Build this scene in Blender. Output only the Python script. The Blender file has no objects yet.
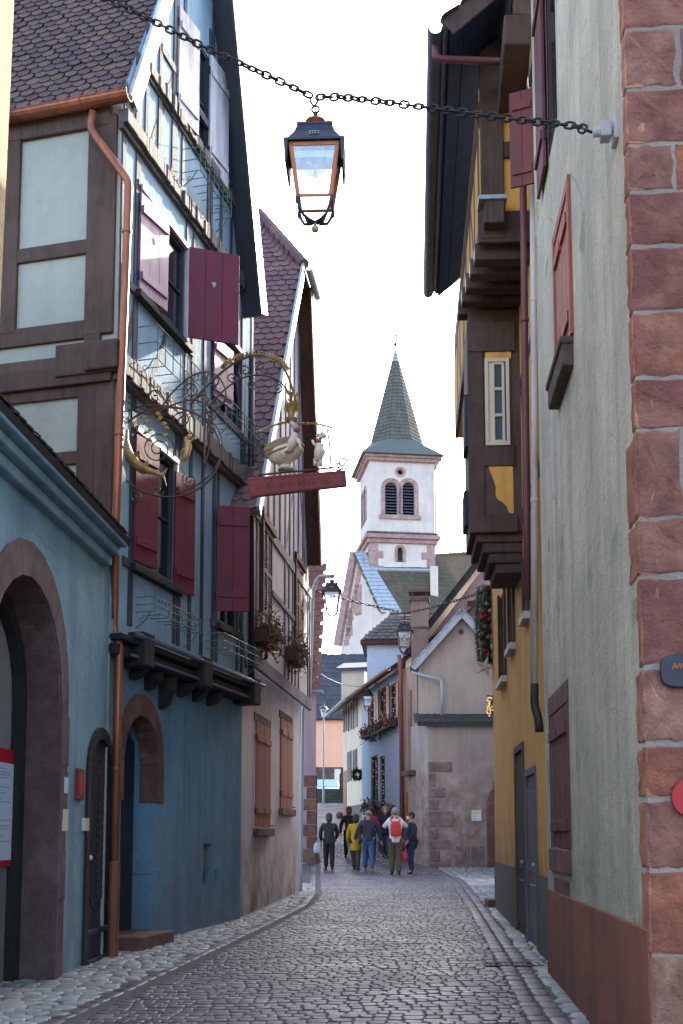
import bpy, bmesh, math, random
from math import sin, cos, pi, radians, sqrt
from mathutils import Vector, Matrix
from mathutils.geometry import tessellate_polygon
random.seed(7)
SC = bpy.context.scene
COL = SC.collection
# ---------------------------------------------------------------- camera model
FPX = 1100.0
TILT = radians(6.0)
HOR = 835.0
PPY = HOR - FPX*math.tan(TILT)
CAMZ = 1.6
def ray(px, py):
    cx = (px-341.5)/FPX; cy = (PPY-py)/FPX
    return Vector((cx, cos(TILT)-cy*sin(TILT), sin(TILT)+cy*cos(TILT)))
def at(px, py, Y):
    d = ray(px, py); t = Y/d.y
    return Vector((d.x*t, Y, CAMZ+d.z*t))
def gz(Y):                                  # height of the street along its length
    a, b = .0155, .1277
    if Y < 30.5: return a*Y
    if Y < 38:
        t = Y-30.5; return .473+a*t+(b-a)*t*t/15
    if Y < 55: return 1.01+b*(Y-38)
    return 3.18+.016*(Y-55)
# ---------------------------------------------------------------- object helpers
def tag(o, label=None, cat=None, group=None, kind=None):
    if label: o['label'] = label
    if cat: o['category'] = cat
    if group: o['group'] = group
    if kind: o['kind'] = kind
    return o
def thing(name, label, cat, loc=(0,0,0), group=None):
    o = bpy.data.objects.new(name, None); COL.objects.link(o)
    o.location = loc; o.empty_display_size = .3
    return tag(o, label, cat, group)
def rootloc(o):
    v = Vector((0,0,0))
    while o is not None:
        v += Vector(o.location); o = o.parent
    return v
def dup(root, loc, label=None):
    r = root.copy(); COL.objects.link(r); r.location = loc
    if label: r['label'] = label
    for ch in list(root.children):
        c = ch.copy(); COL.objects.link(c); c.parent = r
        for g in list(ch.children):
            d = g.copy(); COL.objects.link(d); d.parent = c
    return r
class Pl:
    """vertical facade plane: u runs along it, z is world height, n points out of it"""
    def __init__(s, X, Y, dx, dy, side=1):
        s.o = Vector((X, Y, 0)); s.u = Vector((dx, dy, 0)).normalized()
        s.n = Vector((s.u.y, -s.u.x, 0))*side
    def P(s, u, z, n=0.0):
        p = s.o + s.u*u + s.n*n; p.z = z; return p
    def uv(s, px, py, n=0.0):
        d = ray(px, py); o = s.o + s.n*n; c = Vector((0,0,CAMZ))
        t = (o-c).dot(s.n)/d.dot(s.n)
        p = c + d*t
        return (p-o).dot(s.u), p.z
    def rect(s, x0, x1, yt, yb, n=0.0):     # photo rectangle: heights measured on the left edge
        ym = (yt+yb)/2
        u0, _ = s.uv(x0, ym, n); u1, _ = s.uv(x1, ym, n)
        return u0, u1, s.uv(x0, yb, n)[1], s.uv(x0, yt, n)[1]
class MB:
    def __init__(s): s.v=[]; s.f=[]; s.r=[]; s.m=[]; s.cr=None; s.cm=0
    def each(s, name, mat, parent=None, **kw):   # one object for every separate piece
        p = list(range(len(s.v)))
        def fd(i):
            while p[i] != i: p[i] = p[p[i]]; i = p[i]
            return i
        for f in s.f:
            for i in f[1:]: p[fd(i)] = fd(f[0])
        gr = {}
        for k,f in enumerate(s.f): gr.setdefault(fd(f[0]),[]).append(k)
        out = []
        for ks in gr.values():
            q = MB(); mp = {}
            for k in ks:
                for i in s.f[k]:
                    if i not in mp: mp[i] = len(q.v); q.v.append(s.v[i])
                q.f.append([mp[i] for i in s.f[k]]); q.r.append(s.r[k]); q.m.append(s.m[k])
            out.append(q.build(name, mat, parent, **kw))
        return out
    def face(s, idx):
        s.f.append(idx); s.r.append(s.cr if s.cr is not None else random.random()); s.m.append(s.cm)
    def add(s, vs, fs):
        b = len(s.v); s.v += [Vector(v) for v in vs]
        r = s.cr; 
        if r is None: s.cr = random.random()
        for f in fs: s.face([b+i for i in f])
        s.cr = r
    def hexa(s, p):                          # 8 points: bottom ring 0-3, top ring 4-7
        s.add(p, [(3,2,1,0),(4,5,6,7),(0,1,5,4),(1,2,6,5),(2,3,7,6),(3,0,4,7)])
    def box(s, pl, u0,u1,z0,z1,n0,n1):
        P = pl.P
        s.hexa([P(u0,z0,n0),P(u1,z0,n0),P(u1,z0,n1),P(u0,z0,n1),P(u0,z1,n0),P(u1,z1,n0),P(u1,z1,n1),P(u0,z1,n1)])
    def bar(s, pl, a, b, w, n0, n1):         # straight timber between two (u,z) points
        dx, dz = b[0]-a[0], b[1]-a[1]; L = sqrt(dx*dx+dz*dz) or 1e-6
        ox, oz = -dz/L*w/2, dx/L*w/2
        q = [(a[0]-ox,a[1]-oz),(b[0]-ox,b[1]-oz),(b[0]+ox,b[1]+oz),(a[0]+ox,a[1]+oz)]
        s.hexa([pl.P(u,z,n0) for u,z in q]+[pl.P(u,z,n1) for u,z in q])
    def prism(s, pl, pts, n0, n1):           # polygon (u,z) extruded along n
        k = len(pts)
        vs = [pl.P(u,z,n0) for u,z in pts]+[pl.P(u,z,n1) for u,z in pts]
        tri = tessellate_polygon([[Vector((u,z,0)) for u,z in pts]])
        s.add(vs, [tuple(t) for t in tri]+[tuple(i+k for i in t) for t in tri]+[(i,(i+1)%k,(i+1)%k+k,i+k) for i in range(k)])
    def wall(s, pl, outer, holes=(), n=0.0, depth=.25, back=False):
        loops = [outer]+list(holes); flat = [p for l in loops for p in l]
        tri = tessellate_polygon([[Vector((u,z,0)) for u,z in l] for l in loops])
        s.add([pl.P(u,z,n) for u,z in flat], [tuple(t) for t in tri])
        for h in holes:
            k = len(h)
            s.add([pl.P(u,z,n) for u,z in h]+[pl.P(u,z,n-depth) for u,z in h], [(i,(i+1)%k,(i+1)%k+k,i+k) for i in range(k)])
    def tube(s, pts, r, seg=6, closed=False, caps=True):
        pts = [Vector(p) for p in pts]; k = len(pts); b = len(s.v)
        rr = r if isinstance(r,(list,tuple)) else [r]*k
        up = Vector((0,0,1)); prev = None
        for i,p in enumerate(pts):
            if closed: t = pts[(i+1)%k]-pts[i-1]
            else: t = pts[min(i+1,k-1)]-pts[max(i-1,0)]
            if t.length < 1e-9: t = Vector((0,0,1))
            t.normalize()
            if prev is None:
                a = t.cross(up)
                if a.length < .1: a = t.cross(Vector((1,0,0)))
            else: a = prev - t*prev.dot(t)
            a.normalize(); prev = a; c = t.cross(a)
            for j in range(seg):
                an = 2*pi*j/seg
                s.v.append(p + (a*cos(an)+c*sin(an))*rr[i])
        r0 = s.cr
        if r0 is None: s.cr = random.random()
        for i in range(k if closed else k-1):
            i2 = (i+1)%k
            for j in range(seg):
                s.face([b+i*seg+j, b+i*seg+(j+1)%seg, b+i2*seg+(j+1)%seg, b+i2*seg+j])
        if caps and not closed:
            s.face([b+j for j in range(seg)][::-1]); s.face([b+(k-1)*seg+j for j in range(seg)])
        s.cr = r0
    def lathe(s, c, prof, seg=16, axis=(0,0,1)):
        ax = Vector(axis).normalized(); a = ax.orthogonal().normalized(); bb = ax.cross(a); c = Vector(c)
        b = len(s.v); k = len(prof)
        for r,h in prof:
            for j in range(seg):
                an = 2*pi*j/seg; s.v.append(c+ax*h+(a*cos(an)+bb*sin(an))*max(r,1e-4))
        r0 = s.cr
        if r0 is None: s.cr = random.random()
        for i in range(k-1):
            for j in range(seg):
                s.face([b+i*seg+j,b+i*seg+(j+1)%seg,b+(i+1)*seg+(j+1)%seg,b+(i+1)*seg+j])
        s.face([b+j for j in range(seg)][::-1]); s.face([b+(k-1)*seg+j for j in range(seg)])
        s.cr = r0
    def ball(s, c, r, seg=10, rings=7, sc=(1,1,1)):
        c = Vector(c); prof = [(r*sin(pi*i/rings), -r*cos(pi*i/rings)) for i in range(rings+1)]
        b = len(s.v); s.lathe((0,0,0), prof, seg)
        for i in range(b, len(s.v)):
            v = s.v[i]; s.v[i] = Vector((v.x*sc[0], v.y*sc[1], v.z*sc[2]))+c
    def build(s, name, mat, parent=None, smooth=False, bevel=0, kind=None, label=None, weld=False):
        me = bpy.data.meshes.new(name)
        L = rootloc(parent) if parent is not None else Vector((0,0,0))
        me.from_pydata([v-L for v in s.v], [], s.f)
        for m in (mat if isinstance(mat,(list,tuple)) else [mat]): me.materials.append(m)
        at_ = me.attributes.new('rnd','FLOAT','FACE'); at_.data.foreach_set('value', s.r)
        me.polygons.foreach_set('material_index', s.m)
        bm = bmesh.new(); bm.from_mesh(me)
        if weld: bmesh.ops.remove_doubles(bm, verts=bm.verts, dist=.0005)
        bmesh.ops.recalc_face_normals(bm, faces=bm.faces)
        bm.to_mesh(me); bm.free()
        if smooth: me.polygons.foreach_set('use_smooth', [True]*len(me.polygons))
        o = bpy.data.objects.new(name, me); COL.objects.link(o)
        if parent is not None: o.parent = parent
        if bevel:
            md = o.modifiers.new('bevel','BEVEL'); md.width = bevel; md.segments = 2; md.limit_method='ANGLE'; md.angle_limit = radians(40)
        if kind: o['kind'] = kind
        if label: o['label'] = label
        return o
def arch(u0, u1, z0, zs, rise, k=12):        # opening outline: jambs to the springing zs, then an arch
    c = (u0+u1)/2; h = (u1-u0)/2
    return [(u0,z0),(u1,z0)]+[(c+h*cos(pi*i/k), zs+rise*sin(pi*i/k)) for i in range(k+1)]
def rectp(u0,u1,z0,z1): return [(u0,z0),(u1,z0),(u1,z1),(u0,z1)]
def ring(mb, pl, inner, outer, n0, n1):      # stone surround between two outlines of equal length (open at the foot)
    k = len(inner)
    for i in range(1,k):
        j = (i+1)%k
        q = [inner[i],inner[j],outer[j],outer[i]]
        mb.hexa([pl.P(u,z,n0) for u,z in q]+[pl.P(u,z,n1) for u,z in q])
# ---------------------------------------------------------------- materials
M = {}
def lin(c):
    return tuple(((x/12.92) if x<=.04045 else ((x+.055)/1.055)**2.4) for x in [y/255 for y in c])+(1,)
class NT:
    def __init__(s, name):
        s.m = bpy.data.materials.new(name); s.m.use_nodes = True; s.t = s.m.node_tree
        s.b = s.t.nodes['Principled BSDF']; s.l = s.t.links
        M[name] = s.m
    def n(s, ty, **kw):
        nd = s.t.nodes.new('ShaderNode'+ty)
        for k,v in kw.items():
            if hasattr(nd,k) and k not in nd.inputs: setattr(nd,k,v)
            else: nd.inputs[k].default_value = v
        return nd
    def link(s, a, b): s.l.new(a, b)
    def pos(s, scale=(1,1,1)):
        g = s.n('NewGeometry'); mp = s.n('Mapping'); mp.inputs['Scale'].default_value = scale
        s.link(g.outputs['Position'], mp.inputs['Vector']); return mp.outputs[0]
    def noise(s, scale, detail=5, vec=None, rough=.6):
        nd = s.n('TexNoise'); nd.inputs['Scale'].default_value = scale; nd.inputs['Detail'].default_value = detail; nd.inputs['Roughness'].default_value = rough
        if vec is None: vec = s.pos()
        s.link(vec, nd.inputs['Vector']); return nd.outputs['Fac']
    def ramp(s, fac, stops):
        r = s.n('ValToRGB'); cr = r.color_ramp
        while len(cr.elements) < len(stops): cr.elements.new(.5)
        for e,(p,c) in zip(cr.elements, stops): e.position = p; e.color = c if len(c)==4 else tuple(c)+(1,)
        s.link(fac, r.inputs[0]); return r.outputs[0]
    def mix(s, fac, a, b, mode='MIX'):
        nd = s.n('Mix', data_type='RGBA', blend_type=mode)
        for sock, v in ((nd.inputs[0],fac),(nd.inputs[6],a),(nd.inputs[7],b)):
            if isinstance(v,(int,float)): sock.default_value = v
            elif isinstance(v,tuple): sock.default_value = v
            else: s.link(v, sock)
        return nd.outputs[2]
    def bump(s, h, strength=.3, dist=.01):
        b = s.n('Bump'); b.inputs['Strength'].default_value = strength; b.inputs['Distance'].default_value = dist
        s.link(h, b.inputs['Height']); s.link(b.outputs[0], s.b.inputs['Normal'])
    def col(s, c):
        if isinstance(c, tuple): s.b.inputs['Base Color'].default_value = c
        else: s.link(c, s.b.inputs['Base Color'])
    def rough(s, r):
        if isinstance(r,(int,float)): s.b.inputs['Roughness'].default_value = r
        else: s.link(r, s.b.inputs['Roughness'])
    def zmask(s, z0, z1):
        g = s.n('NewGeometry'); sp = s.n('SeparateXYZ'); s.link(g.outputs['Position'], sp.inputs[0])
        mr = s.n('MapRange'); mr.inputs[1].default_value = z0; mr.inputs[2].default_value = z1; mr.inputs[3].default_value = 1; mr.inputs[4].default_value = 0
        s.link(sp.outputs[2], mr.inputs[0]); return mr.outputs[0]
    def math(s, op, a, b=0.0):
        nd = s.n('Math', operation=op)
        for sock,v in ((nd.inputs[0],a),(nd.inputs[1],b)):
            if isinstance(v,(int,float)): sock.default_value = v
            else: s.link(v, sock)
        return nd.outputs[0]
def darker(c, k): return (c[0]*k, c[1]*k, c[2]*k, 1)
def plaster(name, c, c2=None, streak=.5, dirt=(.10,.08,.06,1), z0=.2, z1=1.6, bump=.5, patch=None, rough=.92, dirtk=.75, crack=0):
    t = NT(name); c2 = c2 or darker(c,.72)
    base = t.mix(t.ramp(t.noise(.9,8), [(.38,(0,0,0)),(.66,(1,1,1))]), c, c2)
    mid = t.mix(t.ramp(t.noise(5,6), [(.45,(0,0,0)),(.75,(.55,.55,.55))]), base, darker(c,.82))
    st = t.ramp(t.noise(1, 7, t.pos((3.2,3.2,.22)), .7), [(.46,(0,0,0)),(.72,(1,1,1))])
    mid = t.mix(t.math('MULTIPLY', st, streak), mid, darker(c2,.62))
    if patch:
        mid = t.mix(t.ramp(t.noise(1.6,6), [(.62,(0,0,0)),(.66,(1,1,1))]), mid, patch)
    zm = t.math('MULTIPLY', t.zmask(z0,z1), t.ramp(t.noise(2.3,7), [(.3,(.15,.15,.15)),(.65,(1,1,1))]))
    mid = t.mix(t.math('MULTIPLY', zm, dirtk), mid, dirt)
    if crack:
        vo = t.n('TexVoronoi'); vo.feature = 'DISTANCE_TO_EDGE'; vo.inputs['Scale'].default_value = .75
        wob = t.mix(.16, t.pos(), t.n('TexNoise').outputs['Color']); t.link(wob, vo.inputs['Vector'])
        ck = t.math('MULTIPLY', t.ramp(vo.outputs['Distance'], [(.0,(1,1,1)),(.010,(0,0,0))]), t.ramp(t.noise(.7,4), [(.5,(0,0,0)),(.62,(1,1,1))]))
        mid = t.mix(t.math('MULTIPLY', ck, crack), mid, darker(c2,.4))
        mid = t.mix(t.ramp(t.noise(2.6,9,None,.75), [(.55,(0,0,0)),(.72,(.5,.5,.5))]), mid, darker(c2,.68))
        mid = t.mix(t.ramp(t.noise(1.9,9,t.pos((1,1,.5)),.7), [(.58,(0,0,0)),(.74,(.45,.45,.45))]), mid, (min(1,c[0]*1.25),min(1,c[1]*1.22),min(1,c[2]*1.2),1))
    t.col(mid); t.rough(rough)
    h = t.math('ADD', t.noise(9,8), t.math('MULTIPLY', t.noise(55,4), .45))
    t.bump(h, bump, .03)
    return t.m
def timber(name, c, c2=None, rough=.8, stretch=(14,14,2.2), bump=.6):
    t = NT(name); c2 = c2 or darker(c,.45)
    g = t.noise(1.0,7,t.pos(stretch),.65)
    k = t.mix(t.ramp(g,[(.35,(0,0,0)),(.68,(1,1,1))]), c, c2)
    k = t.mix(t.ramp(t.noise(1.7,5),[(.4,(0,0,0)),(.75,(.8,.8,.8))]), k, darker(c,1.5))
    a = t.n('Attribute'); a.attribute_name='rnd'
    k = t.mix(t.math('MULTIPLY', a.outputs['Fac'], .45), k, darker(c2,.8))
    t.col(k); t.rough(rough); t.bump(g, bump, .02); return t.m
def tiles_mat(name, stops, rough=.85, moss=None, bump=.4):
    t = NT(name); a = t.n('Attribute'); a.attribute_name='rnd'
    k = t.ramp(a.outputs['Fac'], stops)
    k = t.mix(t.ramp(t.noise(9,6),[(.4,(0,0,0)),(.75,(.7,.7,.7))]), k, darker(stops[0][1],.6))
    if moss: k = t.mix(t.ramp(t.noise(1.3,8),[(.47,(0,0,0)),(.62,(.85,.85,.85))]), k, moss)
    t.col(k); t.rough(rough); t.bump(t.noise(40,5), bump, .01); return t.m
def paint(name, c, rough=.5, wear=.25, c2=None, metal=0.0, bump=.15, stretch=(5,5,.8)):
    t = NT(name); c2 = c2 or darker(c,.6)
    k = t.mix(t.math('MULTIPLY', t.ramp(t.noise(1,7,t.pos(stretch)),[(.42,(0,0,0)),(.7,(1,1,1))]), wear*2), c, c2)
    t.col(k); t.b.inputs['Metallic'].default_value = metal
    r = t.n('MapRange'); r.inputs[3].default_value = max(.05,rough-.12); r.inputs[4].default_value = min(1,rough+.2)
    t.link(t.noise(6,5), r.inputs[0]); t.rough(r.outputs[0]); t.bump(t.noise(30,4), bump, .01); return t.m
def stone(name, c, c2, c3, rough=.9, bump=.8, sc=1.0):
    t = NT(name); a = t.n('Attribute'); a.attribute_name='rnd'
    k = t.ramp(a.outputs['Fac'], [(0,c),(.5,c2),(1,c3)])
    k = t.mix(t.ramp(t.noise(1.1*sc,9,None,.75),[(.42,(0,0,0)),(.6,(.75,.75,.75))]), k, darker(c2,.6))
    k = t.mix(t.ramp(t.noise(3.3*sc,9,t.pos((1,1,.6)),.8),[(.58,(0,0,0)),(.7,(.35,.35,.35))]), k, (c3[0]*1.2,c3[1]*1.35,c3[2]*1.35,1))
    k = t.mix(t.ramp(t.noise(6*sc,8),[(.35,(0,0,0)),(.7,(.85,.85,.85))]), k, darker(c2,.5))
    k = t.mix(t.ramp(t.noise(2.1*sc,6),[(.5,(0,0,0)),(.75,(.5,.5,.5))]), k, darker(c3,1.3))
    t.col(k); t.rough(rough)
    h = t.math('ADD', t.noise(7*sc,9,None,.7), t.math('MULTIPLY', t.noise(45*sc,5), .5))
    t.bump(h, bump, .035); return t.m
def glassy(name, c=(.012,.016,.022,1), rough=.08):
    t = NT(name); k = t.mix(t.noise(.8,3), c, darker(c,2.2)); t.col(k); t.rough(rough); t.bump(t.noise(2.5,2), .06, .02)
    return t.m
def clear(name, tint=(.85,.9,.95,1), mixk=.25):
    t = NT(name); tr = t.n('BsdfTransparent'); tr.inputs[0].default_value = tint
    gl = t.n('BsdfGlossy'); gl.inputs['Roughness'].default_value = .12; gl.inputs[0].default_value=(.9,.9,.9,1)
    mx = t.n('MixShader'); mx.inputs[0].default_value = mixk
    f = t.noise(14,4); r = t.n('MapRange'); r.inputs[3].default_value = mixk*.6; r.inputs[4].default_value = mixk*1.4
    t.link(f, r.inputs[0]); t.link(r.outputs[0], mx.inputs[0])
    t.link(tr.outputs[0], mx.inputs[1]); t.link(gl.outputs[0], mx.inputs[2])
    t.link(mx.outputs[0], t.t.nodes['Material Output'].inputs[0]); return t.m
def glow(name, c, s):
    t = NT(name); k = t.mix(t.noise(20,2), c, darker(c,.8)); t.col(k); t.link(k, t.b.inputs['Emission Color']); t.b.inputs['Emission Strength'].default_value = s; return t.m
def RGB(*c): return lin(c)
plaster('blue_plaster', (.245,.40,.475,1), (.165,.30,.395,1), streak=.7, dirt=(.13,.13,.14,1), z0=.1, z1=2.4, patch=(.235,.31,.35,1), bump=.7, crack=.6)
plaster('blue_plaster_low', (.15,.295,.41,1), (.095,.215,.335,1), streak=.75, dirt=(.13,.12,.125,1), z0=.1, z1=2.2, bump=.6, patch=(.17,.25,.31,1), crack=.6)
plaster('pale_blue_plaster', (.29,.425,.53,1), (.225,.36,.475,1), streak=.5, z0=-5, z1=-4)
plaster('sage_panel_plaster', (.37,.40,.36,1), (.31,.345,.315,1), streak=.25, z0=-5, z1=-4)
plaster('lilac_plaster', (.62,.56,.56,1), (.50,.455,.47,1), streak=.8, dirt=(.11,.065,.05,1), z0=.3, z1=1.9, dirtk=.95)
plaster('grey_plaster', (.74,.665,.51,1), (.50,.455,.355,1), streak=.75, dirt=(.23,.265,.19,1), z0=.8, z1=4.0, bump=1.1, patch=(.36,.37,.27,1), crack=.6)
plaster('terracotta_render', (.30,.105,.062,1), (.21,.075,.05,1), crack=.6, streak=.6, dirt=(.06,.03,.025,1), z0=.1, z1=.8)
plaster('ochre_plaster', (.80,.42,.10,1), (.66,.33,.08,1), crack=.4, streak=.6, dirt=(.15,.09,.04,1), z0=1.0, z1=2.2)
plaster('grey_dado', (.13,.115,.105,1), (.09,.08,.075,1), streak=.7, z0=.2, z1=1)
plaster('taupe_plaster', (.48,.425,.37,1), (.39,.345,.305,1), streak=.45, dirt=(.16,.10,.085,1), z0=.6, z1=4.2, dirtk=.85)
plaster('buff_plaster', (.40,.285,.21,1), (.30,.21,.16,1), streak=.7, dirt=(.12,.08,.06,1), z0=.8, z1=2.5)
plaster('light_blue_render', (.36,.46,.58,1), (.31,.41,.54,1), streak=.3, dirt=(.15,.17,.2,1), z0=1, z1=2.2)
plaster('sky_blue_render', (.52,.66,.78,1), (.47,.62,.75,1), streak=.2, z0=-5, z1=-4)
plaster('cream_render', (.76,.64,.48,1), (.66,.56,.43,1), streak=.3, dirt=(.2,.2,.2,1), z0=1.6, z1=3)
plaster('church_render', (.74,.655,.59,1), (.63,.555,.51,1), streak=.3, z0=-5, z1=-4)
plaster('peach_sunlit_render', (.90,.50,.34,1), (.86,.46,.31,1), streak=.15, z0=-5, z1=-4)  # raised in tone, the sunlight is put into the wall colour
plaster('mauve_render', (.40,.31,.34,1), (.33,.255,.29,1), streak=.5, z0=.5, z1=2.5)
plaster('sand_plaster', (.55,.40,.24,1), (.44,.31,.18,1), streak=.5, z0=-5, z1=-4, bump=1.0)
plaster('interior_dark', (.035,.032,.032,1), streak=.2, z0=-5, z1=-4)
plaster('mortar', (.36,.305,.265,1), (.25,.205,.18,1), streak=.4, dirt=(.08,.06,.05,1), z0=.1, z1=1.4, bump=1.0)
plaster('flood_grey', (.26,.25,.25,1), streak=.5)
timber('brown_timber', (.092,.055,.042,1))
timber('black_timber', (.020,.018,.019,1))
timber('slate_timber', (.048,.058,.080,1))
timber('worn_ledge_timber', (.115,.105,.10,1), bump=1.4)
timber('grey_timber', (.14,.135,.155,1))
timber('oak_door', (.050,.033,.034,1), stretch=(20,20,2))
timber('red_brown_timber', (.11,.036,.022,1))
timber('buff_timber', (.30,.20,.12,1))
paint('maroon_paint', (.17,.013,.038,1), rough=.6, wear=.45, c2=(.10,.02,.035,1))
paint('maroon_sheen_paint', (.30,.17,.27,1), rough=.45, wear=.5)  # grazing sheen on the maroon shutters, put into the colour
paint('white_worn_sunlit_paint', (.62,.60,.64,1), rough=.6, wear=.5, c2=(.3,.27,.3,1))  # white paint; on attic shutters and window trims it is painted sunlight
paint('burgundy_paint', (.145,.032,.035,1), rough=.65, wear=.6, c2=(.075,.025,.025,1))
paint('terracotta_paint', (.30,.095,.045,1), rough=.6, wear=.35)
paint('brick_red_paint', (.36,.085,.045,1), rough=.6, wear=.4)
paint('cream_paint', (.66,.57,.43,1), rough=.5, wear=.3)
paint('white_paint', (.72,.70,.66,1), rough=.5, wear=.2)
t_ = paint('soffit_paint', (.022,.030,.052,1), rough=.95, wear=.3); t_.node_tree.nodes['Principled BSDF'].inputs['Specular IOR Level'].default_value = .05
paint('sunlit_iron', (.075,.052,.036,1), rough=.5, wear=.4, metal=.2)  # sunlight on the dark sign iron, put in as a lighter colour
paint('navy_paint', (.018,.024,.040,1), rough=.45, wear=.3)
paint('blue_grey_paint', (.085,.10,.135,1), rough=.5, wear=.4)
paint('green_iron', (.10,.17,.16,1), rough=.5, wear=.4)
paint('black_iron', (.016,.015,.018,1), rough=.6, wear=.3)
paint('lantern_blue_black', (.018,.020,.045,1), rough=.38, wear=.2)
paint('lantern_copper', (.42,.135,.055,1), rough=.4, wear=.4, metal=.35)
paint('copper', (.36,.125,.065,1), rough=.42, wear=.5, c2=(.16,.06,.04,1), metal=.55)
paint('copper_aged', (.25,.085,.06,1), rough=.5, wear=.5, metal=.3)
paint('wine_pipe', (.15,.045,.055,1), rough=.5, wear=.3)
paint('zinc', (.33,.36,.40,1), rough=.45, wear=.4, metal=.4)
paint('zinc_blue', (.40,.46,.53,1), rough=.4, wear=.3, metal=.1)
paint('white_pipe', (.52,.50,.50,1), rough=.55, wear=.5)
paint('gilt', (.46,.30,.11,1), rough=.42, wear=.6, c2=(.12,.08,.035,1), metal=.35)
paint('gilt_pale', (.80,.69,.54,1), rough=.5, wear=.4, metal=.05)
paint('cook_cream', (.74,.63,.52,1), rough=.6, wear=.4, c2=(.45,.32,.22,1))
paint('sign_red', (.20,.022,.024,1), rough=.55, wear=.4)
paint('sign_faded_letter', (.36,.10,.09,1), rough=.6, wear=.4)
paint('vivid_red', (.42,.012,.018,1), rough=.45, wear=.1)
paint('paper_white', (.55,.62,.74,1), rough=.5, wear=.1)
paint('paper_ink', (.30,.35,.45,1), rough=.7, wear=.1)
paint('ivory_plate', (.62,.57,.46,1), rough=.5, wear=.15)
paint('car_white', (.70,.76,.84,1), rough=.2, wear=.05)
paint('rubber', (.014,.014,.014,1), rough=.8, wear=.1)
stone('pink_sandstone', (.47,.165,.085,1), (.28,.095,.078,1), (.44,.23,.165,1), bump=1.0)
stone('sandstone_lit_side', (.60,.25,.15,1), (.50,.19,.12,1), (.62,.30,.20,1), bump=.8)  # street side of the quoins, lit tone put into the stone colour
stone('purple_sandstone', (.17,.11,.112,1), (.145,.09,.092,1), (.20,.14,.138,1), bump=.6)
stone('brown_sandstone', (.21,.105,.085,1), (.17,.085,.07,1), (.23,.125,.105,1), bump=.5)
stone('pale_pink_stone', (.52,.34,.31,1), (.47,.30,.28,1), (.55,.38,.35,1), bump=.3)
stone('rubble_stone', (.16,.11,.095,1), (.13,.085,.075,1), (.20,.145,.125,1), bump=.8)
stone('step_stone', (.22,.20,.19,1), (.17,.16,.155,1), (.25,.23,.22,1), bump=.6)
stone('mossy_step', (.07,.085,.06,1), (.055,.065,.05,1), (.09,.095,.08,1), bump=.6)
tiles_mat('brown_tiles', [(0,(.085,.055,.060,1)),(.5,(.12,.078,.078,1)),(1,(.165,.10,.082,1))])
tiles_mat('rose_tiles', [(0,(.14,.080,.090,1)),(.5,(.20,.105,.105,1)),(1,(.26,.135,.115,1))])
tiles_mat('red_tiles', [(0,(.13,.06,.05,1)),(.5,(.17,.075,.055,1)),(1,(.22,.10,.075,1))])
tiles_mat('moss_tiles', [(0,(.085,.070,.055,1)),(.5,(.11,.09,.065,1)),(1,(.14,.10,.075,1))], moss=(.075,.085,.035,1))
tiles_mat('dark_tiles', [(0,(.040,.040,.046,1)),(.5,(.055,.052,.058,1)),(1,(.075,.068,.068,1))], moss=(.05,.055,.04,1))
tiles_mat('slate_tiles', [(0,(.045,.050,.066,1)),(.5,(.058,.064,.080,1)),(1,(.075,.08,.095,1))])
tiles_mat('spire_slate', [(0,(.095,.10,.085,1)),(.5,(.125,.125,.10,1)),(1,(.155,.15,.12,1))], moss=(.13,.12,.105,1))
tiles_mat('spire_skirt', [(0,(.085,.105,.10,1)),(.5,(.10,.125,.115,1)),(1,(.125,.145,.135,1))])
glassy('window_glass'); glassy('pale_glass', (.05,.06,.07,1), .15); glassy('wind_screen', (.20,.30,.42,1), .12)
clear('lantern_glass'); clear('frosted_glass', (.93,.94,.95,1), .45)
glow('fairy_light', (1,.60,.24,1), 1.1); glow('lamp_bulb_glow', (1,.78,.5,1), 1.5)
# ---------------------------------------------------------------- world, sun, camera
SUN_EL, SUN_AZ = radians(28), radians(28)      # azimuth from +Y towards +X
w = bpy.data.worlds.new("World"); SC.world = w; w.use_nodes = True
nt = w.node_tree; bg = nt.nodes['Background']
sky = nt.nodes.new('ShaderNodeTexSky'); sky.sky_type = 'NISHITA'; sky.sun_disc = False
sky.sun_elevation = SUN_EL; sky.sun_rotation = SUN_AZ; sky.dust_density = 3.0; sky.air_density = 1.0; sky.ozone_density = 1.5
hs = nt.nodes.new('ShaderNodeHueSaturation'); hs.inputs['Saturation'].default_value = .86; nt.links.new(sky.outputs[0], hs.inputs['Color']); nt.links.new(hs.outputs[0], bg.inputs[0]); bg.inputs[1].default_value = .84
sd = bpy.data.lights.new('sun', 'SUN'); sd.energy = 14; sd.angle = radians(.5); sd.color = (1, .90, .76)
so = bpy.data.objects.new('sun', sd); COL.objects.link(so)
sv = Vector((sin(SUN_AZ)*cos(SUN_EL), cos(SUN_AZ)*cos(SUN_EL), sin(SUN_EL)))
so.rotation_euler = (-sv).to_track_quat('-Z', 'Y').to_euler(); so.location = sv*60
SC.view_settings.view_transform = 'Standard'; SC.view_settings.look = 'None'; SC.view_settings.exposure = 0
cd = bpy.data.cameras.new('camera'); co = bpy.data.objects.new('camera', cd); COL.objects.link(co)
co.location = (0, 0, CAMZ); co.rotation_euler = (radians(90)+TILT, 0, 0)
cd.sensor_fit = 'VERTICAL'; cd.sensor_height = 24; cd.lens = FPX*24/1024; cd.shift_y = (PPY-512)/1024
cd.clip_end = 3000; SC.camera = co
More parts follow.
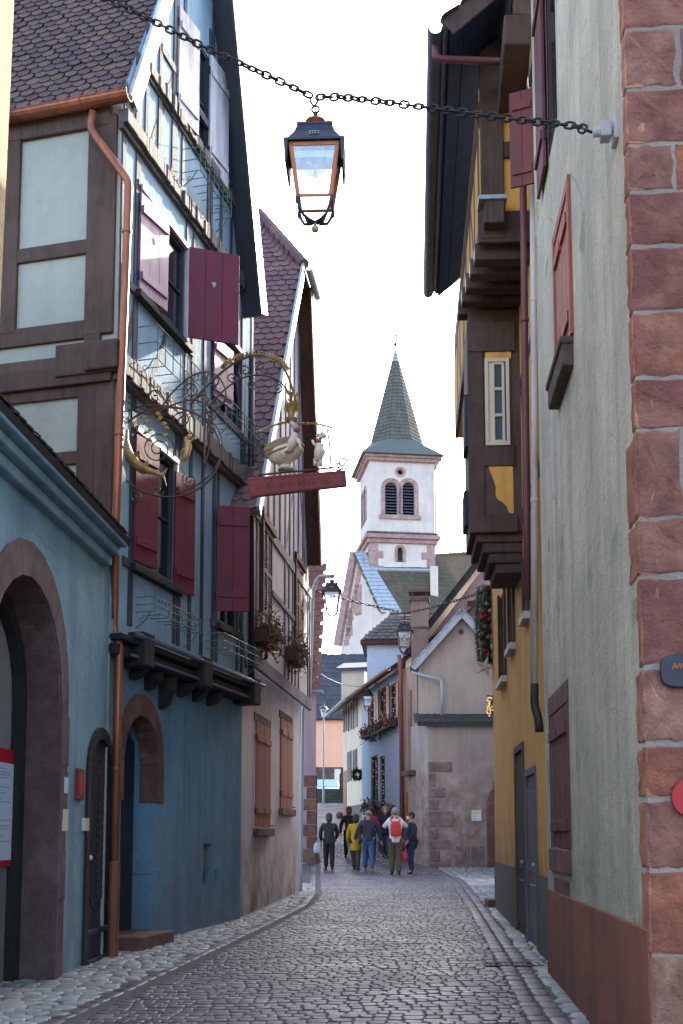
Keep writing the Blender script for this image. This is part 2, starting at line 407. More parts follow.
# ---------------------------------------------------------------- ground, paving
def lerp_pts(pts, Y):
    for (y0,x0),(y1,x1) in zip(pts, pts[1:]):
        if Y <= y1 or (y1,x1) == pts[-1]:
            return x0+(x1-x0)*(Y-y0)/(y1-y0)
KL = [(3,-2.62),(8.9,-2.27),(10.98,-1.97),(16,-1.28),(20.5,-.72),(23.5,-.62),(27,-.70),(36,-.9),(60,-2.0)]   # left kerb line
WL = [(3,-3.6),(9,-3.1),(13,-2.62),(17.7,-1.68),(24,-.9),(25,-.9),(35,-.80),(45,-1.2),(60,-2.0)]
KR = [(3,1.36),(9.3,1.66),(13,1.93),(20,2.43),(24.5,2.72),(28,2.95),(31,3.0),(34,2.6),(38,2.0),(60,.4)]  # right gutter
WR = [(3,1.62),(9.3,2.0),(12.8,2.3),(20,2.78),(21,3.2),(33.8,6.4),(34,2.75),(37,2.3),(44,.7),(50,.1),(60,-.2)]
t = NT('ground_soil'); t.col(t.mix(t.noise(3,7), (.075,.067,.07,1), (.11,.10,.10,1))); t.rough(.95); t.bump(t.noise(20,6), .6, .02)
g = MB(); Ys = [-200,-20,0,5,10,15,20,25,30,31,32,33,34,35,36,37,38,40,42,45,50,55,60,80,120,300,1500]
vs = []; 
for Y in Ys:
    for X in (-900,-30,-6,0,6,30,900): vs.append((X,Y,gz(Y)-.004))
g.add(vs, [(i*7+j,i*7+j+1,(i+1)*7+j+1,(i+1)*7+j) for i in range(len(Ys)-1) for j in range(6)])
g.build('ground', M['ground_soil'], kind='structure')
def sett_mat(name, stops, r0, r1):
    t = NT(name); a = t.n('Attribute'); a.attribute_name='rnd'
    k = t.ramp(a.outputs['Fac'], stops)
    k = t.mix(t.ramp(t.noise(25,6),[(.35,(0,0,0)),(.75,(.7,.7,.7))]), k, darker(stops[1][1],.55))
    k = t.mix(t.ramp(t.noise(.55,6),[(.4,(0,0,0)),(.68,(.6,.6,.6))]), k, darker(stops[0][1],.75))
    t.col(k); r = t.n('MapRange'); r.inputs[1].default_value=.3; r.inputs[2].default_value=.7; r.inputs[3].default_value=r0; r.inputs[4].default_value=r1
    t.link(t.noise(1.2,7), r.inputs[0]); t.rough(r.outputs[0]); t.bump(t.noise(70,5), .5, .006)
sett_mat('road_setts', [(0,(.080,.070,.084,1)),(.5,(.115,.102,.120,1)),(.9,(.16,.145,.163,1)),(1,(.28,.265,.27,1))], .36, .62)
sett_mat('pale_setts', [(0,(.23,.235,.24,1)),(.5,(.33,.335,.335,1)),(.85,(.41,.415,.41,1)),(1,(.52,.52,.50,1))], .45, .75)
def sett(mb, c, ax, ay, w, d, h, rng, hi=True):
    """one rounded paving stone: centre c=(x,y), half axes directions, size w x d, crown height h"""
    k = 8 if hi else 4; rings = ((1.03,-.004),(.98,h*.4),(.80,h)) if hi else ((1.02,-.004),(.90,h))
    b = len(mb.v); e = .5 if hi else 1.0
    tx, ty = rng.uniform(-.02,.02), rng.uniform(-.022,.022); jit = [rng.uniform(.9,1.06) for _ in range(k)]
    dz = rng.uniform(-.0012,.002)
    for s_, z in rings:
        for j in range(k):
            if hi:
                lx, ly = ((.98,.66),(.70,.98),(-.70,.98),(-.98,.66),(-.98,-.66),(-.70,-.98),(.70,-.98),(.98,-.66))[j]
            else: lx, ly = ((1,1),(-1,1),(-1,-1),(1,-1))[j]
            lx *= w/2*s_*jit[j]; ly *= d/2*s_*jit[j]
            X = c[0]+ax[0]*lx+ay[0]*ly; Y = c[1]+ax[1]*lx+ay[1]*ly
            mb.v.append(Vector((X, Y, gz(Y)+z+dz+tx*lx+ty*ly)))
    r = rng.random()
    mb.cr = r
    for i in range(len(rings)-1):
        for j in range(k): mb.face([b+i*k+j,b+i*k+(j+1)%k,b+(i+1)*k+(j+1)%k,b+(i+1)*k+j])
    mb.face([b+(len(rings)-1)*k+j for j in range(k)]); mb.cr = None
rng = random.Random(3)
road = MB(); Y = 5.0
while Y < 56:
    rd = rng.uniform(.105,.15) if Y < 30 else rng.uniform(.2,.26)
    bow = .035
    xl = lerp_pts(KL,Y)+.16; xr = lerp_pts(KR,Y)-.17
    X = xl+rng.uniform(0,.06)
    while X < xr:
        ww = min(rng.choice((.08,.10,.11,.12,.13,.15,.18))*(1 if Y<30 else 1.4), max(.08,xr-X))
        if Y < 9 and (X < -2.2 or X > 1.8): X += ww; continue
        Yc = Y + bow*math.sin(X*1.3)*2 + rng.uniform(-.02,.02) + .09*X
        sett(road, (X+ww/2, Yc), (1,-.06), (.06,1), ww*.97, rd*rng.uniform(.93,1.0), rng.uniform(.001,.0045), rng, Y < 22)
        X += ww+.003
    Y += rd+.004
for side, K, offs in (('l',KL,(.0,)),('r',KR,(-.08,.09))):       # gutter courses laid lengthwise
    for off in offs:
        Y = 5.0
        while Y < 46:
            L = rng.uniform(.22,.40); x0, x1 = lerp_pts(K,Y)+off, lerp_pts(K,Y+L)+off
            dx, dy = x1-x0, L; q = sqrt(dx*dx+dy*dy)
            sett(road, ((x0+x1)/2, Y+L/2), (dy/q,-dx/q), (dx/q,dy/q), .150, L*.97, .007, rng, Y < 30); Y += L+.012
road.build('road', M['road_setts'], kind='structure', smooth=True)
pv = MB()
def strip(A, B, off, Y0, Y1, s0, s1, inset=.0):
    Y = Y0
    while Y < Y1:
        rd = rng.uniform(s0,s1); xa, xb = lerp_pts(A,Y), lerp_pts(B,Y); xa, xb = min(xa,xb), max(xa,xb)
        X = xa+off+rng.uniform(-.03,.03)
        while X < xb-.05+inset:
            ww = rng.uniform(s0,s1)*1.15
            sett(pv, (X+ww/2, Y+rd/2+rng.uniform(-.03,.03)), (cos(.3),sin(rng.uniform(-.3,.3))), (rng.uniform(-.3,.3),1), ww*.97, rd*.99, rng.uniform(.006,.016), rng, Y < 30)
            X += ww
        Y += rd
strip(WL, [(y,x-.09) for y,x in KL], -.5, 5, 27, .12,.19)
strip([(y,x+.19) for y,x in KR], WR, 0, 5, 30.2, .12,.20, .15)
strip([(30,3.05),(34.5,2.9)], [(30,6.2),(34.5,7.5)], 0, 30.2, 34, .16,.24)
pv.build('pavement', M['pale_setts'], kind='structure', smooth=True)
dg=thing('drain_grate','small rusty iron drain grate set in the right-hand gutter by the ochre house','drain grate',(lerp_pts(KR,12.2),12.2,gz(12.2)))
_p=Pl(lerp_pts(KR,12.2)-.32,12.2,1,.04,1); _m=MB()
for a_,b_,c_,d_ in ((0,.62,-.16,-.13),(0,.62,.13,.16),(0,.03,-.13,.13),(.59,.62,-.13,.13)): _m.hexa([_p.P(u,gz(12.2)-.02,n) for u,n in ((a_,c_),(b_,c_),(b_,d_),(a_,d_))]+[_p.P(u,gz(12.2)+.014,n) for u,n in ((a_,c_),(b_,c_),(b_,d_),(a_,d_))])
_m.build('frame',M['black_iron'],dg); _m=MB()
for i in range(9):
    a_=.06+i*.058; _m.hexa([_p.P(u,gz(12.2)-.02,n) for u,n in ((a_,-.13),(a_+.025,-.13),(a_+.025,.13),(a_,.13))]+[_p.P(u,gz(12.2)+.011,n) for u,n in ((a_,-.13),(a_+.025,-.13),(a_+.025,.13),(a_,.13))])
_m.build('bars',M['rubble_stone'],dg)
# ================================================================ shared builders
def roof_tiles(mb, O, a, b, nn, W, S, tw, ex, keep=None, thick=.016, jit=.01):
    """scale-shaped clay tiles laid from corner O: a along the eave, b up the slope, nn off the slope"""
    rows = int(S/ex)+1
    shp = [(-.48,.34),(-.36,.12),(0,0),(.36,.12),(.48,.34)]
    for j in range(rows):
        off = tw/2 if j % 2 else 0
        for i in range(int(W/tw)+2):
            x = i*tw+off; s = j*ex
            if x > W+tw*.3 or (keep and not keep(x, s+ex*.5)): continue
            x += random.uniform(-jit,jit); s += random.uniform(-jit,jit); lift = random.uniform(0,.008)
            c = O + a*x + b*s; top = min(ex*1.75, S-s+.03)
            low = [c + a*(px_*tw) + b*(py_*tw) + nn*(.034+lift) for px_,py_ in shp]
            hi_ = [c + a*(.48*tw)+b*top+nn*.006, c - a*(.48*tw)+b*top+nn*.006]
            und = [p - nn*thick for p in low]
            mb.add(low+hi_+und, [(0,1,2,3,4,5,6),(0,7,8,1),(1,8,9,2),(2,9,10,3),(3,10,11,4)])
def slab(mb, O, a, b, nn, W, S, th=.08):
    p = [O, O+a*W, O+a*W+b*S, O+b*S]
    mb.hexa([q-nn*th for q in p]+p)
def window(parent, pl, u0,u1,z0,z1, n, frame='brown_timber', glass='window_glass', depth=.18, bars=1, rows=2, fw=.05):
    f = MB()
    for a,b,c,d in ((u0,u0+fw,z0,z1),(u1-fw,u1,z0,z1),(u0+fw,u1-fw,z0,z0+fw),(u0+fw,u1-fw,z1-fw,z1)): f.box(pl,a,b,c,d,n-depth,n-depth+.06)
    for i in range(bars):
        c = u0+(u1-u0)*(i+1)/(bars+1); f.box(pl,c-.02,c+.02,z0+fw,z1-fw,n-depth+.004,n-depth+.05)
    for i in range(1,rows):
        c = z0+(z1-z0)*i/rows; f.box(pl,u0+fw,u1-fw,c-.012,c+.012,n-depth+.008,n-depth+.04)
    o = f.build('window', M[frame], parent)
    g = MB(); g.box(pl,u0+.01,u1-.01,z0+.01,z1-.01,n-depth-.02,n-depth+.012); g.build('pane', M[glass], o)
    return o
def leaf(parent, P0, d, z0, z1, w, mat, th=.035, label=None, battens=True, name='shutter', heart=False):
    """board shutter leaf hinged at P0 (x,y), running along the horizontal direction d"""
    pl = Pl(P0[0],P0[1],d[0],d[1]); mb = MB(); k = max(2,int(round(w/.24)))
    for i in range(k):
        mb.box(pl, w*i/k+.0015, w*(i+1)/k-.0015, z0, z1, -th/2+random.uniform(0,.003), th/2-random.uniform(0,.003))
    if battens:
        for q in (.16,.84):
            z = z0+(z1-z0)*q; mb.box(pl,.03,w-.03,z-.05,z+.05,-th/2-.022,th/2+.022)
    o = mb.build(name, M[mat], parent, bevel=.004, label=label)
    if heart:
        zc = z0+(z1-z0)*.62; h = MB()
        h.prism(pl, [(w/2-.035,zc+.03),(w/2,zc-.05),(w/2+.035,zc+.03),(w/2,zc+.04)], -th/2-.003, th/2+.003); h.build('cut_out', M['white_worn_sunlit_paint'], o)
    hg = MB()
    for q in (.15,.85):
        z = z0+(z1-z0)*q; hg.tube([(P0[0],P0[1],z-.06),(P0[0],P0[1],z+.06)], .013, 6)
    hg.build('hinge', M['black_iron'], o)
    return o
def grille(parent, pl, u0,u1,z0,z1, n0, out, mat='green_iron', k=7, r=.008):
    mb = MB(); P = pl.P
    for z in (z0, (z0+z1)/2, z1):
        mb.tube([P(u0,z,n0),P(u0,z,n0+out),P(u1,z,n0+out),P(u1,z,n0)], r, 5)
    for i in range(k+1):
        u = u0+(u1-u0)*i/k
        mb.tube([P(u,z1,n0+out),P(u,z0,n0+out)], r*.8, 5); mb.tube([P(u,z0,n0+out),P(u,z0,n0)], r*.8, 5)
    for i in range(k):                                   # little scrolls between the bars
        u = u0+(u1-u0)*(i+.5)/k; zz = (z0+z1)/2
        mb.tube([P(u+.035*(1-t/14)*cos(t*.9),zz+(z1-z0)*.25+.035*(1-t/14)*sin(t*.9),n0+out) for t in range(11)], r*.55, 4)
    for u in (u0,u1):                                    # brackets curling to the wall
        mb.tube([P(u,z0,n0+out*.8),P(u,z0-.10,n0+out*.55),P(u,z0-.16,n0+out*.25),P(u,z0-.20,n0+.01)], r, 5)
        mb.tube([P(u,z0-.10+.03*sin(t*.8),n0+out*.35+.03*cos(t*.8)) for t in range(8)], r*.6, 4)
    return mb.build('flower_grille', M[mat], parent)
def pipe(parent, pts, r, mat, name='downpipe', brackets=(), seg=10):
    mb = MB(); mb.tube(pts, r, seg)
    o = mb.build(name, M[mat], parent, smooth=True)
    if brackets:
        b = MB()
        for p in brackets: b.lathe(Vector(p)-Vector((0,0,.02)), [(r*1.22,0),(r*1.22,.04)], seg)
        b.build('pipe_clip', M[mat], o)
    return o
def smooth_pts(pts, k=4):
    """rounds the corners of a polyline a little"""
    out = [Vector(pts[0])]; pts = [Vector(p) for p in pts]
    for a,b,c in zip(pts,pts[1:],pts[2:]):
        r = min((a-b).length,(c-b).length,.16)*.5
        p, q = b+(a-b).normalized()*r, b+(c-b).normalized()*r
        for i in range(k+1):
            t = i/k; out.append(p*(1-t)**2+b*2*t*(1-t)+q*t*t)
    out.append(pts[-1]); return out
def gutter(parent, A, B, r, mat, up=(0,0,1), name='gutter'):
    """half-round gutter between two points, open upwards"""
    A, B = Vector(A), Vector(B); t = (B-A).normalized(); s_ = t.cross(Vector(up)).normalized(); u_ = Vector((0,0,1))
    mb = MB(); k = 9; vs = []
    for p in (A,B):
        for rr in (r, r*.88):
            for i in range(k): an = pi+pi*i/(k-1); vs.append(p+s_*cos(an)*rr+u_*sin(an)*rr)
    fs = []
    for i in range(k-1):
        fs += [(i,i+1,i+1+2*k,i+2*k),(k+i,k+i+1,k+i+1+2*k,k+i+2*k),(i,i+1,k+i+1,k+i),(2*k+i,2*k+i+1,3*k+i+1,3*k+i)]
    fs += [(0,k,3*k,2*k),(k-1,2*k-1,4*k-1,3*k-1)]
    mb.add(vs, fs); mb.tube([A+s_*r, B+s_*r], r*.13, 6); mb.tube([A-s_*r,B-s_*r], r*.1, 6)
    return mb.build(name, M[mat], parent, smooth=False)
def timbers(parent, pl, hs, vs_, brs, n, mat, name='timber_frame', proud=.03):
    mb = MB()
    for z,u0,u1,w in hs: mb.bar(pl,(u0,z+random.uniform(-.012,.012)),(u1,z+random.uniform(-.012,.012)),w,n-.03,n+proud+random.uniform(0,.008))
    for u,z0,z1,w in vs_: mb.bar(pl,(u+random.uniform(-.015,.015),z0),(u+random.uniform(-.015,.015),z1),w,n-.03,n+proud-.012+random.uniform(0,.007))
    for a,b,w in brs: mb.bar(pl,a,b,w,n-.03,n+proud-.024+random.uniform(0,.006))
    return mb.build(name, M[mat], parent, bevel=.006)
# ================================================================ sand-coloured house at the left edge
A = thing('stone_house', 'sunlit sand-coloured rough wall of the nearest house at the left edge', 'house', (-3.6,6,gz(6)))
pa = Pl(-2.975,3.0, .0386*1100/1100+.025,1)
xe,_ = pa.uv(-26,835); xt,zt_ = pa.uv(17,-60)
m_ = MB(); m_.wall(pa, [(0,-.3),(xe,-.3),(xt,zt_),(0,zt_)])
a,b = pa.P(xe,-.3), pa.P(xt,zt_); back = Vector((-5,.3,0)); m_.add([a,b,b+back,a+back],[(0,1,2,3)]); m_.build('wall', M['sand_plaster'], A)
# ================================================================ low blue house with the big arch
B = thing('blue_archway_house', 'low blue house with a big stone carriage arch at the left', 'house', (-3.4,10.5,gz(10.5)))
def ground_u(px, vp, Y): return (px-341.5)/FPX*Y
bY = 12.0; bX = (85-341.5)/FPX*bY
pb = Pl(bX,bY,62.5/FPX,1)
zb = pb.uv(128,548,.28)[1]; ub0 = -3.6; ub1 = 1.12
ar = pb.uv(57,800)[0]; za = pb.uv(29,577)[1]; zsp = pb.uv(57,700)[1]; ac = pb.uv(28.5,620)[0]; al = 2*ac-ar
d0,d1 = pb.uv(84,850)[0], pb.uv(111,850)[0]; dt = pb.uv(100,727)[1]; ds = pb.uv(111,775)[1]
hole1 = arch(al,ar,-.25,zsp,za-zsp); hole2 = arch(d0+.06,d1-.06,.12,ds,dt-ds-.06)
m_ = MB(); m_.wall(pb, rectp(ub0,ub1,-.3,zb+.2), [hole1,hole2], 0, .40)
m_.build('wall', M['blue_plaster'], B)
m_ = MB(); so_ = .24
ring(m_, pb, hole1, arch(al-so_,ar+so_,-.25,zsp+.04,za-zsp+.30), -.02, .025)
for z_ in (.95, 1.75, 2.3):
    m_.box(pb, ar-.003, ar+so_+random.uniform(.0,.05), z_, z_+.5, -.01, .032)
m_.build('arch_surround', M['purple_sandstone'], B, bevel=.008)
m_ = MB()                                                    # stone lining inside the arch, in front of the plaster reveal
k = len(hole1)
for i in range(1,k):
    j = (i+1)%k; p,q = hole1[i],hole1[j]; c_ = ((al+ar)/2, zsp-.6)
    sh = lambda a:(a[0]+(c_[0]-a[0])*.012, a[1]+(c_[1]-a[1])*.006)
    m_.add([pb.P(*sh(p),.0),pb.P(*sh(q),.0),pb.P(*sh(q),-.34),pb.P(*sh(p),-.34)],[(0,1,2,3)])
m_.build('arch_lining', M['purple_sandstone'], B)
m_ = MB(); inner = arch(al+.16,ar-.16,-.2,zsp,za-zsp-.16); ring(m_, pb, inner, hole1, -.42,-.33); m_.build('gate_frame', M['black_timber'], B)
m_ = MB(); m_.wall(pb, rectp(al-.2,ar+.2,-.2,za+.2), [], -.44); m_.build('gate_board', M['flood_grey'], B)
m_ = MB(); bp = pb; bn = -.40
u0,u1,z0,z1 = bp.rect(-16,18,744,868,bn); u0,u1=min(u0,u1),max(u0,u1)
m_.box(bp,u0,u1,z0,z1,bn-.03,bn)
mbn = m_.build('menu_board', M['vivid_red'], B)
m_ = MB(); m_.box(bp,u0+.05,u1-.02,z0+.06,z1-.14,bn-.02,bn+.006); m_.build('menu_sheet', M['paper_white'], mbn)
m_ = MB()
z_ = z1-.2; rr = random.Random(5)
while z_ > z0+.1:
    L_ = rr.uniform(.25,.85); m_.box(bp,u0+.10,u0+.10+(u1-u0-.2)*L_,z_,z_+.010,bn,bn+.008); z_ -= rr.choice((.028,.028,.035,.06))
m_.build('menu_lines', M['paper_ink'], mbn)
# small arched door
dr = thing  # (kept as parts of the house)
m_ = MB(); ring(m_, pb, arch(d0+.13,d1-.13,.12,ds,dt-ds-.14), arch(d0,d1,.12,ds,dt-ds), -.16, .03)
dd = m_.build('door', M['black_timber'], B, bevel=.008)
m_ = MB(); m_.prism(pb, arch(d0+.10,d1-.10,.14,ds,dt-ds-.12), -.12,-.025); m_.build('door_leaf', M['oak_door'], dd)
m_ = MB(); cu = (d0+d1)/2; z_ = .75
while z_ < dt-.35:
    for s_ in (-1,1):
        hw = (d1-d0)/2-.17
        m_.bar(pb,(cu+s_*.015,z_),(cu+s_*hw,z_+.30),.055,-.04,-.008)
    z_ += .085
m_.build('chevron_boards', M['oak_door'], dd, bevel=.004)
m_ = MB(); m_.box(pb,d0+.14,d1-.14,.16,.50,-.05,-.012); m_.box(pb,d0+.12,d1-.12,.50,.56,-.05,.03); m_.box(pb,d0+.12,d1-.12,.14,.24,-.05,.045); m_.build('kick_board', M['navy_paint'], dd, bevel=.01)
m_ = MB(); m_.ball(pb.P(d0+.17,1.35,.02),.03); m_.build('handle', M['gilt_pale'], dd, smooth=True)
for nm,(x0,x1,yt,yb),mt in (('red_plaque',(76.5,83,768,799),'sign_red'),('letter_plate',(61.5,67,809,831),'ivory_plate'),('bell_plate',(83.5,88,818,831),'ivory_plate'),('small_plate',(63,67,777,793),'paper_white')):
    u0,u1,z0,z1 = pb.rect(x0,x1,yt,yb,.02); m_ = MB(); m_.box(pb,u0,u1,z0,z1,-.01,.035); o_ = m_.build(nm, M[mt], B, bevel=.004)
    if nm=='red_plaque':
        q = MB(); q.box(pb,u0+.03,u1-.03,z0+.05,z1-.05,.03,.041); q.build('plaque_face', M['vivid_red'], o_)
# eave cornice and tiles
ubc = pb.uv(128,550,.28)[0]
m_ = MB()
for n1,za_,zb_ in ((.10,-.22,-.10),(.19,-.10,.0),(.28,0,.10)): m_.box(pb,ub0,ubc,zb+za_,zb+zb_,-.05,n1)
m_.build('cornice', M['blue_plaster'], B, bevel=.02)
tn = math.tan(radians(36)); bdir = (-pb.n+Vector((0,0,tn))).normalized(); bnn = (pb.n*tn+Vector((0,0,1))).normalized()
O = pb.P(ub0,zb+.09,.32); m_ = MB(); slab(m_,O,pb.u,bdir,bnn,ubc-ub0+.03,4.2); m_.cr=None
roof_tiles(m_,O,pb.u,bdir,bnn,ubc-ub0-.05,1.6,.17,.15); m_.build('roof', M['dark_tiles'], B)
m_ = MB(); p_ = Pl(*pb.P(ub1,0)[:2], -pb.n.x,-pb.n.y, 1)
m_.prism(p_,[(0,-.2),(3.4,-.2),(3.4,zb+3.4*tn-.1),(0,zb-.05)],-.02,.0); m_.build('end_wall', M['blue_plaster'], B)
# ================================================================ tall half-timbered house
C = thing('half_timbered_house', 'tall blue half-timbered gabled house with maroon shutters and copper downpipe', 'house', (-3.2,15.4,gz(15.4)))
cX, cY = (110-341.5)/FPX*13.2, 13.2
pc = Pl(cX,cY,288.5/FPX,1); LC = 4.62; NU = .14; UO = -.36
zL3 = pc.uv(125,632,NU)[1]; zL2 = pc.uv(124,373,NU)[1]; zL1 = pc.uv(126,124,NU)[1]; zL0 = pc.uv(152,80,NU)[1]
ze = pc.uv(133,100,.2)[1]; ue = pc.uv(133,100,.2)[0]
u2,z2 = pc.uv(165,0,.2); tanC = (z2-ze)/(u2-ue); UC = (UO+LC)/2; zr = ze+tanC*(UC-ue)
def R(px0,px1,yt,yb,n=NU): return pc.rect(px0,px1,yt,yb,n)
# ground floor with the arched doorway
g0,g1 = pc.uv(121,800)[0], pc.uv(157,800)[0]; gt = pc.uv(143,714)[1]; gs = pc.uv(157,765)[1]
gh = arch(g0,g1,.22,gs,gt-gs)
nich = [pc.rect(203,211.5,844,884), pc.rect(214.5,218.5,870,888)]
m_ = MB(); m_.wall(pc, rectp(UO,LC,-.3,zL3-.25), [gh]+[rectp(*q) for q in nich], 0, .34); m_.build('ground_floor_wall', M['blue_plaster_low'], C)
m_ = MB(); m_.wall(pc, rectp(g0-.1,g1+.1,.0,gt+.1), [], -.345); o_ = m_.build('door', M['oak_door'], C)
m_ = MB(); m_.box(pc,g0+.05,g0+.55,.25,gt-.3,-.33,-.30); m_.box(pc,g0+.58,g1-.05,.25,gt-.3,-.33,-.305); m_.build('door_leaf', M['navy_paint'], o_, bevel=.01)
for q in nich:
    m_ = MB(); m_.box(pc,q[0]-.02,q[1]+.02,q[2]-.02,q[3]+.02,-.36,-.10); o_=m_.build('meter_niche', M['blue_plaster_low'], C)
m_ = MB(); q=nich[0]; m_.box(pc,q[0]+.05,q[1]-.05,q[2]+.3*(q[3]-q[2]),q[3]-.08,-.11,-.06); m_.build('meter_cover', M['flood_grey'], C)
m_ = MB(); zc = pc.uv(159,803)[1]
inn = arch(g0+.02,g1-.02,zc,gs,gt-gs-.03); ring(m_, pc, inn, arch(g0-.16,g1+.16,zc-.003,gs+.02,gt-gs+.24), -.25, .03); m_.build('arch_surround', M['brown_sandstone'], C, bevel=.012)
m_ = MB(); m_.box(pc,g0-.02,g1-.05,-.2,.38,-.34,.30); m_.build('doorstep', M['brown_sandstone'], C, bevel=.02)
# upper gable wall, windows cut out
W = dict(attic=R(178,209,2,116), second=R(139,185.5,189,292), second_far=R(213,241,322,404), first=R(134,174,431,563), first_far=R(218,236,520,622))
holes = [rectp(*q) for q in W.values()]
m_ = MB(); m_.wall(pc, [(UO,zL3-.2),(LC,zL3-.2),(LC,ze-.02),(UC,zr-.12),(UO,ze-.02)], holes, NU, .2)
m_.build('gable_wall', M['pale_blue_plaster'], C)
for q in W.values():
    window(C, pc, *q, NU, frame='slate_timber', depth=.075)
# ledges (moulded, worn)
def ledge(z, h, n1, mat='worn_ledge_timber', name='ledge', u0=UO-.05, u1=LC+.05):
    m_ = MB(); k = 9
    for i in range(k):
        a = u0+(u1-u0)*i/k; b = u0+(u1-u0)*(i+1)/k+.001
        m_.box(pc,a,b,z-h/2+random.uniform(-.015,.015),z+h/2+random.uniform(-.02,.02),NU-.02,n1+random.uniform(-.012,.012))
    for i in range(34):
        u = random.uniform(u0,u1-.15); m_.box(pc,u,u+random.uniform(.04,.16),z-h/2-random.uniform(.0,.04),z+h/2+random.uniform(-.03,.03),NU,n1+random.uniform(.0,.022))
    m_.box(pc,u0,u1,z-h/2-.07,z-h/2+.01,NU-.02,n1-.045)
    return m_.build(name, M[mat], C, bevel=.012)
ledge(zL1,.20,NU+.10); ledge(zL2,.24,NU+.14); ledge(zL0+.05,.16,NU+.08,u0=UO+(zL0+.05-ze)/tanC+.25,u1=LC-(zL0+.05-ze)/tanC)
tl = []; tv = []; tb = []
for za_,zb_ in ((zL3,zL2),(zL2,zL1)):
    cand = [UO+.08,.12,.45,.80,1.12,1.62,2.0,2.45,2.9,3.3,3.75,4.15,LC-.09]
    for u in cand:
        if any(q[0]-.05 < u < q[1]+.05 and q[2] < zb_ and q[3] > za_ for q in W.values()): continue
        tv.append((u,za_+.1,zb_-.1,.10))
    for q in W.values():
        if za_ < (q[2]+q[3])/2 < zb_:
            tv += [(q[0]-.05,za_+.1,zb_-.1,.09),(q[1]+.05,za_+.1,zb_-.1,.09)]
            tl += [(q[3]+.05,q[0]-.1,q[1]+.1,.09),(q[2]-.05,q[0]-.3,q[1]+.3,.12)]
tb += [((UO+.2,zL2+.15),(.3,zL2+1.5),.11),((2.55,zL2+.15),(3.3,zL2+1.7),.10),((3.8,zL2+1.6),(4.4,zL2+.2),.10),((3.3,zL3+1.6),(4.35,zL2-.3),.10),((4.4,zL3+.2),(3.9,zL3+1.2),.10),((.62,zL2+.2),(1.1,zL2+1.1),.10)]
def gz_top(u): return ze-.02+(zr-ze-.1)*(1-abs(u-UC)/(LC-UC))
for u in (UO+.1,.05,.35,.75,1.2,1.55,2.65,3.05,3.5,3.95,4.3):
    tv.append((u,zL1+.05,gz_top(u),.10))
tl += [(zL1+1.75,.75,3.9,.12)]; q=W['attic']; tv += [(q[0]-.05,zL1+.1,q[3]+.5,.09),(q[1]+.05,zL1+.1,q[3]+.5,.09)]
tb += [((.5,zL1+.2),(1.3,zL1+1.9),.10),((4.1,zL1+.2),(3.3,zL1+1.9),.10)]
timbers(C, pc, tl, tv, tb, NU, 'slate_timber', proud=.026)
# window trims, the sunlight on them painted in as white
m_ = MB()
for kq in ('second','first','second_far'):
    q = W[kq]; m_.box(pc,q[0]-.02,q[1]+.06,q[3],q[3]+.07,NU-.02,NU+.05); m_.box(pc,q[1],q[1]+.06,q[2],q[3],NU-.02,NU+.045)
m_.each('window_trim', M['white_worn_sunlit_paint'], C, bevel=.006)
# shutters
def leaf_on(px0, yt, yb, w, mat, turn, px_side=1, n=NU+.03, heart=False, label=None):
    """leaf hinged where the photo shows its inner edge; turn = angle off the wall in degrees, +u side or -u side"""
    u,_ = pc.uv(px0,(yt+yb)/2,n); z0 = pc.uv(px0,yb,n)[1]; z1 = pc.uv(px0,yt,n)[1]
    d = pc.u*px_side*cos(radians(turn))+pc.n*sin(radians(turn))
    return leaf(C, pc.P(u,0,n), d, z0, z1, w, mat, heart=heart, label=label)
sh = W['second'][1]-W['second'][0]
leaf_on(139.5,191,291,sh*.44,'maroon_sheen_paint',9,1,heart=True,label='maroon shutter leaf, its sheen painted in as mauve, standing slightly ajar at the second floor window')
def facing_leaf(xa,yta,yba,xb,mat,heart=False,label=None,ang=20):
    u,_ = pc.uv(xa,(yta+yba)/2,NU+.03); P0 = pc.P(u,0,NU+.03); z1 = pc.uv(xa,yta,NU+.03)[1]; z0 = pc.uv(xa,yba,NU+.03)[1]
    d = Vector((cos(radians(ang)),sin(radians(ang)),0)); r = (xb-341.5)/FPX       # leaf reaches to the sight line of xb
    w_ = (r*P0.y-P0.x)/(d.x-r*d.y)
    w_ = w_*(1.0)
    return leaf(C, P0, d, z0, z1, w_, mat, heart=heart, label=label, battens=not heart)
facing_leaf(188,246,338,234,'maroon_paint',True,'maroon shutter standing open square to the street with a pale heart cut-out')
facing_leaf(216.5,505,611,247.5,'maroon_paint',False,'lower maroon shutter standing open square to the street',ang=12)
leaf_on(134.5,433,561,(W['first'][1]-W['first'][0])*.42,'maroon_paint',9,1)
leaf_on(174.5,470,590,(W['first'][1]-W['first'][0])*.40,'maroon_paint',10,1)
leaf_on(213.5,335,396,.62,'maroon_sheen_paint',7,1)
leaf_on(178.5,4,114,.56,'white_worn_sunlit_paint',8,1,label='attic window shutter with the sunlight put into its white colour')
leaf_on(209.5,52,168,.62,'white_worn_sunlit_paint',6,1)
m_ = MB()
for kq in ('second','first','first_far'):
    q = W[kq]; m_.box(pc,q[0]-.12,q[1]+.12,q[2]-.13,q[2]-.03,NU-.02,NU+.10)
m_.each('window_sill', M['black_timber'], C, bevel=.012)
for (px0,px1,yt,yb) in ((190,222,148,172),(146,198,326,360),(222,255,402,424),(143,190,597,612),(213,250,633,648)):
    u0,u1,z0,z1 = R(px0,px1,yt,yb,NU+.12); grille(C, pc, u0, u1, z0, z1, NU+.02, .26)
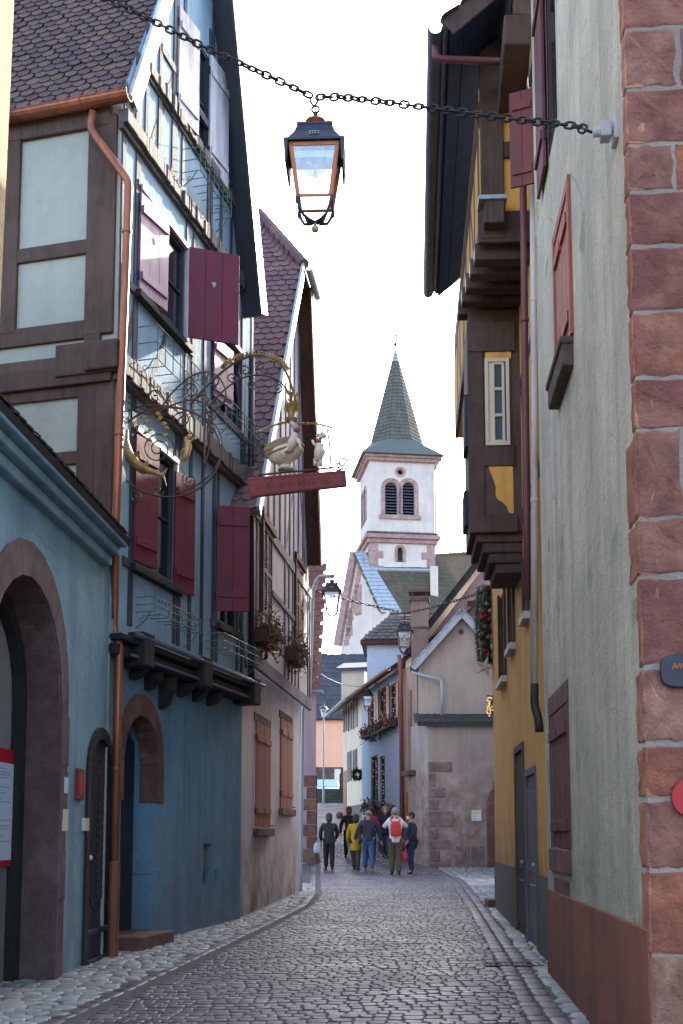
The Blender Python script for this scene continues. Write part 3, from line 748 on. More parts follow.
# the long roofed beam over the ground floor
m_ = MB()
m_.box(pc,UO,LC+.1,zL3-.34,zL3-.20,-.05,.24); m_.box(pc,UO,LC+.1,zL3-.16,zL3-.08,-.02,.30); m_.box(pc,-.02,LC+.06,zL3-.20,zL3-.16,.0,.20)
m_.build('jetty_beam', M['black_timber'], C, bevel=.02)
m_ = MB()
for u in (.28,2.25,4.35): m_.box(pc,u-.16,u+.16,zL3-.40,zL3+.02,-.05,.36)
m_.each('beam_block', M['black_timber'], C, bevel=.02)
m_ = MB(); m_.tube([pc.P(-.05,zL3-.05,.33),pc.P(LC+.1,zL3-.05,.33)],.035,8); m_.tube([pc.P(-.05,zL3-.30,.27),pc.P(LC+.1,zL3-.30,.27)],.022,8); m_.build('beam_roll', M['blue_grey_paint'], C, smooth=True)
m_ = MB()
for u,h in ((.7,.16),(1.15,.24),(1.6,.44),(2.2,.20),(2.75,.20),(3.3,.20)):
    m_.prism(Pl(*pc.P(u-.10,0,0)[:2],pc.n.x,pc.n.y,1), [(-.02,zL3-.36),(.22,zL3-.36),(.20,zL3-.36-h*.4),(.10,zL3-.36-h*.85),(-.02,zL3-.36-h)], -.0,.15)
m_.each('corbel', M['black_timber'], C, bevel=.015)
# roof: near slope with visible tiles, dark far verge
cn = pc.n; up = Vector((0,0,1)); ang = math.atan(tanC)
OV = .26; SL = (zr-ze)/sin(ang)
b1 = (pc.u*cos(ang)+up*sin(ang)); n1 = (-pc.u*sin(ang)+up*cos(ang))
E0 = pc.P(ue,ze,.20); m_ = MB(); slab(m_, E0, -cn, b1, n1, 7.5, SL, .10)
roof_tiles(m_, E0-cn*.10, -cn, b1, n1, 3.2, 4.2, .19, .125, jit=.014)
m_.build('roof', M['brown_tiles'], C)
m_ = MB(); q=[E0-cn*.05-n1*.16, E0-cn*.05+n1*.07, E0-cn*.05+n1*.07+b1*SL, E0-cn*.05-n1*.16+b1*SL]; m_.hexa(q+[p+cn*.06 for p in q]); m_.build('verge_board', M['white_worn_sunlit_paint'], C)
uE,zE = pc.uv(265,316,.48); ang2 = math.atan2(zr-zE,uE-UC)
b2 = (pc.u*cos(ang2)-up*sin(ang2)); n2 = (pc.u*sin(ang2)+up*cos(ang2)); R0 = pc.P(UC,zr,.0)
S2 = (zr-zE)/sin(ang2); m_ = MB(); slab(m_, R0+cn*.50, -cn, b2, n2, 8.0, S2, .07); m_.build('roof', M['dark_tiles'], C)
m_ = MB(); q=[R0+cn*.48-n2*.30, R0+cn*.48+n2*.02, R0+cn*.48+n2*.02+b2*S2, R0+cn*.48-n2*.30+b2*S2]; m_.hexa(q+[p+cn*.045 for p in q])
q=[R0-n2*.085, R0+cn*.48-n2*.085, R0+cn*.48-n2*.085+b2*S2, R0-n2*.085+b2*S2]; m_.hexa([p-n2*.05 for p in q]+q); m_.build('bargeboard', M['navy_paint'], C)
m_ = MB(); m_.box(pc,LC-.25,LC+.18,ze-.35,ze-.12,NU-.3,NU+.16); m_.build('beam_end', M['slate_timber'], C, bevel=.02)
# camera-facing front wall
pf = Pl(cX+pc.n.x*NU+pc.u.x*UO,cY+pc.n.y*NU+pc.u.y*UO,-pc.n.x,-pc.n.y,-1)
m_ = MB(); m_.wall(pf, rectp(0,4.5,-.3,ze-.05)); m_.build('front_wall', M['sage_panel_plaster'], C)
def FR(x0,x1,yt,yb):
    ym=(yt+yb)/2; a=pf.uv(x0,ym)[0]; b=pf.uv(x1,ym)[0]; return min(a,b),max(a,b),pf.uv((x0+x1)/2,yb)[1],pf.uv((x0+x1)/2,yt)[1]
m_ = MB()
for x0,x1,yt,yb,n_ in ((88,116,118,335,.05),(84,100,335,480,.046),(96,114,380,520,.048),(4,20,118,335,.05),(-40,112,112,140,.062),(-40,88,250,264,.044),(-40,90,329,347,.043),(-40,112,362,378,.07),(-60,114,374,393,.10),(-40,86,393,404,.04),(78,96,395,520,.05),(-40,80,457,470,.042),(-70,-40,118,520,.05),(-40,-20,395,480,.046)):
    u0,u1,z0,z1 = FR(x0,x1,yt,yb); m_.box(pf,max(0.0,u0),u1,z0,z1,-.03,n_)
m_.build('timber_frame', M['brown_timber'], C, bevel=.012)
m_ = MB(); u0,u1,z0,z1 = FR(60,118,346,378); m_.box(pf,-.07,u1,z0,z1,-.03,.13); m_.box(pf,-.10,.34,z0+.02,z1-.03,-.02,.18); m_.build('corner_corbel', M['brown_timber'], C, bevel=.02)
# copper gutter and downpipe
ga = pf.uv(134,103)[0]; gzv = pf.uv(134,103)[1]
gd = pf.n*.14
gutter(C, pf.P(ga-.02,gzv+.02,.16), pf.P(3.6,gzv+.0,.16), .10, 'copper')
for gu in (.45,1.4): q = MB(); q.tube([pf.P(gu,gzv+.02+.105*sin(an),.16+.105*cos(an)) for an in [pi+pi*i/8 for i in range(9)]],.012,5); q.build('gutter_strap', M['copper_aged'], C)
pxy = lambda px,py,n: pf.P(*pf.uv(px,py,n), n)
bt = pb.P(1.02,0,.13)
P1 = pxy(93,112,.16); P2 = pxy(90,128,.16); P3 = pxy(129,182,.12); P4 = pxy(116,520,.10)
P5 = Vector((at(113,610,12.95))); P5b = Vector((at(114,630,12.95))); P6 = Vector(at(119.5,646,12.9)); P7 = Vector(at(118,700,12.9))
P8 = Vector((P7.x,P7.y,gz(P7.y)-.02))
pipe(C, smooth_pts([P1,P2,P3,P4,P5b,P6,P7,P8]), .05, 'copper', brackets=[P3+(P4-P3)*.15, P3+(P4-P3)*.75, P8+Vector((0,0,2.2)),P8+Vector((0,0,1.1)),P8+Vector((0,0,.25))])
q = MB(); q.lathe(P8, [(.066,0),(.066,1.1),(.056,1.12)], 12); q.build('pipe_foot', M['copper_aged'], C, smooth=False)
pd0 = pc.P(*pc.uv(251,445,NU+.12),NU+.12); pd1 = pc.P(*pc.uv(251.5,690,NU+.12),NU+.12)
pipe(C, [pd0+Vector((0,0,1.5)), pd0, pd1], .05, 'navy_paint')
# ================================================================ lilac house with tiled half-hip
D = thing('lilac_house', 'narrow lilac plastered house with rose tiled half-hipped roof and flower boxes', 'house', (-1.9,21,gz(21)))
dX, dY = (240-341.5)/FPX*17.75, 17.75
pd = Pl(dX,dY,128.5/FPX,1); LD = 6.3
zj = pd.uv(258,672,.12)[1]; nd = .22
S1 = pd.rect(254.5,269,720,828); S2 = pd.rect(279.5,291,717,808)
m_ = MB(); m_.wall(pd, rectp(-.25,LD,-.3,zj+.1), [rectp(*S1),rectp(*S2)], 0, .15); m_.build('ground_floor_wall', M['lilac_plaster'], D)
m_ = MB()
for (u0,u1,z0,z1) in (S1,S2): m_.box(pd,u0-.09,u1+.09,z1,z1+.14,-.05,.02); m_.box(pd,u0-.09,u1+.09,z0-.14,z0,-.05,.10)
m_.each('window_sill', M['brown_sandstone'], D, bevel=.01)
for (u0,u1,z0,z1) in (S1,S2):
    um=(u0+u1)/2
    leaf(D, pd.P(u0+.01,0,.02), pd.u, z0+.01,z1-.01,(um-u0)-.02,'terracotta_paint'); leaf(D, pd.P(u1-.01,0,.02), -pd.u, z0+.01,z1-.01,(um-u0)-.02,'terracotta_paint')
    s_=MB(); s_.tube([pd.P(u0-.12,z1-.3,.03),pd.P(u0-.28,z1-.3,.05)],.012,5); s_.tube([pd.P(u1+.02,z0+.05,.03),pd.P(u1+.16,z0+.05,.06)],.012,5); s_.build('shutter_stay',M['black_iron'],D)
zn = pd.uv(270,450,.5)[1]; zh = pd.uv(304,266,.5)[1]; uh = pd.uv(304,266,.5)[0]; un = pd.uv(270,450,.5)[0]
tD = (zh-zn)/(uh-un); ua = uh+1.4; zap = zh+1.4*tD; uhf = uh+1.0; uf = pd.uv(321,560,.5)[0]; zf = pd.uv(321,565,.5)[1]
tF = (zh-zf)/(uf-uhf)
W1 = pd.rect(261,271.5,522,610,nd); W2 = pd.rect(294.5,303,560,640,nd)
ub = un-.9; zbn = zn-.9*tD
zwl = lambda u: (zh+(u-uh)*tD if u < uh+.5 else zh-(u-uhf)*tF)-.18
uww = LD+.02
m_ = MB(); m_.wall(pd, [(-.22,zj),(uww,zj),(uww,zwl(uww)),(uhf-.1,zh-.2),(uh-.0,zh-.2),(-.22,zwl(-.22))], [rectp(*W1),rectp(*W2)], nd, .2); m_.build('gable_wall', M['lilac_plaster'], D)
for q in (W1,W2): window(D, pd, *q, nd, frame='grey_timber', depth=.12)
# louvred leaves on the upper windows
for q,x in ((W1,0),(W2,1)):
    m_ = MB(); u0,u1,z0,z1 = q; mid=(u0+u1)/2
    for a,b in ((u0,mid-.01),(mid+.01,u1)):
        for (c0,c1,e0,e1) in ((a,a+.05,z0,z1),(b-.05,b,z0,z1),(a+.05,b-.05,z0,z0+.06),(a+.05,b-.05,z1-.06,z1),(a+.05,b-.05,(z0+z1)/2-.04,(z0+z1)/2+.04)): m_.box(pd,c0,c1,e0,e1,nd-.03,nd+.02)
        z_ = z0+.08
        while z_ < z1-.08: m_.bar(pd,(a+.04,z_),(b-.04,z_),.030,nd-.02,nd+.005); z_ += .055
    m_.build('louvred_shutter', M['grey_timber' if x==0 else 'buff_timber'], D)
m_ = MB(); u0,u1,z0,z1=W1; m_.box(pd,u0-.14,u0-.02,z0-.1,z1+.25,nd-.02,nd+.07); m_.box(pd,u0-.14,u1+.1,z1+.02,z1+.16,nd-.02,nd+.08); u0,u1,z0,z1=W2; m_.box(pd,u0-.14,u0-.02,z0-.1,z1+.15,nd-.02,nd+.06); m_.box(pd,u0-.14,u1+.1,z1+.02,z1+.14,nd-.02,nd+.07); m_.each('window_frame', M['red_brown_timber'], D, bevel=.01)
zm = pd.uv(258,498,nd)[1]; hz_ = [(zj+.08,-.2,uww,.24),(zm-.3,-.2,uww,.20),((zj+zm)/2+.1,W1[1],W2[0],.10)]
vz=[]; bz=[]
for u in (.1,.55,1.0,2.9,3.35,3.8,4.2,4.6,5.9,6.2): vz.append((u,zj+.2,zm-.35,.11))
for u in (.5,1.1,1.7,2.3,2.9,3.4,3.9,4.5,5.1,5.7): vz.append((u,zm-.2,min(zwl(u),zh-.2),.10))
bz=[((.2,zj+.2),(.9,zj+1.5),.1),((2.95,zm-.2),(4.2,zm+1.9),.11),((5.6,zm-.2),(4.7,zm+1.8),.1)]
timbers(D, pd, hz_, vz, bz, nd, 'grey_timber', proud=.03)
def plant_tuft(mb, P, w, d, h, k, rng, droop=.3, size=.05):
    for i in range(k):
        x = rng.uniform(-w/2,w/2); y = rng.uniform(-d/2,d/2); z = rng.uniform(-droop,h)*(rng.random()**.5)
        c = P + x + y + Vector((0,0,z)) if isinstance(x,Vector) else P+Vector((0,0,z))
    return mb
def leaves(mb, P, ua_, wa, w, d, h, k, rng, size=.05, droop=.1):
    """many small leaf faces spread through a shallow box along ua_"""
    for i in range(k):
        c = P + ua_*rng.uniform(-w/2,w/2) + wa*rng.uniform(-d/2,d/2) + Vector((0,0,rng.uniform(-droop,h)*rng.random()))
        a = Vector((rng.gauss(0,1),rng.gauss(0,1),rng.gauss(0,1))).normalized(); b = a.orthogonal().normalized(); s_ = size*rng.uniform(.5,1.3)
        mb.cr = rng.random(); mb.add([c-a*s_, c-b*s_*.45, c+a*s_, c+b*s_*.45],[(0,1,2,3)]); mb.cr=None
t = NT('leaf_green'); a_ = t.n('Attribute'); a_.attribute_name='rnd'; t.col(t.ramp(a_.outputs['Fac'],[(0,(.018,.035,.016,1)),(.6,(.035,.07,.028,1)),(1,(.07,.11,.045,1))])); t.rough(.6)
t = NT('dry_leaf'); a_ = t.n('Attribute'); a_.attribute_name='rnd'; t.col(t.ramp(a_.outputs['Fac'],[(0,(.08,.045,.03,1)),(.6,(.15,.085,.045,1)),(1,(.24,.15,.07,1))])); t.rough(.8)
rl = random.Random(11)
for (px0,px1,yt,yb),lab in (((262,279,627,641),'first'),((292,308,646,660),'second')):
    u0,u1,z0,z1 = pd.rect(px0,px1,yt,yb,nd+.15); u1=min(u1,u0+1.0)
    bx_ = thing('flower_box', {'first':'wooden flower box of withered plants under the louvred window of the lilac house','second':'farther wooden flower box with dry trailing plants on the lilac house'}[lab],'flower box',pd.P((u0+u1)/2,z0,nd+.15),'flower boxes on the lilac house')
    m_=MB(); m_.box(pd,u0,u1,z0,z1,nd+.03,nd+.06); m_.box(pd,u0,u1,z0,z1,nd+.21,nd+.24)
    for q in (u0,u1-.03): m_.box(pd,q,q+.03,z0,z1,nd+.06,nd+.21)
    m_.box(pd,u0+.03,u1-.03,z0,z0+.03,nd+.06,nd+.21); m_.box(pd,u0-.02,u1+.02,z1-.05,z1+.02,nd+.24,nd+.262); m_.build('box', M['red_brown_timber'], bx_)
    m_=MB(); leaves(m_, pd.P((u0+u1)/2,z1-.02,nd+.18), pd.u, pd.n, u1-u0, .34, .5, 900, rl, .045, .5); m_.build('dry_plants', M['dry_leaf'], bx_)
# roof
up=Vector((0,0,1)); dn=pd.n; aD=math.atan(tD); aF=math.atan(tF)
b1=pd.u*cos(aD)+up*sin(aD); n1=-pd.u*sin(aD)+up*cos(aD)
O1=pd.P(ub,zbn,.5); hipn=1.2; SL=(zap-zbn)/sin(aD); Sh=(zh-zbn)/sin(aD)
keep=lambda x,s_: s_<Sh or x > (s_-Sh)/(SL-Sh)*hipn
m_=MB(); 
pts=[O1,O1-dn*7,O1-dn*7+b1*SL,O1-dn*hipn+b1*SL,O1+b1*Sh]
m_.add(pts+[p-n1*.1 for p in pts],[(0,1,2,3,4),(9,8,7,6,5)]+[(i,(i+1)%5,(i+1)%5+5,i+5) for i in range(5)])
roof_tiles(m_,O1-dn*.11,-dn,b1,n1,3.5,SL,.19,.20,lambda x,s_: keep(x-.08,s_)); m_.build('roof', M['rose_tiles'], D)
m_=MB(); ap=O1-dn*hipn+b1*SL; h0=O1+b1*Sh      # ridge caps up the hip and along the ridge
k_=9
for i in range(k_):
    p=h0+(ap-h0)*(i/k_); q=h0+(ap-h0)*((i+1.12)/k_); m_.tube([p+n1*.03,q+n1*.05],[.12,.095],8)
for i in range(12):
    p=ap-dn*(i*.38); q=ap-dn*((i+1.1)*.38); m_.tube([p,q],[.115,.095],8)
m_.build('ridge_caps', M['rose_tiles'], D)
b2=pd.u*cos(aF)-up*sin(aF); n2=pd.u*sin(aF)+up*cos(aF); SF=(zh-zf)/sin(aF); RA=pd.P(ua,zap,.5)
hf=pd.P(uhf,zh,.5)
m_=MB(); fe=hf+b2*SF; pts=[hf,fe,fe-dn*7.5,RA-dn*7.5,RA-dn*hipn]
m_.add(pts+[p-n2*.1 for p in pts],[(0,1,2),(0,2,4),(2,3,4),(7,6,5),(9,7,5),(9,8,7)]+[(i,(i+1)%5,(i+1)%5+5,i+5) for i in range(5)])
pts=[h0,hf,RA-dn*hipn]; m_.add(pts+[p-up*.06 for p in pts],[(0,1,2),(5,4,3),(0,1,4,3),(1,2,5,4),(2,0,3,5)])
m_.build('roof', M['rose_tiles'], D)
m_=MB(); q=[O1-n1*.14,O1+n1*.07,O1+n1*.07+b1*Sh,O1-n1*.14+b1*Sh]; m_.hexa([p-dn*.04 for p in q]+[p+dn*.012 for p in q]); m_.build('verge_board', M['zinc_blue'], D)
m_=MB(); q=[hf-n2*.10,hf-dn*.30-n2*.10,hf-dn*.30-n2*.10+b2*SF*1.0,hf-n2*.10+b2*SF*1.0]; m_.hexa([p-n2*.06 for p in q]+q)
q=[hf-n2*.30,hf-n2*.02,hf-n2*.02+b2*SF*1.0,hf-n2*.30+b2*SF*1.0]; m_.hexa(q+[p+dn*.04 for p in q]); m_.build('bargeboard', M['red_brown_timber'], D)
gutter(D, h0+dn*.10+Vector((0,0,-.02)), hf+dn*.10+pd.u*.25+Vector((0,0,-.02)), .08,'zinc')
# bracket pipe with lantern arm at the house's end
e0=pd.P(LD-.05,0,nd+.12)
pp=[at(314.5,578,24.2),at(314.5,640,24.2)]; gx=Vector((pp[0].x,pp[0].y,0))
pipe(D,smooth_pts([Vector(at(335,576,24.3)),Vector(at(318,577,24.3)),Vector(at(312.5,592,24.3)),Vector(at(309.5,690,24.3)),Vector(at(303,708,24.3)),Vector(at(300.5,870,24.3)),Vector((at(300.5,870,24.3).x,24.3,gz(24)))]),.045,'zinc_blue')
# ================================================================ mauve house with quoins behind
E = thing('mauve_house', 'mauve house with red sandstone quoins and tiled roof beyond the lilac house', 'house', (-1.5,35.5,gz(35)))
xe=(316-341.5)/FPX*35; pe=Pl(xe,35,-1,.10,-1)
ze_=at(316,690,35).z; zt_=at(316,566,37.2).z
m_=MB(); m_.wall(pe, rectp(0,4,-.3,ze_)); pe2=Pl(xe,35,xe,35,1); m_.wall(pe2,rectp(0,8,-.3,ze_)); m_.build('wall', M['mauve_render'], E)
m_=MB(); z_=gz(35)-.3; i=0
while z_<at(316,775,35).z:
    h_=.34+.1*random.random(); L_=(.62 if i%2 else .30); m_.box(pe,-.015,L_,z_,z_+h_-.02,-.25,.02); z_+=h_; i+=1
m_.build('quoins', M['brown_sandstone'], E, bevel=.02)
m_=MB(); up=Vector((0,0,1)); rv=(-pe.n*2.0+up*(zt_-ze_)).normalized(); rn=(pe.n*(zt_-ze_)+up*2.0).normalized(); S_=sqrt(4+(zt_-ze_)**2)
O=pe.P(-.04,ze_-.05,.25); slab(m_,O,pe.u,rv,rn,4,S_,.1); roof_tiles(m_,O,pe.u,rv,rn,4,S_,.22,.26); m_.build('roof', M['red_tiles'], E)
gutter(E, pe.P(-.25,ze_-.06,.32), pe.P(4,ze_-.06,.32), .09,'zinc')
m_=MB(); m_.box(pe,.45,.75,at(310,735,35).z,at(310,705,35).z,.0,.05); m_.build('shutter', M['green_iron'], E)
# ================================================================ grey house with sandstone quoins (near right)
R1 = thing('grey_corner_house', 'grey plastered corner house with big red sandstone quoins at the right edge', 'house', (3,8,gz(8)))
r1d=(417-341.5)/FPX; y0=6.5; p1=Pl(1.805,y0,r1d,1,-1)          # n faces the street (-x)
L1=sqrt(1+r1d*r1d)*(11.6-y0)
p1f=Pl(1.805,y0,p1.n.x*-1,p1.n.y*-1,1)                          # camera-facing side, u to the right
H1=11.6
zlo=p1.uv(570,897)[1]
Wlow=p1.rect(551.5,569,716,848); Wup=p1.rect(557.5,572,240,386)
Wlow=(min(Wlow[:2]),max(Wlow[:2]))+Wlow[2:]; Wup=(min(Wup[:2]),max(Wup[:2]))+Wup[2:]
tl_=p1.uv(569,700)[1]; 
m_=MB(); m_.wall(p1,rectp(0,L1,-.3,H1),[rectp(*Wlow),rectp(*Wup)],0,.14); m_.build('street_wall',M['grey_plaster'],R1)
m_=MB(); m_.box(p1,0.02,L1-.01,-.3,zlo,-.05,.022); m_.build('render_plinth',M['terracotta_render'],R1,bevel=.012)
m_=MB(); m_.wall(p1f,rectp(0.0,6,-.3,H1)); m_.build('front_wall',M['mortar'],R1)
ys=[-180,-105,-40,28,89,144,192,246,312,378,430,518,576,667,744,799,871,955,1060]
rs=random.Random(21)
zs=[p1f.uv(641,y)[1] for y in ys]
zs=[z for z in zs if z>-.4]
m_=MB(); pale=MB()
def outline(u0,u1,z0,z1,ju0,ju1,jz=.010,k=5):
    """four jittered sides of a hand-cut stone; ju0/ju1 = roughness of the two ends"""
    pts=[]
    for i in range(k): pts.append((u0+(u1-u0)*i/k+(0 if i==0 and ju0==0 else rs.uniform(-.01,.01) if i else 0), z0+rs.uniform(-jz,jz)))
    for i in range(k): pts.append((u1+(rs.uniform(-ju1,ju1) if ju1 else 0), z0+(z1-z0)*i/k+(0 if i==0 else rs.uniform(-.01,.01))))
    for i in range(k): pts.append((u1+(u0-u1)*i/k+(0 if i==0 else rs.uniform(-.01,.01)), z1+rs.uniform(-jz,jz)))
    for i in range(k): pts.append((u0+(rs.uniform(-ju0,ju0) if ju0 else 0), z1+(z0-z1)*i/k+(0 if i==0 else rs.uniform(-.01,.01))))
    return pts
def cut_stone(mb,pl,pts,pr,flip=False):
    k=len(pts); c=(sum(p[0] for p in pts)/k,sum(p[1] for p in pts)/k)
    ins=lambda p,d:(p[0]+(c[0]-p[0])*d,p[1]+(c[1]-p[1])*d)
    wob=[rs.uniform(-.004,.003) for _ in pts]
    vs=[pl.P(*p,-.10) for p in pts]+[pl.P(*p,pr*.3+w_*.3) for p,w_ in zip(pts,wob)]+[pl.P(*ins(p,.07),pr+w_) for p,w_ in zip(pts,wob)]+[pl.P(*ins(p,.5),pr+rs.uniform(-.006,.006)) for p in pts]+[pl.P(*c,pr)]
    f=[]
    for r in range(3):
        for i in range(k): f.append((r*k+i,r*k+(i+1)%k,(r+1)*k+(i+1)%k,(r+1)*k+i))
    for i in range(k): f.append((3*k+i,3*k+(i+1)%k,4*k))
    mb.add(vs,f)
for i in range(len(zs)-1):
    z1,z0=zs[i],zs[i+1]; g_=rs.uniform(.010,.020)
    lens=.11+rs.uniform(-.015,.02)
    if ys[i] in (430,518): lens=.30+rs.uniform(-.03,.03)
    if ys[i] in (667,744,799,871,955): lens=.22+rs.uniform(-.03,.03)
    uf=(.26,.52,.42,.30,.46)[i%5]; a,b=z0+g_,z1-g_
    m_.cr=rs.random(); m_.cm=1; cut_stone(m_,p1,outline(-.004,lens,a,b,0,.035),.010)
    m_.cm=0; cut_stone(m_,p1f,outline(-.006,uf,a,b,0,.014),.008); m_.cr=None
    u=uf+rs.uniform(.02,.045)
    while u<3.2:
        wd=rs.uniform(.3,.7); tgt=m_
        if (ys[i] in (246,378) and u<uf+.1): tgt=pale; wd=.5
        tgt.cr=rs.random(); cut_stone(tgt,p1f,outline(u,u+wd-rs.uniform(.02,.05),a,b,.014,.014),.008); tgt.cr=None; u+=wd
m_.build('quoin_stones',[M['pink_sandstone'],M['sandstone_lit_side']],R1,smooth=False)
pale.build('pale_stones',M['step_stone'],R1)
# lower window: maroon shutters in a sandstone frame
u0,u1,z0,z1=Wlow
m_=MB(); m_.box(p1,u0-.1,u1+.1,z1,z1+.20,-.14,.012); m_.box(p1,u0-.06,u1+.06,z0-.22,z0,-.14,.035); m_.box(p1,u0-.09,u0,z0,z1,-.14,.008); m_.box(p1,u1,u1+.09,z0,z1,-.14,.008); m_.build('stone_surround',M['brown_sandstone'],R1,bevel=.01)
um=(u0+u1)/2
for P0,d in ((p1.P(u0+.01,0,-.01),p1.u),(p1.P(u1-.01,0,-.01),-p1.u)): leaf(R1,P0,d,z0+.01,z1-.01,um-u0-.015,'burgundy_paint')
m_=MB(); m_.box(p1,u0+.1,u1-.15,z0-.62,z0-.28,-.02,.014); m_.build('render_patch',M['brown_sandstone'],R1,bevel=.01)
# upper window: brick-red frame with a sill box
u0,u1,z0,z1=Wup
m_=MB(); m_.box(p1,u0-.09,u0,z0,z1+.1,-.14,.03); m_.box(p1,u1,u1+.09,z0,z1+.1,-.14,.03); m_.box(p1,u0,u1,z1,z1+.1,-.14,.028); m_.build('window_frame',M['brick_red_paint'],R1,bevel=.008)
um=(u0+u1)/2
for P0,d in ((p1.P(u0+.01,0,.0),p1.u),(p1.P(u1-.01,0,.0),-p1.u)): leaf(R1,P0,d,z0+.01,z1-.01,um-u0-.012,'brick_red_paint')
m_=MB(); uu=sorted((p1.uv(552,390,.15)[0],p1.uv(573,390,.15)[0])); zz=(p1.uv(562,418,.15)[1],p1.uv(562,362,.15)[1])
m_.box(p1,u0-.04,u1+.06,z0-.26,z0-.02,-.02,.10); m_.box(p1,u0-.06,u1+.08,z0-.07,z0-.0,-.02,.12)
m_.build('window_sill',M['rubble_stone'],R1,bevel=.02)
# top shutters
ua_,za_=p1.uv(541,20); ub_,_=p1.uv(552,60); z1=p1.uv(546,15)[1]; z0=p1.uv(552,128)[1]
un_=min(ua_,ub_)
Ptop=p1.P(L1-.75,0,.03)
zt0=p1.uv(549,165)[1]; zt1=p1.uv(541,15)[1]
leaf(R1,p1.P(L1-1.28,0,.04),p1.u,zt0,zt1+.3,.60,'burgundy_paint',label='burgundy shutter folded flat on the grey wall')
m_=MB(); m_.box(p1,L1-1.95,L1-1.33,zt0+.05,zt1+.3,-.03,.006); m_.build('window',M['window_glass'],R1)
# swung-out shutter at the far end
Y_=11.9; ps0=at(535.5,190,Y_); h0_=at(511.5,190,Y_+.0)
za=at(522,183,Y_).z; zb_=at(522,88,Y_).z
leaf(R1,(ps0.x,ps0.y),(-.92,.39),za,zb_,(ps0.x-h0_.x)*1.05,'burgundy_paint',label='burgundy shutter swung out over the street')
# chain anchor
u,z=p1.uv(617,132); anchor=p1.P(u,z,.10)
m_=MB(); m_.box(p1,u-.07,u+.07,z-.08,z+.12,-.02,.03); m_.box(p1,u-.05,u+.05,z-.05,z+.06,.04,.11); m_.lathe(p1.P(u,z,.10),[(.03,0),(.03,.06)],8,p1.n); m_.build('chain_anchor',M['white_pipe'],R1,bevel=.01)
# roof and beam end
m_=MB(); O=p1.P(-.2,H1-.1,.35); b_=(-p1.n*.77+Vector((0,0,.64))).normalized(); nn_=(p1.n*.64+Vector((0,0,.77))).normalized()
slab(m_,O,p1.u,b_,nn_,L1+.3,5.5); m_.build('roof',M['brown_tiles'],R1)
q=[at(x,y,11.6) for x,y in ((504,44),(532,44),(532,14),(504,14))]
m_=MB(); m_.hexa([p+Vector((0,0,0)) for p in q]+[p+Vector((.1,1.2,0)) for p in q]); q=[at(x,y,12.0) for x,y in ((513,14),(537,14),(540,-18),(513,-18))]; m_.hexa(q+[p+Vector((.1,1.2,0)) for p in q]); m_.build('beam_end',M['brown_timber'],R1,bevel=.02)
# plaques at the right-hand edge of the photograph
u,z=p1f.uv(680,672); k=18
m_=MB(); 
sup=[(u+.125*(abs(cos(2*pi*i/k))**.6)*(1 if cos(2*pi*i/k)>0 else -1), z+.098*(abs(sin(2*pi*i/k))**.6)*(1 if sin(2*pi*i/k)>0 else -1)) for i in range(k)]
m_.prism(p1f,sup,.02,.06); o_=m_.build('oval_plaque',M['navy_paint'],R1,bevel=.008)
m_=MB()
for du in (-.045,-.02,.0,.03,.06):
    m_.bar(p1f,(u+du-.012,z+.008),(u+du,z+.042),.010,.06,.065); m_.bar(p1f,(u+du,z+.042),(u+du+.011,z+.012),.010,.06,.066)
m_.build('orange_mark',M['brick_red_paint'],o_)
u,z=p1f.uv(690,798); m_=MB(); m_.prism(p1f,[(u+.115*cos(2*pi*i/28),z+.115*sin(2*pi*i/28)) for i in range(28)],.02,.045); m_.build('red_disc',M['vivid_red'],R1,bevel=.01)
# ================================================================ ochre timbered house
R2 = thing('ochre_house', 'ochre half-timbered house with overhanging dark timber storeys and long eaves', 'house', (3.2,16,gz(16)))
Y2=11.65; p2=Pl(2.263,Y2,.0586,1,-1); L2=8.0
Yof=lambda u:Y2+u*p2.u.y
def prect(pl,x0,x1,yt,yb,n=0):
    q=pl.rect(x0,x1,yt,yb,n); return (min(q[:2]),max(q[:2]))+q[2:]
D1=prect(p2,527.5,537,775,948); D2=prect(p2,517,525,750,934)
D1=(D1[0],D1[1],p2.uv(532,944)[1],p2.uv(531,775)[1]); D2=(D2[0],D2[1],p2.uv(521,934)[1],p2.uv(521,750)[1])
slits=[prect(p2,500.5,506,598,684),prect(p2,510,514.5,580,650),prect(p2,525,529,562,618)]
EV=10.95
m_=MB(); m_.wall(p2,rectp(0,L2,-.3,EV-.3),[rectp(*D1),rectp(*D2)]+[rectp(*q) for q in slits],0,.16); 
m_.wall(Pl(*p2.P(L2,0)[:2],1,-.05,-1),rectp(0,6,-.3,EV)); m_.build('street_wall',M['ochre_plaster'],R2)
zd=p2.uv(510,866)[1]
m_=MB(); 
edges=[0,D1[0],D1[1],D2[0],D2[1],L2]
for a,b in ((0,D1[0]-.03),(D1[1]+.03,D2[0]-.03),(D2[1]+.03,L2)): m_.box(p2,a,b,-.3,zd,-.05,.015)
m_.each('grey_plinth',M['grey_dado'],R2)
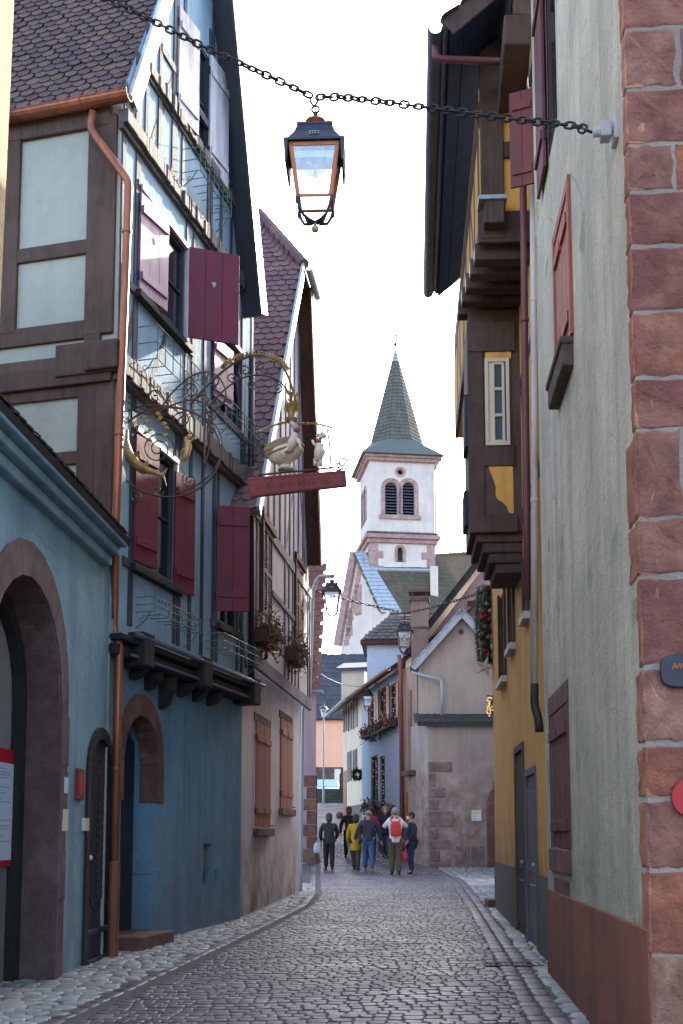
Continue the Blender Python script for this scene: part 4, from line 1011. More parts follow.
for q,mt in ((D1,'blue_grey_paint'),(D2,'black_timber')):
    m_=MB(); m_.box(p2,q[0],q[1],q[2],q[3],-.14,-.012); m_.box(p2,q[0]+.1,q[1]-.1,q[2]+.15,q[2]+.75,-.07,.0); m_.box(p2,q[0]+.1,q[1]-.1,q[2]+.9,q[3]-.2,-.07,-.002); o_=m_.build('door',M[mt],R2,bevel=.008)
    h_=MB(); h_.ball(p2.P(q[0]+.12,q[2]+1.0,.03),.03); h_.build('handle',M['zinc'],o_,smooth=True)
    f_=MB(); f_.box(p2,q[0]-.09,q[0],q[2],q[3]+.09,-.1,.02); f_.box(p2,q[1],q[1]+.09,q[2],q[3]+.09,-.1,.02); f_.box(p2,q[0],q[1],q[3],q[3]+.09,-.1,.018); f_.build('door_frame',M[mt if mt!='black_timber' else 'brown_timber'],o_)
for q in slits:
    window(R2,p2,*q,0,frame='brown_timber',depth=.12,bars=0,rows=1)
    m_=MB(); m_.box(p2,q[0]-.06,q[1]+.06,q[2]-.12,q[2]-.02,-.02,.09); m_.build('window_sill',M['white_pipe'],R2,bevel=.01)
    m_=MB(); m_.box(p2,q[0]-.07,q[0],q[2],q[3]+.07,-.1,.04); m_.box(p2,q[1],q[1]+.07,q[2],q[3]+.07,-.1,.04); m_.each('window_casing',M['brown_timber'],R2)
# oriel (second storey bay)
Yo=14.35; uo=(Yo-Y2)/p2.u.y; no=.69; ue_=uo+1.25
zob=at(500,531,Yo).z; zot=at(500,322,Yo).z; zb0=at(500,571,Yo).z
Xo=lambda Y,n: p2.P((Y-Y2)/p2.u.y,0,n)
pof=Pl(*p2.P(uo,0,no)[:2],-p2.n.x,-p2.n.y,1)          # oriel end facing the camera, u to the right from its street corner
wo=no
m_=MB(); m_.box(p2,uo,ue_,zob,zot+.2,-.02,no); m_.build('oriel',M['brown_timber'],R2,bevel=.015)
def OR(x0,x1,yt,yb,n=.02):
    ym=(yt+yb)/2; return pof.uv(x0,ym,n)[0],pof.uv(x1,ym,n)[0],pof.uv((x0+x1)/2,yb,n)[1],pof.uv((x0+x1)/2,yt,n)[1]
u0,u1,z0,z1=OR(485,509.5,359,446)
m_=MB()
for a,b,c,d in ((u0,u0+.045,z0,z1),(u1-.045,u1,z0,z1),(u0+.045,u1-.045,z0,z0+.06),(u0+.045,u1-.045,z1-.05,z1)): m_.box(pof,a,b,c,d,.0,.055)
ui0,ui1=u0+.09,u1-.065
m_.box(pof,u0+.045,ui0+.02,z0+.06,z1-.05,.0,.03)
for a,b,c,d in ((ui0,ui0+.04,z0+.06,z1-.06),(ui1-.035,ui1,z0+.06,z1-.06)): m_.box(pof,a,b,c,d,.0,.045)
for i in range(4):
    z=z0+.06+(z1-z0-.12)*i/3; m_.box(pof,ui0+.04,ui1-.035,z-.022,z+.022,.0,.042)
o_=m_.build('window',M['cream_paint'],R2,bevel=.005)
m_=MB(); m_.box(pof,u0+.01,u1+.03,z1+.01,z1+.11,-.01,.02); m_.build('ochre_panel',M['ochre_plaster'],R2)
m_=MB(); m_.box(pof,u0+.02,u1-.02,z0+.02,z1-.02,.002,.012); m_.build('pane',M['pale_glass'],o_)
m_=MB(); a=OR(490,513,467,512)
m_.prism(pof,[pof.uv(x,y,.02) for x,y in ((488.5,466),(513,466),(514,513),(509.5,513),(506.5,506),(502,501.5),(497.5,499),(495.5,494),(496,487),(493.5,479),(490.5,472))],.0,.012); m_.build('ochre_panel',M['ochre_plaster'],R2)
m_=MB()
for x0,x1,yt,yb,n_ in ((462,484,330,530,.03),(462,515,322,352,.05),(484,515,446,466,.035),(462,518,516,533,.06)):
    q=OR(x0,x1,yt,yb); m_.box(pof,max(-.02,q[0]),min(wo,q[1]),q[2],q[3],-.01,n_)
m_.build('timber_frame',M['brown_timber'],R2,bevel=.012)
# stepped bracket beneath, seen from below
m_=MB(); hh=(zob-zb0)
for i in range(4):
    t0=i/4; m_.box(p2,uo+.03+.03*i,ue_-.06*i,zob-hh*(i+1)/4,zob-hh*i/4+.0,-.02,no-.07-.085*i)
m_.build('oriel_bracket',M['brown_timber'],R2,bevel=.02)
m_=MB()
for i,(u_,h0_,h1_) in enumerate(((uo+.2,1.25,2.0),(uo+.55,.25,.75))):
    m_.box(p2,u_,u_+.5,zob+h0_,zob+h1_,no-.01,no+.055)
m_.each('shutter',M['slate_timber'],R2,bevel=.01)
# third storey, jettied, ochre with timbers
Yn=12.85; u3=(Yn-Y2)/p2.u.y; n3=.62; z3=at(500,236,Yn).z
m_=MB(); m_.box(p2,u3,L2+.1,z3,EV-.05,-.02,n3); m_.build('upper_storey',M['ochre_plaster'],R2)
ln=L2+.1-u3
hs=[(z3+.12,u3,L2+.1,.26),(EV-.35,u3,L2+.1,.24),(z3+1.5,u3,L2+.1,.13)]
vs_=[(u3+.14,z3,EV-.1,.26)]+[(u3+ln*k/7,z3+.1,EV-.2,.13) for k in range(1,8)]
bs=[((u3+ln*.15,z3+.2),(u3+ln*.27,z3+1.5),.12),((u3+ln*.44,z3+1.5),(u3+ln*.56,z3+.2),.12),((u3+ln*.72,z3+.2),(u3+ln*.84,EV-.4),.12),((u3+ln*.3,z3+1.5),(u3+ln*.42,EV-.4),.12)]
m_=MB()
for z,a,b,w_ in hs: m_.bar(p2,(a,z),(b,z),w_,n3-.05,n3+.010)
for u,a,b,w_ in vs_: m_.bar(p2,(u,a),(u,b),w_,n3-.05,n3+.007)
for a,b,w_ in bs: m_.bar(p2,a,b,w_,n3-.05,n3+.004)
m_.build('timber_frame',M['brown_timber'],R2)
p3f=Pl(*p2.P(u3,0,n3)[:2],-p2.n.x,-p2.n.y,1)
def TR(x0,x1,yt,yb): ym=(yt+yb)/2; return p3f.uv(x0,ym,.02)[0],p3f.uv(x1,ym,.02)[0],p3f.uv((x0+x1)/2,yb,.02)[1],p3f.uv((x0+x1)/2,yt,.02)[1]
m_=MB()
for x0,x1,yt,yb,n_ in ((480,503,22,240,.06),(503,520,72,83,.04),(503,520,142,158,.042),(476,530,212,243,.05),(480,530,8,24,.05)):
    q=TR(x0,x1,yt,yb); m_.box(p3f,max(-.03,q[0]),q[1],q[2],q[3],-.02,n_)
q=TR(483,503,208,232); m_.box(p3f,q[0],q[1],q[2],q[3],.0,.24)
m_.build('timber_frame',M['brown_timber'],R2,bevel=.014)
m_=MB(); q=TR(479,505,206,210); m_.box(p3f,q[0]-.02,q[1],q[2],q[3],-.02,.27); m_.build('beam_flashing',M['zinc'],R2)
# floor joists under the jetty
m_=MB()
for k in range(5):
    u_=u3+.12+k*.36; m_.box(p2,u_,u_+.20,z3-.22,z3+.0,-.02,n3+.06+.035*k)
m_.box(p2,u3+.02,uo+.3,z3-.03,z3+.02,-.02,n3-.02); m_.build('floor_joists',M['brown_timber'],R2,bevel=.015)
m_=MB()
for k in range(5):
    u_=u3+.12+k*.36; m_.box(p2,u_+.03,u_+.17,z3-.19,z3-.04,n3+.06+.035*k,n3+.066+.035*k)
m_.each('joist_end',M['zinc'],R2)
# timbers of the lower street wall between corner and oriel
m_=MB(); m_.bar(p2,(.05,zot-.9),(uo,zot-.9),.14,-.05,.008); m_.bar(p2,(.05,zob+.2),(uo,zob+.2),.16,-.05,.008); m_.bar(p2,(uo-.9,zob),(uo-.9,zot),.12,-.05,.006); m_.bar(p2,(uo-.75,zob+.2),(uo-.1,zot-1),.12,-.05,.004); m_.build('timber_frame',M['brown_timber'],R2)
# eaves: soffit, gutter, pipes
gA=at(437,34,12.2); gB=at(429.5,288,18.4)
gdir=Vector((gB.x-gA.x,gB.y-gA.y,0)).normalized(); zg=(gA.z+gB.z)/2
gA.z=gB.z=zg
tn2=math.tan(radians(40)); b_=(Vector((1,-.056,0)).normalized()+Vector((0,0,tn2))).normalized(); nn_=(Vector((-1,.056,0)).normalized()*tn2+Vector((0,0,1))).normalized()
O=gA+Vector((.05,-.15,.0)); m_=MB(); Lg=(gB-gA).length
slab(m_,O,gdir,b_,nn_,Lg+.2,5.0,.10); m_.cr=None; roof_tiles(m_,O,gdir,b_,nn_,Lg+.2,.9,.17,.15); m_.build('roof',M['dark_tiles'],R2)
m_=MB()
k=0
while k*.42<Lg: 
    s0=O+gdir*(k*.42+.1); m_.hexa([s0-nn_*.11,s0+gdir*.09-nn_*.11,s0+gdir*.09-nn_*.22,s0-nn_*.22]+[p+b_*1.6 for p in (s0-nn_*.11,s0+gdir*.09-nn_*.11,s0+gdir*.09-nn_*.22,s0-nn_*.22)]); k+=1
pass
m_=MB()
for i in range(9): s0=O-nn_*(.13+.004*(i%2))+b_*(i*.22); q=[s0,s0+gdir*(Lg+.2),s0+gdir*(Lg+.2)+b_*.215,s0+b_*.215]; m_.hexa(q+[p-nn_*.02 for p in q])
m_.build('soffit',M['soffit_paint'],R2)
gutter(R2,gA-gdir*.15-Vector((0.02,0,.05)),gB+gdir*.05-Vector((0.02,0,.05)),.085,'blue_grey_paint')
m_=MB(); q=[O-gdir*.03+nn_*.03,O+nn_*.03,O-nn_*.2,O-gdir*.03-nn_*.2]; m_.hexa(q+[p+b_*3 for p in q]); m_.build('bargeboard',M['brown_timber'],R2)
a_=gA+gdir*.05-Vector((.02,0,.12)); Yp=12.45
pipe(R2,smooth_pts([a_,a_-Vector((0,0,.18)),Vector(at(519,62,Yp)),Vector(at(522,80,Yp)),Vector(at(526.5,500,Yp+.1)),Vector(at(527.5,600,Yp+.1))]),.042,'wine_pipe',brackets=[at(524.7,320,Yp+.05)])
m_=None
pipe(R2,smooth_pts([Vector(at(523,45,Yp+.05)),Vector(at(524.5,80,Yp+.05)),Vector(at(533,170,12.3)),Vector(at(534.5,400,12.3)),Vector(at(534.5,688,12.3))]),.042,'white_pipe',brackets=[at(534.3,300,12.3),at(534.5,500,12.3)])
pipe(R2,smooth_pts([Vector(at(534.5,684,12.3)),Vector(at(534.5,706,12.3)),Vector(at(538.5,718,12.2)),Vector(at(539.5,732,12.2))]),.048,'black_iron')
m_=MB(); sx=at(484,903,20.5); ps=Pl(sx.x,20.3,1,0,1); m_.box(ps,-.02,.5,gz(20)-.1,gz(20.3)+.14,-.0,.5); st=m_.build('doorstep',M['brown_sandstone'],R2,bevel=.02)
# ================================================================ house beyond it on the right, and an unseen sun block
R3 = thing('lilac_row_house', 'tall narrow lilac house just beyond the ochre house', 'house', (4.2,24,gz(24)))
def radial_house(root,Y0,Y1,k,H,roofm,wallm,tanr,dep=6):
    pl=Pl(k*Y0,Y0,k,1,-1); L_=(Y1-Y0)*sqrt(1+k*k)
    m=MB(); m.wall(pl,rectp(0,L_,-.3,H)); f=Pl(k*Y0,Y0,1,-.1,1); m.wall(f,[(0,-.3),(dep,-.3),(dep,H),(dep/2,H+dep/2*tanr),(0,H)])
    f2=Pl(*pl.P(L_,0)[:2],1,-.1,-1); m.wall(f2,[(0,-.3),(dep,-.3),(dep,H),(dep/2,H+dep/2*tanr),(0,H)]); m.build('wall',M[wallm],root)
    a=math.atan(tanr); m=MB(); O=pl.P(0,H-.05,-.02)
    slab(m,O,pl.u,-pl.n*cos(a)+Vector((0,0,sin(a))),pl.n*sin(a)+Vector((0,0,cos(a))),L_,dep/2/cos(a)+.2)
    O=pl.P(0,H-.05,-dep); slab(m,O,pl.u,pl.n*cos(a)+Vector((0,0,sin(a))),-pl.n*sin(a)+Vector((0,0,cos(a))),L_,dep/2/cos(a)+.2)
    m.build('roof',M[roofm],root); return pl
pr=radial_house(R3,20.0,26.6,.1385,12.8,'brown_tiles','lilac_plaster',.6)
m_=MB(); pr2=Pl(.1385*20.4-.015,20.385,1,-.1,1); m_.box(pr2,0.0,.10,gz(20),gz(20)+2.3,-.02,.03); m_.build('door_frame',M['burgundy_paint'],R3)
R4 = thing('sun_block_wedge', 'tall unseen wedge block added to keep the sun off the half-timbered gable', 'house', (4.8,28,gz(28)))
wp=[(4.32,29.0),(5.35,28.9),(7.75,33.5),(5.0,33.6)]  # plan shaped to shade the far half of the timbered gable
m_=MB(); m_.add([(x,y,-.3) for x,y in wp]+[(x,y,16.5) for x,y in wp],[(0,1,5,4),(1,2,6,5),(2,3,7,6),(3,0,4,7)]); m_.build('wall',M['taupe_plaster'],R4)
ctr=Vector((5.7,31.6,18.0)); m_=MB(); e4=[Vector((x,y,16.4))+(Vector((x,y,0))-Vector((5.7,31.6,0))).normalized()*.12 for x,y in wp]; m_.add(e4+[ctr],[(0,1,4),(1,2,4),(2,3,4),(3,0,4),(3,2,1,0)]); m_.build('roof',M['brown_tiles'],R4)
# christmas garland, star and ornament hung on the lilac wall
gc=at(484.5,625,19.9)
GA=thing('christmas_garland','thick evergreen garland with red and gold baubles hanging on the lilac house wall','garland',(gc.x,gc.y,gc.z-.6))
zt,zb_=at(487,586,19.9).z,at(487,664,19.9).z
rg=random.Random(4); m_=MB()
m_.tube([(gc.x+.03,gc.y,zb_),(gc.x,gc.y,(zt+zb_)/2),(gc.x+.05,gc.y,zt)],[.08,.11,.07],8)
for i in range(2200):
    q=rg.random(); z=zb_+(zt-zb_)*q; wd=.13+.06*sin(pi*q); an=rg.uniform(0,2*pi)
    c=Vector((gc.x+.02+cos(an)*wd*.8,gc.y+sin(an)*wd*.8,z)); d=Vector((cos(an),sin(an),rg.uniform(-.8,.5))).normalized(); sd_=d.orthogonal().normalized()*.012
    m_.cr=rg.random(); m_.add([c-sd_,c+d*rg.uniform(.05,.10),c+sd_],[(0,1,2)]); m_.cr=None
m_.build('evergreen',M['leaf_green'],GA)
cols=[('vivid_red',(484,612)),('vivid_red',(486,616)),('vivid_red',(483,618)),('vivid_red',(489,655)),('gilt',(486,627)),('gilt',(484,634)),('zinc_blue',(491,611)),('gilt',(489,637)),('vivid_red',(485,651)),('gilt',(488,604)),('vivid_red',(490,619)),('gilt',(483,645))]
for mt,(x,y) in cols:
    m_=MB(); m_.ball(at(x-1,y,19.75),.045,10,8); m_.build('bauble',M[mt],GA,smooth=True)
sc_=at(485,667,19.7); m_=MB(); ps=Pl(sc_.x,sc_.y,1,0,1); 
star=[((.21 if i%2==0 else .08)*sin(pi*i/5+.3),(.21 if i%2==0 else .08)*cos(pi*i/5+.3)) for i in range(10)]
vs=[ps.P(u,sc_.z-.0+z,0) for u,z in star]; m_.add(vs+[ps.P(0,sc_.z,.05),ps.P(0,sc_.z,-.05)],[(i,(i+1)%10,10) for i in range(10)]+[((i+1)%10,i,11) for i in range(10)])
o_=m_.build('star_ornament',M['gilt_pale']); tag(o_,'pale wooden star hanging under the evergreen garland','star ornament')
lg=at(490,707,19.8); L_=thing('light_cluster','small bunch of glowing amber lights on the lilac wall below the star','lights',lg)
m_=MB()
for i in range(26): m_.ball(lg+Vector((rg.uniform(-.05,.05),rg.uniform(-.05,.05),rg.uniform(-.16,.18))),.016,6,4)
m_.build('amber_bulbs',M['fairy_light'],L_); m_=MB()
for i in range(60):
    c=lg+Vector((rg.uniform(-.05,.05),rg.uniform(-.04,.06),rg.uniform(-.18,.2))); m_.add([c,c+Vector((.03,0,.04)),c+Vector((.0,.02,.05))],[(0,1,2)])
m_.build('greenery',M['leaf_green'],L_)
UP=Vector((0,0,1))
def gable_roof(root, pl, u0, u1, z0, rise, depth, mat, ov=.3, nfront=.3, th=.10, tile=None, uapex=None, trim=None):
    """ridge runs back along -n; eaves at u0 and u1; apex over uapex"""
    ua=(u0+u1)/2 if uapex is None else uapex
    m=MB()
    for (e,sg) in ((u0,1),(u1,-1)):
        run=abs(ua-e); a=math.atan2(rise,run); b=pl.u*sg*cos(a)+UP*sin(a); nn=-pl.u*sg*sin(a)+UP*cos(a)
        O=pl.P(e,z0,nfront)-b*ov; S=run/cos(a)+ov; slab(m,O,-pl.n,b,nn,depth+nfront,S,th)
        if tile: roof_tiles(m,O,-pl.n,b,nn,depth+nfront,S,*tile)
    o=m.build('roof',M[mat],root)
    if trim:
        m=MB()
        for (e,sg) in ((u0,1),(u1,-1)):
            run=abs(ua-e); a=math.atan2(rise,run); b=pl.u*sg*cos(a)+UP*sin(a); nn=-pl.u*sg*sin(a)+UP*cos(a)
            O=pl.P(e,z0,nfront)-b*ov; S=run/cos(a)+ov
            q=[O-nn*.17,O+nn*.06,O+nn*.06+b*S,O-nn*.17+b*S]; m.hexa(q+[p+pl.n*.05 for p in q])
        m.build('verge_board',M[trim],root)
    return o
# ================================================================ gabled house in the middle
I=thing('gabled_house','taupe gabled house with blue-grey verge boards, tall chimney and sandstone corner','house',(5,36,gz(36)))
yI=34.8; xi0=(419-341.5)/FPX*yI; pi_=Pl(xi0,yI,1,-.04,1)
za=at(461,612,yI).z; zL=at(420,660,yI).z; wI=2*(at(461,612,yI).x-xi0)
m_=MB(); m_.wall(pi_,[(0,-.3),(wI,-.3),(wI,zL),(wI/2,za-.1),(0,zL)])
psd=Pl(xi0,yI,-.035,1,-1); m_.wall(psd,rectp(0,4.2,-.3,zL)); m_.build('gable_wall',M['taupe_plaster'],I)
gable_roof(I,pi_,0,wI,zL,za-zL,6,'brown_tiles',ov=.35,nfront=.25,tile=(.2,.18),trim='zinc_blue')
m_=MB(); q=pi_.uv(461,632); m_.ball(pi_.P(q[0],q[1],.02),.09,10,6,(1,.5,1)); m_.build('wall_vent',M['brown_sandstone'],I)
# lower annexe in front with the sandstone corner
yA=33.9; xa0=(429-341.5)/FPX*yA; pA=Pl(xa0,yA,1,-.03,1); zA=at(460,722,yA).z
mat_low=plaster('annex_plaster',(.45,.395,.36,1),(.37,.325,.30,1),streak=.5,dirt=(.20,.12,.095,1),z0=2.4,z1=4.9,dirtk=1.0,bump=.8)
m_=MB(); m_.wall(pA,rectp(0,3.6,-.3,zA)); m_.wall(Pl(xa0,yA,-.30,1,-1),rectp(0,1.6,-.3,zA)); m_.build('annexe_wall',mat_low,I)
m_=MB(); z_=gz(34)-.2; i=0
while z_<zA-.3:
    h_=rs.uniform(.3,.55); L_=rs.uniform(.2,.34) if i%2 else rs.uniform(.45,.75)
    if z_<3.8: m_.box(pA,-.02,L_,z_,min(z_+h_-.02,zA-.1),-.25,.015)
    z_+=h_; i+=1
z_=gz(34)-.2; u=.8
while u<3.5:
    w_=rs.uniform(.4,.8); m_.box(pA,u,u+w_-.03,z_,gz(34)+rs.uniform(.45,.8),-.1,.02); u+=w_
m_.build('quoins',stone('faded_quoin',(.27,.195,.19,1),(.22,.15,.15,1),(.30,.225,.215,1),bump=.7),I,bevel=.03)
a0=pA.uv(487,860)[0]; a1=a0+1.6; zt=pA.uv(497,795)[1]
hol=arch(a0,a1,gz(34)-.1,zt-.4,.9); m_=MB(); ring(m_,pA,arch(a0+.28,a1-.28,gz(34)-.1,zt-.4,.65),hol,-.05,.03); m_.build('arch_surround',M['brown_sandstone'],I,bevel=.02)
m_=MB(); m_.prism(pA,arch(a0+.28,a1-.28,gz(34)-.1,zt-.4,.65),.0,.012); m_.build('door',M['black_timber'],I)
m_=MB(); b_=(-pA.n*.9+UP*.30).normalized(); nn_=(pA.n*.30+UP*.9).normalized(); O=pA.P(-.35,zA-.05,.25)
slab(m_,O,pA.u,b_,nn_,4.2,1.35,.10); roof_tiles(m_,O,pA.u,b_,nn_,4.2,1.3,.20,.2,None,.03); m_.build('annexe_roof',M['dark_tiles'],I)
u0,u1,z0,z1=pA.rect(522-.0,533,376,388) if False else pA.rect(471.5,481.5,810,821); m_=MB(); m_.box(pA,u0,u1,z0,z1,-.01,.03); o_=m_.build('wall_notice',M['ivory_plate'],I)
m_=MB(); m_.box(pA,u0+.14,u1-.03,z0+.05,z0+.2,.02,.036); m_.build('notice_sheet',M['paper_white'],o_)
# its brown street side
xb=(402-341.5)/FPX*36.6; pB=Pl(xi0-.03,34.9,xb-xi0+.03,1.75,-1); LB=sqrt((xb-xi0)**2+1.75**2)
zB=at(418,662,34.9).z
m_=MB(); m_.wall(pB,rectp(0,LB,-.3,zB)); m_.build('street_wall',M['buff_plaster'],I)
m_=MB(); m_.box(pB,.1,LB*.55,at(415,775,35).z,at(415,770,35).z,-.02,.25); m_.build('stone_ledge',M['rubble_stone'],I)
m_=MB(); m_.box(pB,LB*.35,LB*.5,at(410,765,35.5).z-.2,at(410,690,35.5).z,-.02,.05); m_.build('shutter',M['buff_timber'],I)
m_=MB(); m_.box(pB,LB*.62,LB*.85,gz(36),gz(36)+2.2,-.02,.04); m_.build('door',M['terracotta_paint'],I)
pipe(I,smooth_pts([Vector(at(399,655,36.2)),Vector(at(401,672,36.2)),Vector((at(401,672,36.2).x,36.2,gz(36)))]),.075,'copper_aged')
pipe(I,smooth_pts([Vector(at(411,672,34.6)),Vector(at(441,680,34.6)),Vector(at(442,688,34.6)),Vector(at(442,716,34.6))]),.045,'zinc_blue')
# chimney
xc=at(420,620,36.5); pk=Pl(at(411,620,36.5).x,36.5,1,-.1,1); wk=at(428,620,36.5).x-at(411,620,36.5).x
m_=MB(); m_.box(pk,0,wk,zL-.3,at(420,601,36.5).z,-.55,0); ck=m_.build('chimney',plaster('chimney_render',(.29,.215,.18,1),(.21,.155,.135,1),streak=.6,z0=-5,z1=-4),I)
m_=MB(); zc=at(420,601,36.5).z; m_.box(pk,-.05,wk+.05,zc,zc+.10,-.6,.05)
for u in (0.02,wk-.1): m_.box(pk,u,u+.08,zc+.10,zc+.30,-.5,-.02)
m_.box(pk,-.08,wk+.08,zc+.30,zc+.38,-.63,.08); m_.box(pk,-.03,wk+.03,zc-.95,zc-.88,-.58,.03); m_.build('chimney_cap',M['rubble_stone'],ck)
# ================================================================ house with the bigger roof behind
J=thing('pink_timbered_house','pink timbered house with a long brown tiled roof behind the taupe gable','house',(6,40,gz(40)))
yJ=39.; pj=Pl(at(407,650,yJ).x,yJ,1,-.05,1); e0=pj.uv(407,655); ap=pj.uv(486,553)
m_=MB(); m_.wall(pj,[(0.2,-.3),(9,-.3),(9,e0[1]),(ap[0]+2.2,ap[1]+1.9*(ap[1]-e0[1])/(ap[0]-e0[0])),(0.2,e0[1]-.2)]); m_.build('gable_wall',M['mauve_render'],J)
pjw=[]; m_=MB()
for x0,y0_,x1,y1_ in ((468,604,497,600),(470,634,497,630),(481,590,482,650)): m_.bar(pj,pj.uv(x0,y0_),pj.uv(x1,y1_),.2,-.02,.04)
m_.build('timber_frame',M['red_brown_timber'],J)
sJ=(ap[1]-e0[1])/(ap[0]-e0[0]); uA=ap[0]+2.4
gable_roof(J,pj,e0[0],2*uA-e0[0],e0[1],sJ*(uA-e0[0]),7,'brown_tiles',ov=.2,nfront=.9,tile=(.28,.30),uapex=uA,trim='black_timber')  # black verge boards carry the shadow under the roof edge as colour
# ================================================================ blue house with the fairy lights
H=thing('light_blue_house','light blue house with fairy-lit windows and planted window boxes','house',(2,40,gz(40)))
hX,hY=(402.5-341.5)/FPX*36.7,36.7; hx2,hy2=(362-341.5)/FPX*44,44
ph=Pl(hX,hY,hx2-hX,hy2-hY,-1); LH=sqrt((hx2-hX)**2+(hy2-hY)**2)
zH=ph.uv(400,662,.3)[1]
def hrect(x0,x1,yt,yb,n=0):
    q=ph.rect(x0,x1,yt,yb,n); return (min(q[:2]),max(q[:2]))+q[2:]
ups=[hrect(390,397,686,722),hrect(379,387,690,728),hrect(369,375,702,732)]
los=[hrect(380,385,757,808),hrect(371,378,757,805)]
m_=MB(); m_.wall(ph,rectp(0,LH,-.3,zH),[rectp(*q) for q in ups+los],0,.15); m_.wall(Pl(hx2,hy2,1,.1,-1),rectp(0,6,-.3,zH)); m_.build('street_wall',M['light_blue_render'],H)
for q in ups+los:
    w_=window(H,ph,*q,0,frame='brown_timber',depth=.12,bars=1,rows=3)
    m_=MB()
    for i in range(16): m_.ball(ph.P(rg.uniform(q[0]+.1,q[1]-.1),q[2]+(q[3]-q[2])*(i+.5)/16,-.06),.014,6,4)
    m_.build('fairy_lights',M['fairy_light'],w_)
m_=MB()
for q in ups:
    m_.box(ph,q[0]-.32,q[0]-.02,q[2],q[3],.0,.04); m_.box(ph,q[1]+.02,q[1]+.32,q[2],q[3],.0,.04)
m_.each('shutter',M['copper_aged'],H)
for i,(q,lab) in enumerate(zip(ups+los,('nearest planted window box under an upper window of the light blue house','middle planted window box under an upper window of the light blue house','farthest planted window box under an upper window of the light blue house','evergreen window planting at the nearer street-level window of the light blue house','evergreen window planting at the farther street-level window of the light blue house'))):
    T=thing('window_box',lab,'window box',ph.P((q[0]+q[1])/2,q[2]-.25,.15),'planted window boxes on the light blue house')
    m_=MB(); m_.box(ph,q[0]-.2,q[1]+.2,q[2]-.28,q[2]-.05,.02,.28); m_.build('box',M['brown_timber'],T)
    m_=MB(); leaves(m_,ph.P((q[0]+q[1])/2,q[2]-.05,.2),ph.u,ph.n,(q[1]-q[0])+.5,.4,.35,330,rl,.06,.5); m_.build('plants',M['leaf_green'],T)
    m_=MB()
    for k in range(7): m_.ball(ph.P(rg.uniform(q[0],q[1]),q[2]+rg.uniform(-.2,.2),.36),.045,6,5)
    m_.build('red_flowers',M['vivid_red'],T)
rb=(-ph.n*.80+UP*.60).normalized(); rn=(ph.n*.6+UP*.8).normalized()
m_=MB(); O=ph.P(-.1,zH-.08,.42); slab(m_,O,ph.u,rb,rn,LH+.3,4.4,.1); roof_tiles(m_,O,ph.u,rb,rn,LH+.3,4.2,.25,.26); m_.build('roof',M['brown_tiles'],H)
gutter(H,ph.P(-.15,zH-.08,.5),ph.P(LH+.2,zH-.08,.5),.09,'copper_aged')
# small plants beside its door
for (x,y,Y,s_,lab) in ((392,812,37.3,.30,'round clipped shrub in a pot by the light blue wall'),(386,826,38.2,.24,'smaller potted shrub by the light blue wall')):
    c=at(x,y,Y); T=thing('potted_shrub',lab,'shrub',(c.x-.1,Y,gz(Y)),'potted shrubs along the blue wall')
    m_=MB(); m_.lathe((c.x-.1,Y,gz(Y)),[(.14,0),(.19,.3),(.21,.32),(.17,.32)],12); m_.build('pot',M['terracotta_paint'],T)
    m_=MB(); m_.tube([(c.x-.1,Y,gz(Y)+.3),(c.x-.1,Y,c.z)],.03,6); m_.build('stem',M['brown_timber'],T)
    m_=MB()
    for k in range(420):
        d=Vector((rl.gauss(0,1),rl.gauss(0,1),rl.gauss(0,1))).normalized()*s_*(rl.random()**.3); leaves(m_,Vector((c.x-.1,Y,c.z))+d,UP,ph.n,.01,.01,.01,1,rl,.05,.01)
    m_.build('foliage',M['leaf_green'],T)
# taller blue block with hipped roof rising behind it
K=thing('blue_tower_house','pale blue upper block with dark hipped roof before the church','house',(2.5,46,gz(46)))
yK=43.; k0=at(367,660,yK); k1=at(412,660,yK); pk2=Pl(k0.x,yK,1,-.06,1); wK=k1.x-k0.x; zk=at(385,641,yK).z; zk2=at(385,616,yK+1.6).z
m_=MB(); m_.wall(pk2,rectp(0,wK,0,zk)); m_.wall(Pl(k0.x,yK,.06,1,-1),rectp(0,4,0,zk)); m_.build('wall',M['sky_blue_render'],K)
m_=MB(); e=.25; c=[pk2.P(-e,zk,e),pk2.P(wK+e,zk,e),pk2.P(wK+e,zk,-4-e),pk2.P(-e,zk,-4-e)]; r0,r1=pk2.P(.85,zk2,-1.6),pk2.P(wK,zk2,-1.6)
r2,r3=pk2.P(wK,zk2,-2.6),pk2.P(.85,zk2,-2.6)
m_.add(c+[r0,r1,r2,r3],[(0,1,5,4),(1,2,6,5),(2,3,7,6),(3,0,4,7),(4,5,6,7),(3,2,1,0)])
a=(r0-c[0]); 
fn=(pk2.n*1.0+UP*1.0)
b_=((r0+r1)/2-(c[0]+c[1])/2); b_=(b_-pk2.u*b_.dot(pk2.u)).normalized(); nn_=pk2.u.cross(b_); nn_=nn_ if nn_.z>0 else -nn_
roof_tiles(m_,c[0],pk2.u,b_,nn_,wK+.5,(r0-c[0]).length*.93,.3,.3,lambda x,s_: x>s_*.55+.12); m_.build('roof',M['dark_tiles'],K)
m_=MB(); m_.box(pk2,-e,wK+e,zk-.16,zk-.02,-.02,e+.02); m_.build('cornice',M['red_brown_timber'],K)
